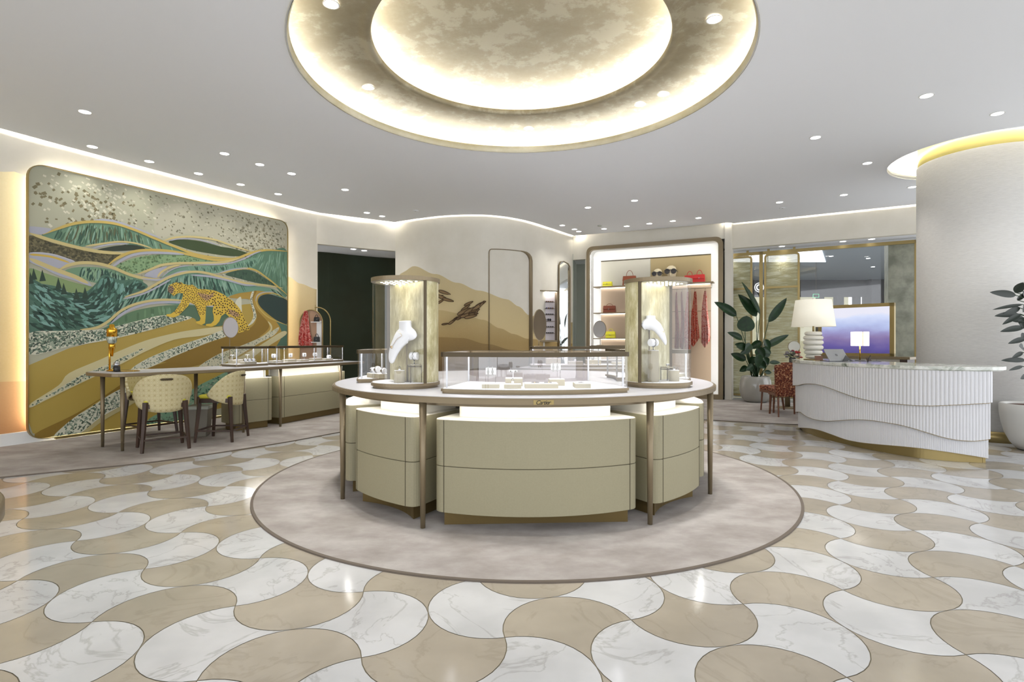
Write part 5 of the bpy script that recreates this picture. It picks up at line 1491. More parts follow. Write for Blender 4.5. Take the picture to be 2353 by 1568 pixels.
# ------------------------------------------------------------------ second counter behind the island
c2 = E('rear_counter', 'bronze-rimmed counter behind the island, carrying a low case and a round mirror', 'counter', (1.3, 8.3, 0), world=True)
p2 = rounded([(.05, 7.95), (.35, 7.72), (2.05, 7.72), (2.45, 8.15), (2.35, 8.65), (.3, 8.65)], .2)
counter_top(c2, p2)
for (x, y) in ((.35, 7.85), (2.05, 7.85), (.45, 8.5), (2.2, 8.5)):
    mb = MB(); leg_at(mb, x, y, .9155); mb.build('leg', M['bronze'], c2)
unit(c2, (.5, 7.95), (1.15, 7.95), .55); unit(c2, (1.25, 7.95), (1.95, 7.95), .55)
t = E('low_display_case', 'low glass display case on the rear counter, seen through the front case', 'display case', (1.2, 8.2, .9605), group='low glass cases', world=True)
vitrine(t, rounded([(.27, 7.98), (2.0, 7.98), (2.0, 8.5), (.27, 8.5)], .06), [(.32, 8.02), (1.27, 7.995), (1.95, 8.02), (.32, 8.46), (1.95, 8.46)])
for i, (x, y, hz) in enumerate(((.62, 8.2, .09), (.95, 8.16, .05), (1.22, 8.2, .07), (1.62, 8.22, .04))):
    block('display_block', row_label(i, 4, 'pale block', 'in the rear counter case'), x, y, zc_, .22, .14, hz, 0, group='blocks in the rear case')
cuff('white roll on the tallest block in the rear counter case', .62, 8.2, zc_+.09, .3, r=.035, w=.08, h=.02)
ringstand('white cone with a ring in the middle of the rear counter case', .95, 8.16, zc_+.05, 0, .03, r=.02)
cuff('white banded roll right of centre in the rear counter case', 1.22, 8.2, zc_+.07, .2, r=.04, w=.07, h=.01)
round_mirror('dark-backed round mirror turned edgewise on the rear counter case', .405, 8.24, 1.2685, ZY(747, 8.24), .235, R(62))
# reverse: dark back faces the camera
M['mirback'] = mat('bronze_mirror_back', (84, 70, 48), 0.5, 0.3)
for o in bpy.data.objects:
    if o.get('label', '').startswith('dark-backed'):
        for c in o.children:
            if c.name.startswith('mirror_glass'): c.data.materials[0] = M['mirback']
t3 = E('rear_side_table', 'slim bronze table with a glass-topped case in front of the shelving wall', 'table', (1.9, 10.1, 0), world=True)
p3 = rounded([(1.42, 9.85), (2.55, 9.85), (2.55, 10.4), (1.42, 10.4)], .08)
counter_top(t3, p3)
for (x, y) in ((1.5, 9.93), (2.45, 9.93), (1.5, 10.32), (2.45, 10.32)):
    mb = MB(); leg_at(mb, x, y, .9155); mb.build('leg', M['bronze'], t3)
t = E('low_display_case', 'far low glass display case under the shelving wall', 'display case', (1.9, 10.1, .9605), group='low glass cases', world=True)
vitrine(t, rounded([(1.45, 9.9), (2.5, 9.9), (2.5, 10.35), (1.45, 10.35)], .05), [(1.48, 9.93), (2.47, 9.93), (1.48, 10.32), (2.47, 10.32)])
round_mirror('small grey round mirror on the far case before the shelving wall', 1.63, 10.05, 1.2685, ZY(757, 10.05), .155, R(-50), col=M['mirror_grey'])

# ------------------------------------------------------------------ back wall fittings
def bw_at(x):
    Y = dist_at(BW, x); return ((x-1176.5)/F*Y, Y)
# frame of the concealed door
d1_ = bpy.data.objects.new('door_1', None); COL.objects.link(d1_); d1_['kind'] = 'structure'
def dpt(x, y, Yref=None):
    X, Y = bw_at(x); return (X, Y-.012, ZY(y, Y))
X0, Y0 = bw_at(1124)
MB().tube([(X0, Y0-.01, 0.01)]+[dpt(*q) for q in ((1124, 582), (1124.4, 578), (1126, 574.6), (1129, 573), (1140, 573), (1155, 573.6), (1170, 574.6), (1185, 576), (1198, 577.6), (1206, 579), (1212, 582))], .010, n=8).build('thin_edge', M['bronze'], d1_)
X1, Y1 = bw_at(1219)
MB().tube([dpt(*q) for q in ((1196, 577.2), (1203, 578.8), (1209, 581.5), (1214, 586), (1217.4, 592), (1219, 600))]+[(X1, Y1-.012, .01)], [.010, .018, .03, .042, .05, .052, .052], n=8).build('thick_edge', M['bronze'], d1_)
# petal ornament
t = E('petal_ornament', 'brown metal petal ornament scattered across the painted dunes on the back wall', 'wall ornament', (*bw_at(1060), 2.0), world=True)
M['petal'] = mat('brown_metal_petal', (82, 62, 42), 0.45, 0.3); M['petal2'] = mat('light_brown_petal_face', (150, 124, 88), 0.5, 0.2)
petals = [(1022, 673, 26, -18), (1008, 682, 22, 10), (1020, 686, 30, -25), (1030, 690, 24, -14), (1012, 694, 18, 30), (1077, 698, 20, 25), (1066, 716, 30, 28), (1080, 714, 30, 32), (1098, 706, 32, 38), (1104, 700, 26, 30), (1074, 724, 30, 18), (1090, 716, 24, 22), (1062, 726, 22, 24), (1082, 728, 26, 12), (1058, 730, 18, 30), (1096, 716, 16, 60), (1040, 739, 20, 36), (1023, 745, 14, 10), (1046, 733, 12, 42), (1070, 708, 22, 34), (1108, 698, 14, 50), (1088, 722, 20, 6)]
for (x, y, l, a) in petals:
    mb = MB(); ll = l*.0105/2; ca, sa = math.cos(R(a)), math.sin(R(a)); pts = []
    X, Y = bw_at(x); z = ZY(y, Y)
    for k in range(17):
        q = 2*PI*k/16; u = ll*math.cos(q); w_ = ll*.21*math.sin(q)*(1-.35*math.cos(q))
        pts.append((X+u*ca-w_*sa, Y-.035-.015*math.sin(q), z+u*sa+w_*ca))
    mb.tube(pts, .0075, n=6, cap=False)
    mb.add([(p[0], p[1]+.004, p[2]) for p in pts[:-1]], [tuple(range(16))], 1)
    mb.tube([(X, Y+.0, z), (X, Y-.028, z)], .003, n=5)
    mb.build('petal', [M['petal'], M['petal2']], t)
# lit eyewear cabinet
bx0, bx1 = bw_at(1228), bw_at(1283)
mid = ((bx0[0]+bx1[0])/2, (bx0[1]+bx1[1])/2)
bu = Vector((bx1[0]-bx0[0], bx1[1]-bx0[1])); BWd = bu.length; ba = math.atan2(bu.y, bu.x)
YE = mid[1]-.12
ez0, ez1 = ZY(786, 12.9), ZY(668, 12.9)
ec = E('eyewear_cabinet', 'bronze wall cabinet with lit white shelves of glasses beside the concealed door', 'cabinet', (mid[0]-.02, mid[1]-.10, ez0), ba*.35)
hw = .275; hh = ez1-ez0
mb = MB()
mb.box(-hw, -hw+.03, -.09, .09, 0, hh); mb.box(hw-.03, hw, -.09, .09, 0, hh); mb.box(-hw, hw, -.09, .09, hh-.025, hh); mb.box(-hw, hw, -.09, .09, 0, .04)
mb.build('frame', M['bronze'], ec)
MB().box(-hw+.03, -.02, .05, .06, .04, hh-.025).build('mirror_strip', M['mirror'], ec)
M['lit_white'] = mat('lit_white_back', (238, 228, 230), 0.6)
MB().box(-.02, hw-.03, .05, .06, .04, hh-.025).build('back_panel', M['lit_white'], ec)
mb = MB(); mb.box(-.02, hw-.04, -.03, .03, hh-.032, hh-.026); mb.build('light_strip', M['led_w'], ec)
MB().box(-hw+.06, -.02, .03, .06, hh+.001, hh+.008).build('uplight', M['led_w'], ec)
shz = [ZY(v, 12.9)-ez0 for v in (694, 709, 723, 738, 752, 766)]
M['amber'] = mat('amber_lens', (120, 70, 30), 0.15); M['smoke'] = mat('smoke_lens', (40, 38, 48), 0.12); M['violet'] = mat('violet_lens', (70, 66, 120), 0.15)
def glasses(lb, x, y, z, rz, w=.055, m='smoke', group=None, parent=None):
    t = E('sunglasses', lb, 'sunglasses', (x, y, z), rz, group)
    for s in (-1, 1):
        mb = MB(); mb.lathe([(w*.23, -.002), (w*.24, 0), (w*.23, .002)], n=14); mb.xf(Matrix.Translation((s*w*.27, 0, w*.24)) @ Matrix.Rotation(PI/2, 4, 'X')); mb.build('lens', M[m], t)
        MB().tube([(s*w*.5, 0, w*.3), (s*w*.5, w*.85, w*.26)], w*.025, n=6).build('temple', M['black'], t)
    MB().tube([(-w*.5, 0, w*.34), (0, -.001, w*.36), (w*.5, 0, w*.34)], w*.04, n=6).build('bridge', M['black'], t)
    return t
rows_n = ['top', 'second', 'third', 'fourth', 'fifth', 'lowest']
ea = ec.rotation_euler.z
for r_, z in enumerate(shz):
    MB().box(-.015, hw-.075, -.05, .05, z-.008, z).build('shelf', M['bronze_dark'], ec)
    nn = 1 if r_ == 3 else 4
    for i in range(nn):
        lx_ = .005+.052*i if nn > 1 else .07
        X = ec.location.x+lx_*math.cos(ea)+.02*math.sin(ea); Y = ec.location.y+lx_*math.sin(ea)-.02*math.cos(ea)
        lb = 'single large pair of black glasses on the fourth shelf of the lit eyewear cabinet' if nn == 1 else row_label(i, 4, 'sunglasses', 'on the %s shelf of the eyewear cabinet' % rows_n[r_])
        glasses(lb, X, Y, ez0+z+.0005, ea+R(25), .05 if nn > 1 else .13, ['amber', 'violet', 'smoke', 'smoke', 'smoke', 'smoke'][r_] if i % 2 == 0 or r_ > 1 else ['amber', 'amber', 'smoke', 'smoke', 'smoke', 'smoke'][r_], group='glasses in the eyewear cabinet')
# lower ledge under the cabinet
led = E('wall_ledge', 'pale wall ledge under the lit eyewear cabinet', 'shelf', (mid[0]-.06, mid[1]-.10, ez0-.24), ba*.35)
MB().box(-.26, .24, -.1, .09, 0, .03).build('board', M['white'], led); MB().box(-.26, .0, -.02, .09, .03, .235).build('back_panel', M['cream_grey'], led)
# tall narrow wall mirror
wm0, wm1 = bw_at(1283), bw_at(1308)
t = E('wall_mirror', 'tall narrow bronze-framed wall mirror right of the eyewear cabinet', 'mirror', ((wm0[0]+wm1[0])/2, (wm0[1]+wm1[1])/2-.18, 0), R(32.5))
mh0, mh1 = .5, ZY(599, 13.3); mw = .185
outl = [(-mw, mh0), (mw, mh0), (mw, mh1-.22), (mw*.93, mh1-.10), (mw*.6, mh1-.03), (-mw*.2, mh1+.02), (-mw*.7, mh1), (-mw*.95, mh1-.06), (-mw, mh1-.16)]
def xzring(mb, a, b, y0, y1):
    n = len(a); vs = []
    for y in (y0, y1):
        for lp in (a, b): vs += [(p[0], y, p[1]) for p in lp]
    fs = []
    for i in range(n):
        j = (i+1) % n; fs += [(i, j, 2*n+j, 2*n+i), (n+j, n+i, 3*n+i, 3*n+j), (j, i, n+i, n+j), (2*n+i, 2*n+j, 3*n+j, 3*n+i)]
    mb.add(vs, fs)
mb = MB(); xzring(mb, outl, inset(outl, .016), -.02, .02); mb.build('frame', M['bronze'], t)
mb = MB(); q = inset(outl, .015); mb.add([(p[0], 0, p[1]) for p in q]+[(p[0], .015, p[1]) for p in q], [tuple(range(len(q))), tuple(range(2*len(q)-1, len(q)-1, -1))]); mb.build('mirror_glass', M['mirror'], t)

# ------------------------------------------------------------------ shelving wall niche
vit = E('shelving_niche', 'tall bronze-framed shelving niche with glowing white margins', 'display shelving', (VL[0], VL[1], 0), world=True)
def V3(s, d, z): return VP(s, d, z)
def vxring(mb, a, b, d0, d1):
    n = len(a); vs = []
    for d in (d0, d1):
        for lp in (a, b): vs += [V3(p[0], d, p[1]) for p in lp]
    fs = []
    for i in range(n):
        j = (i+1) % n; fs += [(i, j, 2*n+j, 2*n+i), (n+j, n+i, 3*n+i, 3*n+j), (j, i, n+i, n+j), (2*n+i, 2*n+j, 3*n+j, 3*n+i)]
    mb.add(vs, fs)
fo = rounded([(NX0, .012), (NX1, .012), (NX1, NZ1), (NX0, NZ1)], [0.01, .01, .18, .18])
fi = rounded([(NX0+.07, .12), (NX1-.10, .12), (NX1-.10, NZ1-.085), (NX0+.07, NZ1-.085)], [.01, .01, .13, .13])
mb = MB(); vxring(mb, fo, fi, -.10, .02); mb.build('frame', M['bronze'], vit)
mb = MB(); vxring(mb, inset(fo, .01), inset(fi, -.02), .02, .36); mb.build('reveal', M['white'], vit)
M['marg'] = mat('white_lacquer_margin', (236, 236, 236), 0.5)
mb = MB(); vbox(mb, NX0+.03, NX1-.03, .34, .36, .02, NZ1-.03); mb.build('white_back', M['marg'], vit)
# hidden strips behind the frame
mb = MB()
vbox(mb, NX0+.052, NX0+.064, .03, .05, .2, NZ1-.2); vbox(mb, NX1-.092, NX1-.08, .03, .05, .2, NZ1-.2); vbox(mb, NX0+.2, NX1-.2, .03, .05, NZ1-.078, NZ1-.068)
M['led_n'] = mat('led_strip_niche', (255, 255, 252), 0.5, emit=(255, 253, 246), est=22)
mb.build('light_strip', M['led_n'], vit)
pz1 = 3.40
i0, i1 = NX0+.26, NX1-.30
mid_s = i0+(i1-i0)*.47
M['pan_g'] = mat('pale_grey_panel', (206, 202, 188), 0.6); M['pan_t'] = mat('tan_panel', (168, 150, 110), 0.55)
M['pan_r'] = mat('rose_beige_panel', (190, 168, 144), 0.6)
def vp(nm, s0, s1, z0_, z1_, m, d0=.325, d1=.34):
    mb = MB(); vbox(mb, s0, s1, d0, d1, z0_, z1_); return mb.build(nm, m, vit)
sh = [ZY(653, 13.2), ZY(716, 13.2), ZY(777, 13.2)]
vp('back_panel', i0, mid_s, sh[0], pz1, M['pan_g']); vp('back_panel', mid_s+.004, i1, sh[0], pz1, M['pan_t'])
vp('back_panel', i0, i1, .14, sh[0]-.01, M['pan_r'], .328, .34)
for z in (sh[1], sh[2]): 
    mb = MB(); vbox(mb, mid_s, i1, .318, .328, z-.008, z+.004); mb.build('panel_joint', M['bronze'], vit)
mb = MB(); vbox(mb, i0, i1, .315, .328, pz1, pz1+.02); mb.build('top_trim', M['bronze_dark'], vit)
def pvs(x):   # s coordinate on the niche for a pixel column, depth d
    k = (x-1176.5)/F; d = .18
    ox, oy = VL[0]-vn.x*d, VL[1]-vn.y*d
    return (k*oy-ox)/(vu.x-k*vu.y)
for k, z in enumerate(sh):
    s1_ = i1+.08 if k == 0 else mid_s
    mb = MB(); vbox(mb, i0-.12, s1_, .03, .325, z-.022, z); mb.build('shelf', M['bronze'], vit)
    mb = MB(); vbox(mb, i0, s1_-.1, .29, .30, z-.03, z-.023); mb.build('shelf_light', M['led_w'], vit)
ra = [V3(mid_s+.15, .12, sh[0]-.022), V3(mid_s+.15, .12, sh[0]-.14), V3(i1+.04, .12, sh[0]-.14), V3(i1+.04, .12, sh[0]-.022)]
MB().tube(ra, .008, n=8).build('hanging_rail', M['bronze'], vit)
vz = math.atan2(vu.y, vu.x)
def vthing(fn, x, z, **kw):
    s = pvs(x); p = V3(s, .17, z); return p
def hb(lb, x0, x1, z, m, hpx, handle=.0, d=.12, rz=0):
    p = vthing(None, (x0+x1)/2, z); w = (x1-x0)/F*p[1]
    return handbag(lb, p[0], p[1], z+.0005, w, hpx/F*p[1], d, m, vz+rz, handle, group=None, clasp='silver')
hb('small acid yellow handbag on the top shelf of the niche', 1385, 1408, sh[0], M['leather_yellow'], 11)
hb('brown top-handle handbag on the top shelf, partly behind the right glass tower', 1431, 1463, sh[0], M['leather_brown'], 22, .14)
hb('brown barrel handbag on the middle shelf of the niche', 1386, 1416, sh[1], M['leather_dbrown'], 16, .05)
hb('acid yellow handbag on the lowest visible shelf of the niche', 1392, 1415, sh[2], M['leather_yellow'], 15, .07)
hb('left of the two red handbags on the top shelf of the niche', 1573, 1597, sh[0], M['leather_red'], 17, .10)
hb('right of the two red handbags on the top shelf of the niche', 1595, 1620, sh[0], M['leather_red'], 18, .11, d=.14)
# sunglasses display heads
M['headm'] = mat('cream_display_head', (222, 208, 176), 0.35)
def head(lb, glb, x, hpx):
    p = vthing(None, x, sh[0]); s = hpx/F*p[1]
    zz0 = sh[0]+.0005
    t = E('mannequin_head', lb, 'mannequin head', (p[0], p[1], zz0), vz)
    MB().lathe([(s*.26, 0), (s*.2, .02), (s*.14, s*.14), (s*.15, s*.3)], n=20).build('neck', M['headm'], t)
    mb = MB(); mb.lathe([(.0001, s*.10), (s*.08, s*.11), (s*.13, s*.16), (s*.18, s*.28), (s*.22, s*.42), (s*.26, s*.58), (s*.275, s*.70), (s*.265, s*.80), (s*.23, s*.89), (s*.17, s*.955), (s*.09, s*.99), (.0001, s)], n=24, sy=1.15)
    mb.ball((0, -s*.30, s*.47), s*.04, s*.06, s*.09, n=8); mb.build('face', M['headm'], t)
    g = glasses(glb, p[0]+vn.x*s*.34, p[1]+vn.y*s*.34, zz0+s*.50, vz, s*.62, 'smoke')
    return t
head('cream display head on the left, wearing round sunglasses', 'round black sunglasses worn by the left display head', 1512, 36)
head('taller cream display head on the right, wearing square sunglasses', 'square black sunglasses worn by the right display head', 1543, 42)
for i, (x, zb_, w, m, lb) in enumerate(((1556, 808, .10, 'scarf_plum', 'plum silk scarf hanging leftmost on the rail, seen through the right tower'), (1568, 806, .10, 'scarf_plum', 'plum silk scarf hanging second on the rail, seen through the right tower'),
        (1580, 812, .13, 'scarf_red', 'dark red silk scarf hanging just behind the right edge of the glass tower'), (1597, 798, .19, 'scarf_red', 'red patterned silk scarf hanging in the open right of the glass tower'),
        (1621, 800, .19, 'scarf_white', 'red and white patterned silk scarf hanging rightmost on the rail'))):
    p = V3(pvs(x), .12, sh[0]-.21)
    scarf(lb, p[0], p[1], p[2], ZY(zb_, p[1]), w, M[m], vz, .22 if i > 2 else .1, seed=i+5)
# ------------------------------------------------------------------ reception desk
def floor_px(x, y): p = P(x, y, 0); return (p[0], p[1])
dk = [floor_px(1844.6, 994), floor_px(1950, 1024.4), floor_px(2105.5, 1053.8), floor_px(2266.5, 1065.5)]
dk = [(4.33, 8.35), dk[0], (4.27, 7.5), dk[1], (4.46, 6.6), dk[2], (4.92, 6.08), dk[3]]
dk = [(4.42, 8.4), (4.30, 8.04), (4.27, 7.55), (4.335, 7.02), (4.46, 6.60), (4.648, 6.254), (4.92, 6.06), (5.228, 5.98)]
dcur = spline(dk, 60)
# equal arc-length resample
def resample(line, step):
    out = [line[0]]; acc = 0
    for a, b in zip(line, line[1:]):
        d = math.hypot(b[0]-a[0], b[1]-a[1])
        while acc+d >= step:
            t = (step-acc)/d; a = (a[0]+(b[0]-a[0])*t, a[1]+(b[1]-a[1])*t); out.append(a); d = math.hypot(b[0]-a[0], b[1]-a[1]); acc = 0
        acc += d
    return out
desk = E('reception_desk', 'curved white reception desk with fluted wave-edged tiers and a veined marble top', 'desk', (4.9, 7.2, 0), world=True)
def wave_z(pts):
    sp = spline([(a, b) for a, b in pts], 10)
    def f(x, Y):
        if x <= sp[0][0]: y = sp[0][1]
        elif x >= sp[-1][0]: y = sp[-1][1]
        else:
            for a, b in zip(sp, sp[1:]):
                if a[0] <= x <= b[0]: y = a[1]+(b[1]-a[1])*(x-a[0])/(b[0]-a[0]+1e-9); break
        return ZY(y, Y)
    return f
zq = lambda L: [(1800+u*.235, 800+v*.235) for u, v in L]
wA = wave_z(zq([(145, 366), (200, 352), (280, 350), (380, 368), (480, 402), (580, 440), (700, 480), (850, 515), (1000, 537), (1150, 550), (1300, 562), (1450, 565), (1600, 560), (1750, 553), (1900, 545), (2000, 540), (2075, 526)]))
wB = wave_z(zq([(165, 625), (220, 665), (300, 697), (420, 715), (550, 708), (700, 700), (850, 707), (1000, 728), (1120, 748), (1250, 780), (1400, 825), (1550, 870), (1700, 900), (1850, 910), (1950, 903), (2035, 890)]))
wC = wave_z(zq([(180, 780), (260, 786), (350, 805), (450, 838), (600, 892), (700, 915), (800, 930), (950, 945), (1150, 962), (1350, 983), (1550, 1010), (1700, 1032), (1850, 1055), (2010, 1082)]))
BIG = 9
def flute_tier(name, off, pitch, amp, zbot, ztop, back):
    base = offset_line(dcur, -off if False else off)   # away from the room side decided below
    line = resample(base, pitch/6)
    # rounded end at the right
    out = offset_line(line, 0)
    n = len(line); tan = []
    pts = []
    for i in range(n):
        a = line[max(i-1, 0)]; b = line[min(i+1, n-1)]
        dx, dy = b[0]-a[0], b[1]-a[1]; l = math.hypot(dx, dy); nx, ny = dy/l, -dx/l   # right of direction
        s = amp*abs(math.sin(PI*(i/6)))**.7
        pts.append((line[i][0]+nx*s*SGN, line[i][1]+ny*s*SGN))
    zb = [zbot(1176.5+p[0]/p[1]*F, p[1]) if callable(zbot) else zbot for p in pts]
    zt = [ztop(1176.5+p[0]/p[1]*F, p[1]) if callable(ztop) else ztop for p in pts]
    mb = MB(); mb.slab(pts, -.05*SGN if False else BACK*.05, zb, zt)
    trim = [(q[0], q[1], z-.002) for q, z in list(zip(pts, zb))[::2]]
    # return along the right end
    e = pts[-1]; zb1, zt1 = zb[-1], zt[-1]
    mb.slab([e, (e[0]+.02, e[1]+.015), (e[0]+.035, e[1]+.10), (e[0]+.05, e[1]+.42)], BACK*.05, zb1, zt1)
    e = pts[0]; mb.slab([(e[0]+.3, e[1]+.18), (e[0]+.08, e[1]+.1), e], BACK*.05, zb[0], zt[0])
    o = mb.build(name, M['desk'], desk)
    MB().tube(trim, .0035, n=5).build('edge_trim', M['brass'], o)
    return o
# the curve runs from the far left end to the near right end: the room (camera side) is on its right
SGN = 1; BACK = 1
flute_tier('upper_tier', -.072, .0385, .009, wA, 1.02, .05)
flute_tier('middle_tier', -.036, .030, .007, lambda x, Y: wB(x, Y), lambda x, Y: wA(x, Y)+.02, .05)
flute_tier('lower_tier', 0, .0165, .0035, lambda x, Y: wC(x, Y), lambda x, Y: wB(x, Y)+.02, .05)
pl_ = offset_line(dcur[::6], .035)
mb = MB(); mb.slab(pl_+[(pl_[-1][0]+.02, pl_[-1][1]+.3)], .03, .001, .16); mb.build('plinth', M['brass'], desk)
front = offset_line(dcur[::8], -.10)
back_ = [(5.50, 6.15), (5.42, 6.5), (5.22, 6.95), (5.1, 7.5), (5.12, 8.1), (4.95, 8.6), (4.62, 8.62)]
tp = front+[(5.36, 5.93), (5.47, 6.02)]+spline(back_, 5)
tp = [p for i, p in enumerate(tp) if i == 0 or math.hypot(p[0]-tp[i-1][0], p[1]-tp[i-1][1]) > .01]
mb = MB(); mb.prism(inset(tp, .02), 1.018, 1.028); mb.prism(tp, 1.028, 1.068); mb.build('marble_top', M['deskmarble'], desk, bevel=.012)
mb = MB(); mb.prism(inset(tp, .24), .0012, 1.017); mb.build('inner_carcass', M['white'], desk)
# gooseneck of things on the desk: big stacked lamp
zt_ = 1.0685
lx, ly = 4.53, 8.18
t = E('stacked_table_lamp', 'large lamp with a stack of white stone rings and a cream shade on the desk', 'lamp', (lx, ly, zt_))
zzl = lambda y: ZY(y, ly)-zt_
MB().lathe([(.06, 0), (.13, 0), (.13, .012), (.10, .014)][1:], n=32).build('foot', M['brass'], t)
M['stonew'] = mat('white_onyx', (220, 217, 208), 0.35)
edges = [762, 771.5, 781.5, 793, 804.5, 815, 823.5]
for i in range(6):
    z1_, z0_ = zzl(edges[i]), zzl(edges[i+1])
    w = (.118, .135, .138, .136, .124, .108)[i]; h2 = (z1_-z0_)/2
    prof = [(.02, z0_+.001)]+[(w-h2+h2*math.cos(a), (z0_+z1_)/2+(h2-.002)*math.sin(a)) for a in [-PI/2+PI*k/8 for k in range(9)]]+[(.02, z1_-.001)]
    MB().lathe(prof, n=36, ).build('stone_ring', M['stonew'], t)
MB().tube([(0, 0, zzl(763)), (0, 0, zzl(745))], .012, n=10).build('neck', M['brass'], t)
M['shade'] = mat('cream_linen_shade', (232, 229, 216), 0.8, emit=(255, 244, 220), est=.22)
r0, r1 = 45.5/F*ly, 37/F*ly
mb = MB(); n = 48
vs = []
for (r, z) in ((r0, zzl(751)), (r1, zzl(690)), (r1-.004, zzl(690)), (r0-.004, zzl(751))):
    for k in range(n): vs.append((r*math.cos(2*PI*k/n), r*math.sin(2*PI*k/n), z))
mb.add(vs, [(i*n+k, i*n+(k+1) % n, ((i+1) % 4)*n+(k+1) % n, ((i+1) % 4)*n+k) for i in range(4) for k in range(n)], 0, True); mb.build('shade', M['shade'], t)
MB().lathe([(.012, zzl(689)), (.012, zzl(686))], n=12).build('finial', M['stonew'], t)
# tablet with kickstand, seen from behind
x, y = XY(1922, 7.55)
t = E('tablet_computer', 'grey tablet computer leaning on its kickstand on the desk, back to the camera', 'computer', (x, y, zt_), R(8))
M['tabgrey'] = mat('grey_aluminium', (138, 140, 144), 0.35, 0.6)
tw, th_ = .30, .205; tl_ = R(-38)
mb = MB(); mb.box(-tw/2, tw/2, -.004, .004, 0, th_); mb.xf(Matrix.Rotation(R(48), 4, 'X')); mb.shift((0, .10, .004))
# tilt so the upper edge leans towards the camera side
mb = MB(); mb.box(-tw/2, tw/2, -.004, .004, 0, th_); mb.xf(Matrix.Translation((0, -.06, .005)) @ Matrix.Rotation(R(-38), 4, 'X')); mb.build('body', M['tabgrey'], t, bevel=.002)
mb = MB()
for a in (0, 1):
    for b in (0, 1): mb.box(-.016+a*.017, -.001+a*.017, -.0052, -.0042, .085+b*.017, .100+b*.017)
mb.xf(Matrix.Translation((0, -.06, .005)) @ Matrix.Rotation(R(-38), 4, 'X')); M['logo'] = mat('dark_logo', (96, 98, 104), 0.25, 0.7); mb.build('logo', M['logo'], t)
mb = MB(); mb.add([(.03, -.085, .0035), (tw/2+.07, -.04, .0035), (.085, -.068, .085), (.03, -.08, .0035), (tw/2+.07, -.035, .0035), (.085, -.063, .085)], [(0, 1, 2), (5, 4, 3), (0, 2, 5, 3), (1, 4, 5, 2)]); mb.build('kickstand', M['black'], t)
MB().box(-tw/2+.02, tw/2+.12, -.0, .16, .0005, .005).build('keyboard', M['black'], t)
x, y = XY(1882, 7.85)
t = E('card_holder', 'small brown leather card holder leaning beside the stacked lamp', 'card holder', (x, y, zt_), R(-20))
mb = MB(); mb.box(-.05, .05, -.004, .004, 0, .08); mb.xf(Matrix.Rotation(R(-35), 4, 'X')); mb.build('board', M['wood_mid'], t); MB().box(-.08, .08, -.03, .08, 0.0, .004).build('base', M['brass'], t)
# small lit lamp
x, y = XY(1976, 7.75)
t = E('square_table_lamp', 'small lit lamp with a square white shade and a thin gold stem on the desk', 'lamp', (x, y, zt_))
MB().lathe([(.065, 0), (.065, .008), (.02, .012)], n=28).build('base', M['black'], t)
MB().tube([(0, 0, .01), (0, 0, ZY(792, y)-zt_)], .008, n=8).build('stem', M['gold'], t)
M['shade_lit'] = mat('lit_white_shade', (255, 252, 246), 0.7, emit=(255, 250, 240), est=2.6)
z0_, z1_ = ZY(795, y)-zt_, ZY(763, y)-zt_
mb = MB(); a = rounded([(-.098, -.06), (.098, -.06), (.098, .06), (-.098, .06)], .012); mb.ring(a, inset(a, .004), z0_, z1_); mb.build('shade', M['shade_lit'], t)
mb = MB(); mb.tube([(0, -.0645, z0_), (0, -.0645, z1_)], .004, n=6); mb.build('shade_rib', M['gold'], t)
x, y = XY(1950, 7.6)
t = one('desk_mat', MB().box(-.22, .28, -.06, .16, 0, .004), M['black'], 'thin black mat under the small lit lamp on the desk', 'desk mat', loc=(x+.1, y-.02, zt_-.0002), rz=R(-25))
x, y = XY(2025, 7.1)
t = E('card_easel', 'small dark tilted easel on the desk right of the small lit lamp', 'easel', (x-.02, y+.2, zt_), R(30))
mb = MB(); mb.tube([(-.05, 0, 0), (.02, .0, .09)], .005, n=6); mb.tube([(.0, .03, 0), (.02, 0, .09)], .004, n=6); mb.build('stand', M['black'], t)
mb = MB(); mb.box(-.05, .05, -.004, .004, 0.012, .06); mb.xf(Matrix.Rotation(R(-20), 4, 'X')); mb.build('card', M['wood'], t)

# ------------------------------------------------------------------ glass wall with brass frames
win = bpy.data.objects.new('window_1', None); COL.objects.link(win); win['kind'] = 'structure'
GD = .62     # depth of the glazing behind the fascia
def gs(x, d=GD):
    k = (x-1176.5)/F; ox, oy = FR0[0]+fn.x*d, FR0[1]+fn.y*d
    return (k*oy-ox)/(fu.x-k*fu.y)
def gz(x, y, d=GD):
    s = gs(x, d); p = FP(s, d, 0); return ZY(y, p[1])
sL, sR = -.05, gs(2106)
zt1 = gz(1900, 566)
def gbar(nm, s0, s1, z0_, z1_, d0=GD-.03, d1=GD+.03, m='brass'):
    mb = MB(); fbox(mb, s0, s1, d0, d1, z0_, z1_); return mb.build(nm, M[m], win)
ztop = 3.455
gbar('top_rail', sL, FLEN, ztop-.07, ztop)
gbar('bottom_rail', sL, FLEN, .012, .14, m='marg')
gbar('bottom_trim', sL, FLEN, .14, .22)
gbar('right_post', gs(2101), gs(2106), 0.01, ztop)
gbar('mullion', gs(1745), gs(1753), 0.012, ztop)
for x in (1718, 1766, 1825): gbar('hanger', gs(x)-.025, gs(x)+.025, ztop, 3.50)
gbar('middle_rail', gs(1700), gs(1745), 1.0, 1.03)
mb = MB(); fbox(mb, sL, FLEN, GD+.035, GD+.045, .15, ztop-.05); gw = mb.build('glass_pane', M['glass'], win)
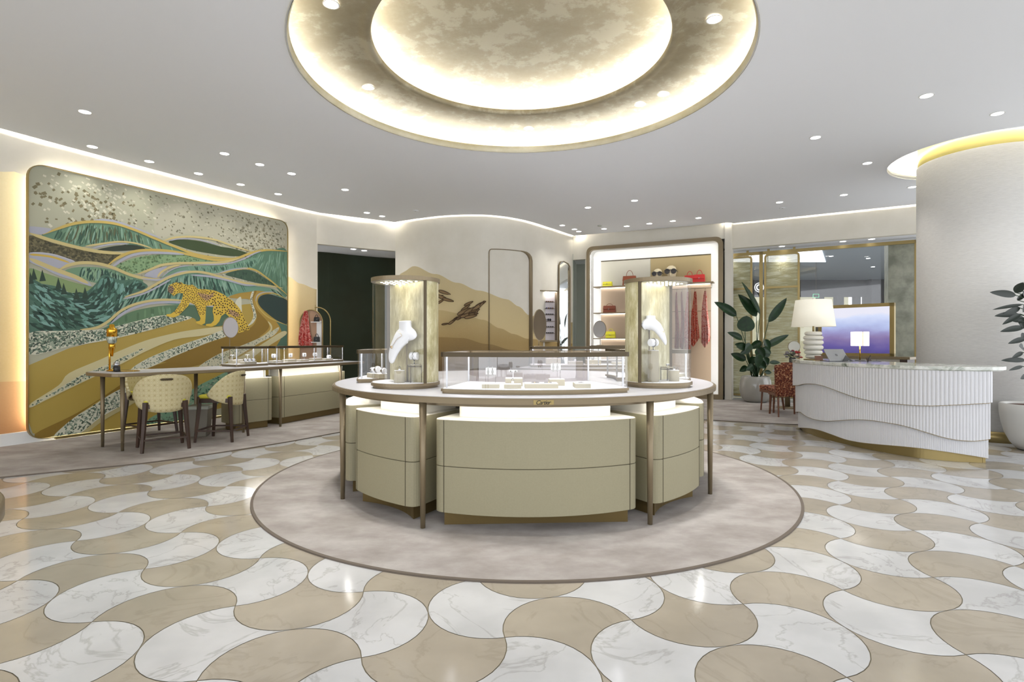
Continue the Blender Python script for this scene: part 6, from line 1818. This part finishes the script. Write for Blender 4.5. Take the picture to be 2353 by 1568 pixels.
# two brass-framed woven metal screens hung before the glass
M['wovengold'] = bpy.data.materials.new('woven_gold_mesh'); m = M['wovengold']; m.use_nodes = True
b = bs(m); b.inputs['Metallic'].default_value = .55; b.inputs['Roughness'].default_value = .4
noise_col(m, [(172, 166, 124), (194, 190, 150), (224, 221, 194)], scale=3, detail=9, rough=.7, stretch=(1, 1, 9), pos=[.36, .5, .62], bump=.6, bscale=22)
tr = N(m, 'ShaderNodeBsdfTransparent'); mx = N(m, 'ShaderNodeMixShader'); mx.inputs[0].default_value = .6
outn = [n for n in m.node_tree.nodes if n.type == 'OUTPUT_MATERIAL'][0]
LK(m, tr.outputs[0], mx.inputs[1]); LK(m, b.outputs[0], mx.inputs[2]); LK(m, mx.outputs[0], outn.inputs['Surface'])
def screen(lb, x0, x1, ztop_, crossz):
    s0, s1 = gs(x0, .5), gs(x1, .5)
    c = FP((s0+s1)/2, .5, 0)
    t = E('woven_metal_screen', lb, 'screen', c, world=True)
    o = rounded([(s0, .05), (s1, .05), (s1, ztop_), (s0, ztop_)], [.02, .02, .10, .10]); i = inset(o, .045)
    mb = MB(); n = len(o); vs = []
    for d in (.48, .52):
        for lp in (o, i): vs += [FP(p[0], d, p[1]) for p in lp]
    fs = []
    for k in range(n):
        j = (k+1) % n; fs += [(k, j, 2*n+j, 2*n+k), (n+j, n+k, 3*n+k, 3*n+j), (j, k, n+k, n+j), (2*n+k, 2*n+j, 3*n+j, 3*n+k)]
    mb.add(vs, fs); mb.build('frame', M['brass'], t)
    mb = MB(); fbox(mb, s0+.04, s1-.04, .485, .515, crossz-.022, crossz+.022); mb.build('cross_rail', M['brass'], t)
    mb = MB(); q = inset(o, .04); mb.add([FP(p[0], .5, p[1]) for p in q]+[FP(p[0], .504, p[1]) for p in q], [tuple(range(len(q))), tuple(range(2*len(q)-1, len(q)-1, -1))]); mb.build('woven_mesh', M['wovengold'], t)
zs1 = ZY(574, 12.3)
screen('woven gold metal screen behind the tall potted plant, left of the two', 1664, 1729, ZY(583, 12.5), ZY(660, 12.5))
screen('woven gold metal screen behind the stacked lamp, right of the two', 1756, 1838, ZY(575, 12.1), ZY(656, 12.1))

# ---------------- the mall beyond the glass
mall = MB(); mall.box(4.0, 26, 11.2, 34, -.06, -.03)
def beyond(nm, x0, x1, Y0, Y1, z0, z1, m):
    mb = MB(); mb.box(x0, x1, Y0, Y1, z0, z1); o = struct(nm, mb, m); return o
M['mall_ceil'] = mat('mall_ceiling', (140, 150, 162), 0.7); M['mall_dark'] = mat('dark_shop_fascia', (24, 26, 33), 0.7)
M['mall_stone'] = mat('greenish_limestone', (140, 142, 124), 0.5)
noise_col(M['mall_stone'], [(112, 116, 100), (146, 148, 130), (168, 168, 150)], scale=2.5, detail=6, pos=[.36, .5, .62])
_m = M['mall_stone']; _tc = N(_m, 'ShaderNodeTexCoord'); _br = N(_m, 'ShaderNodeTexBrick'); 
M['mall_floor'] = mat('mall_floor_stone', (176, 172, 158), 0.15)
beyond('floor_mall', 3.5, 30, 13.2, 40, -.02, .0, M['mall_floor'])
beyond('ceiling_mall', 3.5, 30, 13.6, 40, 4.6, 4.7, M['mall_ceil'])
M['skylight'] = mat('bright_skylight', (255, 255, 255), .5, emit=(240, 247, 255), est=2.6)
p = P(1860, 585, 4.58)
mb = MB(); mb.prism([(7.5, 19.0), (10.8, 19.0), (12.8, 22.2), (8.5, 22.2)], 4.57, 4.595); struct('trim_skylight', mb, M['skylight'])
beyond('wall_mall_fascia', 11.0, 19.8, 29.0, 29.4, 3.72, 4.6, M['mall_dark'])
mb = MB(); mb.box(9.0, 19.8, 32.0, 32.2, 0, 4.6); M['shop_lit'] = mat('warm_lit_shopfront', (206, 200, 168), .6, emit=(230, 226, 190), est=.35); struct('wall_mall_shop', mb, M['shop_lit'])
for k, x in enumerate((16.35, 17.3, 18.3)):
    beyond('trim_mall_post', x, x+.3+.1*(k == 1), 29.0, 29.3, 0, 3.74, M['mall_dark'])
beyond('wall_mall_dark', 18.9, 21.5, 28.6, 29.4, 0, 4.6, M['mall_dark'])
beyond('wall_mall_left', 4.0, 11.0, 30, 30.3, 0, 4.6, mat('mall_left_wall', (120, 124, 122), .5))
# stone pier at the right
q0 = FP(gs(2040, 1.4), 1.4, 0); q1 = FP(gs(2140, 1.4), 1.4, 0)
mb = MB()
g0 = gs(2041, 1.4); fbox(mb, g0+.004, g0+1.88, 1.404, 2.6, 0, 4.6)
for r_ in range(12):
    for c in range(4):
        s0 = max(g0+c*.55-(.27 if r_ % 2 else 0), g0); s1 = min(g0+(c+1)*.55-(.27 if r_ % 2 else 0), g0+1.9)
        fbox(mb, s0+.0015, s1-.0015, 1.4, 2.6, .0015+r_*.38, (r_+1)*.38-.0015)
struct('wall_mall_pier', mb, M['mall_stone'])
# sign panel with a round C emblem
sy = 19.0
sx0, sx1 = (1728-1176.5)/F*sy, (1760-1176.5)/F*sy
t = E('shop_sign', 'dark sign panel with a round black and white C emblem beyond the glass wall', 'sign', ((sx0+sx1)/2, sy, 0), world=True)
mb = MB(); mb.box(sx0-.1, sx1+.2, sy, sy+.15, ZY(679, sy), ZY(645, sy)); mb.build('panel', M['mall_dark'], t)
for q_ in (sx0, sx1+.1): MB().tube([(q_, sy+.07, ZY(646, sy)), (q_, sy+.07, 4.6)], .012, n=6).build('hanger', M['mall_dark'], t)
cxs, czs = (1743.5-1176.5)/F*sy, ZY(661, sy)
mb = MB()
def xzarc(mb, r, w, a0, a1, y):
    pts = [(cxs+r*math.cos(a), y, czs+r*math.sin(a)) for a in [a0+(a1-a0)*k/28 for k in range(29)]]
    mb.tube(pts, w, n=6)
xzarc(mb, .155, .012, 0, 2*PI, sy-.03); M['signw'] = mat('white_sign_letter', (240, 240, 240), .4, emit=(255, 255, 255), est=.8); mb.build('white_ring', M['signw'], t)
mb = MB(); xzarc(mb, .09, .02, R(50), R(310), sy-.04); mb.build('letter_c', M['signw'], t)
# exit sign outline
ex, ez = XY(1875, 20.5)[0], ZY(680, 20.5)
t = E('exit_sign', 'small green outlined exit sign hanging beyond the glass wall', 'sign', (ex, 20.5, ez), world=True)
M['greenlit'] = mat('green_sign_light', (90, 190, 140), .5, emit=(90, 200, 150), est=1.0)
mb = MB(); xz = [(ex-.11, 20.5, ez-.06), (ex+.11, 20.5, ez-.06), (ex+.11, 20.5, ez+.06), (ex-.11, 20.5, ez+.06), (ex-.11, 20.5, ez-.06)]
mb.tube(xz, .008, n=4); mb.build('outline', M['greenlit'], t)
mb = MB(); mb.tube([(ex, 20.5, ez+.06), (ex, 20.5, 4.6)], .006, n=4); mb.build('hanger', M['bronze_dark'], t)
for i, (a, b) in enumerate(((1861, 592), (1910, 589), (1995, 594), (2006, 613.5), (2000, 562), (1937, 567.5))):
    pz = 4.598; p = P(a, b, pz)
    if not (13.7 < p[1] < 39): continue
    t = E('mall_downlight', row_label(i, 6, 'tiny ceiling light', 'beyond the glass wall'), 'downlight', (p[0], p[1], pz), group='ceiling lights beyond the glass')
    MB().lathe([(.07, -.006), (.07, 0)], n=14).build('lens', M['lens'], t)
gq = FP(gs(2041, 1.4)-.2, .95, 0); spot((gq[0], gq[1], 4.5), 90, angle=120)  # unseen lamp added to brighten the stone pier
for (x, y) in ((8, 17), (12, 17), (9, 20), (8, 22.5), (11, 22.5)):
    spot((x, y, 4.5), 60, angle=130)

# ------------------------------------------------------------------ screen and console by the glass
sa = Vector((6.06, 10.55)); sb_ = Vector((6.80, 9.66))
su = (sb_-sa).normalized(); sl = (sb_-sa).length; sn = Vector((su.y, -su.x)) if Vector((su.y, -su.x)).dot(Vector((-1, -1))) > 0 else Vector((-su.y, su.x))
sz0, sz1 = 1.075, ZY(700, 10.15)
sa2 = sa-su*.10; sl2 = sl+.10
def SP(s, d, z): return (sa2.x+su.x*s+sn.x*d, sa2.y+su.y*s+sn.y*d, z)
def sbox(mb, s0, s1, d0, d1, z0, z1, mi=0):
    vs = [SP(s, d, z) for z in (z0, z1) for d in (d0, d1) for s in (s0, s1)]
    return mb.add(vs, [(0, 2, 3, 1), (4, 5, 7, 6), (0, 1, 5, 4), (2, 6, 7, 3), (0, 4, 6, 2), (1, 3, 7, 5)], mi)
cst = E('console_cabinet', 'bronze console cabinet with a wooden front standing under the large screen', 'cabinet', SP(sl2/2, 0, 0), world=True)
mb = MB(); sbox(mb, -.15, sl2+.28, -.22, .24, 1.03, 1.072); mb.build('top', M['bronze'], cst)
mb = MB(); sbox(mb, -.1, sl2+.22, -.2, .2, .10, 1.028); mb.build('body', M['cream_grey'], cst)
mb = MB(); sbox(mb, sl2+.13, sl2+.24, -.21, .22, .05, 1.028); mb.build('end_panel', M['wood'], cst)
mb = MB()
for k in range(5): sbox(mb, -.05+k*.27, -.046+k*.27, .2, .204, .14, 1.02)
mb.build('door_gap', M['seam'], cst)
mb = MB(); sbox(mb, -.06, sl2+.18, -.16, .16, .012, .10); mb.build('plinth', M['plinth'], cst)
tvt = E('display_screen', 'large bronze-framed screen showing a hazy violet seascape before the glass wall', 'screen', SP(sl2/2, 0, 1.073), world=True)
mb = MB()
sbox(mb, -.0, sl2, -.04, .04, sz1-.06, sz1); sbox(mb, 0, sl2, -.04, .04, 1.073, 1.125); sbox(mb, 0, .06, -.04, .04, 1.073, sz1); sbox(mb, sl2-.07, sl2, -.04, .04, 1.073, sz1)
mb.build('frame', M['brass'], tvt)
M['picture'] = bpy.data.materials.new('seascape_picture'); m = M['picture']; m.use_nodes = True; b = bs(m)
tc = N(m, 'ShaderNodeTexCoord'); sx = N(m, 'ShaderNodeSeparateXYZ'); LK(m, tc.outputs['Generated'], sx.inputs[0])
nz = N(m, 'ShaderNodeTexNoise'); nz.inputs['Scale'].default_value = 2.2; nz.inputs['Detail'].default_value = 4
mpn = N(m, 'ShaderNodeMapping'); mpn.inputs['Scale'].default_value = (1, 1, 2.2); LK(m, tc.outputs['Generated'], mpn.inputs[0]); LK(m, mpn.outputs[0], nz.inputs['Vector'])
ma = N(m, 'ShaderNodeMath', operation='MULTIPLY_ADD'); ma.inputs[1].default_value = .28; LK(m, nz.outputs['Fac'], ma.inputs[0]); LK(m, sx.outputs['Z'], ma.inputs[2])
rp = N(m, 'ShaderNodeValToRGB'); e = rp.color_ramp.elements
for i, (p, c) in enumerate(((.10, (70, 62, 128)), (.30, (92, 82, 150)), (.48, (132, 116, 164)), (.60, (150, 148, 196)), (.74, (176, 188, 228)), (.92, (206, 216, 244)), (1.0, (226, 226, 240)))):
    if i < 2: el = e[i]; el.position = min(p, 1)
    else: el = e.new(min(p, 1))
    el.color = lin(c)
LK(m, ma.outputs[0], rp.inputs[0]); b.inputs['Base Color'].default_value = (0.01, 0.01, .012, 1); b.inputs['Roughness'].default_value = .12
LK(m, rp.outputs[0], b.inputs['Emission Color']); b.inputs['Emission Strength'].default_value = .85
mb = MB(); sbox(mb, .06, sl2-.07, -.02, .02, 1.12, sz1-.06); mb.build('picture', M['picture'], tvt)

# ------------------------------------------------------------------ round table, chairs, flowers
tx, ty = 5.52, 10.90
t = E('round_table', 'small round pale table with the flowers behind the reception desk', 'table', (tx, ty, .0105))
MB().lathe([(.25, .72), (.27, .73), (.27, .75), (.25, .755)], n=48).build('top', M['topwhite'], t)
MB().lathe([(.05, .02), (.05, .72)], n=20).build('column', M['bronze'], t)
MB().lathe([(.2, 0), (.2, .015), (.05, .03)], n=32).build('foot', M['bronze'], t)
M['boucle'] = mat('rust_boucle', (140, 68, 40), .9)
noise_col(M['boucle'], [(62, 28, 20), (112, 54, 34), (126, 62, 40), (196, 156, 116)], scale=42, detail=4, rough=.7, pos=[.40, .5, .56, .6], bump=.4, bscale=60)
def make_chair(lb, loc, rz):
    t = E('upholstered_chair', lb, 'chair', (*loc, .0105), rz, group='rust chairs at the round table')
    sq = rounded([(-.22, -.2), (.22, -.2), (.25, .25), (-.25, .25)], .06)
    MB().prism(sq, .41, .49).build('seat', M['boucle'], t, bevel=.02)
    mb = MB(); mb.ring(inset(sq, .004), inset(sq, .03), .36, .41); mb.build('seat_rail', M['wood_mid'], t)
    for (a, b, q) in ((-1, -1, .05), (1, -1, .05), (-1, 1, .0), (1, 1, .0)):
        MB().tube([(a*.215, b*.21-(q if b < 0 else 0), 0), (a*.20, b*.19, .385)], [.017, .024], n=4, smooth=False).build('leg', M['wood_mid'], t)
    mb = MB(); vs = []; n = 14; rws = 8
    for off in (0, .055):
        for k in range(n+1):
            a = R(-62)+R(124)*k/n
            for r_ in range(rws+1):
                u = r_/rws; z = .36+.565*u
                w = (.245+.035*u)*(1-.0*u)
                x = w*math.sin(a)/math.sin(R(62)); y = -.215-.07*u-(.085)*(math.cos(a)-.47)+off
                if u > .9: x *= .985
                vs.append((x, y, z-.012*(abs(a)/R(62))**4*(u > .9)))
    W = rws+1; O = (n+1)*W; fs = []
    for k in range(n):
        for r_ in range(rws):
            fs.append((k*W+r_, (k+1)*W+r_, (k+1)*W+r_+1, k*W+r_+1)); fs.append((O+(k+1)*W+r_, O+k*W+r_, O+k*W+r_+1, O+(k+1)*W+r_+1))
        fs.append((k*W+rws, (k+1)*W+rws, O+(k+1)*W+rws, O+k*W+rws)); fs.append(((k+1)*W, k*W, O+k*W, O+(k+1)*W))
    for r_ in range(rws): fs.append((r_+1, O+r_+1, O+r_, r_)); fs.append((n*W+r_, O+n*W+r_, O+n*W+r_+1, n*W+r_+1))
    mb.add(vs, fs, 0, True); mb.build('backrest', M['boucle'], t)
    return t
ch = make_chair('rust patterned chair with its back to the camera beside the reception desk', (4.93, 9.78), R(-8))
dup(ch, (5.06, 10.36, .0105), R(95), 'rust patterned chair farther back, only its seat showing left of the nearer chair')
# flowers
x, y = XY(1821, 10.80)
t = E('flower_arrangement', 'low arrangement of red, cream and grey flowers in a dark vase on the round table', 'flowers', (x, y, .766))
zf_ = lambda v: ZY(v, y)-.766
MB().lathe([(.05, 0), (.062, .02), (.062, zf_(824)), (.056, zf_(822))], n=20).build('vase', mat('dark_glass_vase', (44, 46, 48), .15), t)
FC = {'r': mat('red_petal', (150, 34, 34), .7), 'c': mat('cream_petal', (214, 190, 172), .7), 'g': mat('grey_petal', (120, 116, 118), .7), 'l': mat('dusty_leaf', (70, 84, 60), .7), 'p': mat('plum_petal', (110, 36, 44), .7)}
rf = random.Random(3)
for i in range(30):
    a = rf.uniform(0, 2*PI); rr = rf.uniform(0, .16); c = rf.choice('rccgglp')
    zc = zf_(812)+rf.uniform(-.05, .06)-rr*.25; X_, Y_ = rr*math.cos(a)*1.15, rr*math.sin(a)*.8
    mb = MB()
    for k in range(7):
        q = 2*PI*k/7; mb.ball((X_+.018*math.cos(q), Y_+.018*math.sin(q), zc+.004*math.sin(k)), .018, .012, .012, n=6)
    mb.ball((X_, Y_, zc+.006), .014, n=6); mb.build('flower', FC[c], t)
mb = MB()
for i in range(12):
    a = rf.uniform(0, 2*PI); mb.tube([(0, 0, zf_(826)), (.13*math.cos(a), .1*math.sin(a), zf_(812))], .003, n=5)
mb.build('stems', M['stem'], t)
x, y = XY(1819, 10.0)
x2, y2 = XY(1824, 10.99)
round_mirror('small round table mirror standing behind the flowers', x2, y2, .766, ZY(797, y2), .115, R(-10), col=mat('pale_mirror', (206, 206, 196), .3, .2))

# ------------------------------------------------------------------ plants
def leaf_blade(mb, base, tip, w, fold=.25, sag=.05, nrm=None, n=10, round_=1.0):
    b0, t0 = Vector(base), Vector(tip); d = t0-b0; L = d.length; d.normalize()
    nr = Vector(nrm) if nrm else Vector((random.uniform(-.4, .4), -1, random.uniform(-.1, .5)))
    nr = (nr-d*nr.dot(d)).normalized(); s = d.cross(nr)
    vs = []
    for i in range(n+1):
        u = i/n; c = b0+d*L*u-Vector((0, 0, 1))*sag*L*4*(u*(u-.0))*.25
        ww = w*(math.sin(PI*min(1, u**.75*.98+.02)))**(.75*round_)
        for k in (-1, -.5, 0, .5, 1):
            vs.append(c+s*ww*k+nr*ww*fold*abs(k))
    fs = [(i*5+k, i*5+k+1, (i+1)*5+k+1, (i+1)*5+k) for i in range(n) for k in range(4)]
    off = nr*-.002
    m_ = len(vs)
    mb.add(vs+[v+off for v in vs], fs+[(m_+a, m_+d_, m_+c, m_+b_) for a, b_, c, d_ in fs], 0, True)
PY = 12.0
pxp = lambda x, y, Y=PY, dy=0: ((x-1176.5)/F*(Y+dy), Y+dy, ZY(y, Y+dy))
pcx = XY(1736, PY)[0]
t = E('bird_of_paradise_plant', 'tall broad-leaved plant in a glossy grey pot before the gold screens', 'potted plant', (pcx, PY, 0.0105), world=True)
sc_ = PY/F
ph = (920-861)*sc_
prof = [(20, 0), (25, 2), (31, 12), (34.5, 24), (34.5, 38), (32.5, 50), (30, 57.5), (28.5, 59), (26.5, 58), (26, 55)]
MB().lathe([(r*sc_, .0115+z*sc_) for r, z in prof], (pcx, PY), 48).build('pot', M['pot'], t)
MB().lathe([(26.2*sc_, .0115+54*sc_), (26.2*sc_, .0115+55*sc_)], (pcx, PY), 32).build('soil', M['soil'], t)
LV = [((1692, 726), (1641, 691), 11, (1728, 862), -.0), ((1738, 727), (1696, 673), 13, (1739, 862), -.05), ((1746, 722), (1704, 643), 8, (1739, 862), -.12), ((1766, 740), (1808, 681), 10, (1741, 862), 0), ((1757, 798), (1813, 766), 8, (1742, 862), -.1),
      ((1706, 780), (1671, 762), 8, (1730, 862), -.1), ((1714, 828), (1679, 811), 9, (1732, 862), -.1), ((1717, 843), (1699, 853), 7, (1733, 862), -.2), ((1768, 834), (1793, 832), 5, (1748, 862), 0), ((1757, 855), (1773, 856), 5, (1748, 862), -.1),
      ((1750, 786), (1722, 800), 9, (1740, 862), -.1), ((1758, 780), (1768, 806), 8, (1744, 862), -.15), ((1712, 800), (1692, 796), 8, (1732, 862), -.2), ((1724, 800), (1700, 812), 8, (1735, 862), -.15), ((1748, 810), (1770, 816), 10, (1742, 862), -.1),
      ((1740, 800), (1756, 822), 11, (1740, 862), -.2), ((1726, 792), (1712, 806), 9, (1735, 862), -.2), ((1742, 830), (1760, 846), 9, (1742, 862), -.2), ((1735, 820), (1722, 838), 8, (1737, 862), -.25), ((1752, 800), (1772, 812), 8, (1744, 862), -.2), ((1715, 797), (1688, 790), 7, (1734, 862), -.1), ((1745, 815), (1740, 845), 9, (1741, 862), -.28), ((1756, 822), (1764, 838), 8, (1743, 862), -.2), ((1730, 840), (1714, 850), 8, (1737, 862), -.24)]
for i, (a, b, w, r_, dy) in enumerate(LV):
    mb = MB(); A = pxp(*a, dy=dy); B = pxp(*b, dy=dy+random.uniform(-.1, .1)); Rr = (pcx+(r_[0]-1738)*sc_*.6, PY+random.uniform(-.1, .1), .0115+55*sc_)
    leaf_blade(mb, A, B, w*sc_, fold=.35, sag=.05); lf = mb.build('leaf', M['green'], t)
    mid_ = ((A[0]+Rr[0]*1.3)/2.3, (A[1]+Rr[1])/2, (A[2]+Rr[2])/2)
    MB().tube(spline([Rr, mid_, A], 4), [.012]*5+[.008]*3+[.006], n=6).build('stalk', M['stem'], t)
mb = MB(); A = pxp(1712, 762, dy=-.15); B = pxp(1716, 726, dy=-.15); leaf_blade(mb, A, B, 19*sc_, fold=.1, sag=0, nrm=(-.2, -1, .1), n=14, round_=.75); mb.build('leaf', M['green'], t)
MB().tube(spline([(pcx, PY, .0115+55*sc_), pxp(1716, 820, dy=-.1), A], 5), .009, n=6).build('stalk', M['stem'], t)
# rubber plant at the right edge
PY2 = 6.72; s2_ = PY2/F; px2 = XY(2378, PY2)[0]
t = E('rubber_plant', 'dark broad-leaved plant in a white stone pot beside the column at the right edge', 'potted plant', (px2, PY2, 0), world=True)
zP = lambda y: max(.0015, ZY(y, PY2))
MB().lathe([(.13, .002), (.17, .01), (.235, .09), (.285, .2), (.318, .33), (.337, .46), (.338, .565), (.325, .575), (.31, .565), (.305, .53)], (px2, PY2), 48).build('pot', mat('pale_stone_pot', (196, 194, 188), .3, coat=.3), t)
MB().lathe([(.305, .535), (.305, .545), (.0001, .56)], (px2, PY2), 32).build('soil', M['soil'], t)
tr_pts = [(px2, PY2, .54), (px2+.01, PY2, .9), (px2-.02, PY2-.02, 1.3), (px2-.01, PY2, 1.75), (px2-.02, PY2, 2.1)]
MB().tube(spline(tr_pts, 5), .014, n=8).build('trunk', mat('brown_stem', (70, 52, 40), .7), t)
MB().tube(spline([(px2+.03, PY2+.03, .54), (px2+.06, PY2+.04, 1.1), (px2+.1, PY2, 1.8)], 6), .011, n=8).build('trunk', MATS['brown_stem'], t)
RL = [((2334, 679), (2274, 669), 8), ((2332, 672), (2352, 648), 11), ((2338, 690), (2353, 672), 9), ((2350, 700), (2280, 709), 4), ((2344, 708), (2302, 722), 7), ((2340, 722), (2285, 724), 7), ((2345, 722), (2303, 744), 6), ((2352, 730), (2328, 738), 10), ((2352, 752), (2298, 760), 7), ((2356, 778), (2316, 788), 6), ((2352, 800), (2342, 795), 9), ((2350, 810), (2325, 822), 5), ((2356, 828), (2300, 826), 6), ((2350, 842), (2318, 850), 4), ((2362, 862), (2345, 870), 6), ((2350, 735), (2353, 755), 12), ((2365, 690), (2350, 668), 10), ((2356, 715), (2353, 700), 10),
      ((2380, 700), (2410, 690), 10), ((2380, 740), (2415, 750), 10), ((2385, 780), (2420, 800), 10), ((2372, 660), (2400, 640), 10), ((2372, 655), (2362, 628), 9), ((2356, 768), (2348, 780), 8)]
for i, (a, b, w) in enumerate(RL):
    dy = random.uniform(-.12, .05); mb = MB(); A = pxp(*a, PY2, dy); B = pxp(*b, PY2, dy-.05)
    leaf_blade(mb, A, B, w*s2_, fold=.2, sag=.04); mb.build('leaf', M['green2'], t)
    zz = min(2.05, max(.7, A[2]-.06)); MB().tube([(px2-.01, PY2, zz), A], .0045, n=6).build('stalk', M['stem'], t)

# rounded end of another table at the left edge of the frame
c = (-1.71, 0.955)
t = E('round_side_table', 'white round tabletop with a bronze rim cut by the left edge of the photo', 'table', (*c, 0), world=True)
MB().lathe([(.595, .915), (.60, .920), (.60, .952), (.595, .957)], c, 96).build('rim', M['bronze'], t)
MB().lathe([(.585, .9572), (.585, .9600)], c, 96).build('top_panel', M['topwhite'], t)
for k in range(4):
    a = PI/4+PI/2*k+.9; mb = MB(); leg_at(mb, c[0]+.3*math.cos(a), c[1]+.3*math.sin(a), .92); mb.v = [(v[0], v[1], max(v[2]-.01, .001)) for v in mb.v]; mb.build('leg', M['bronze'], t)
# tidy helper tags
for o in bpy.data.objects:
    if '_world' in o: del o['_world']
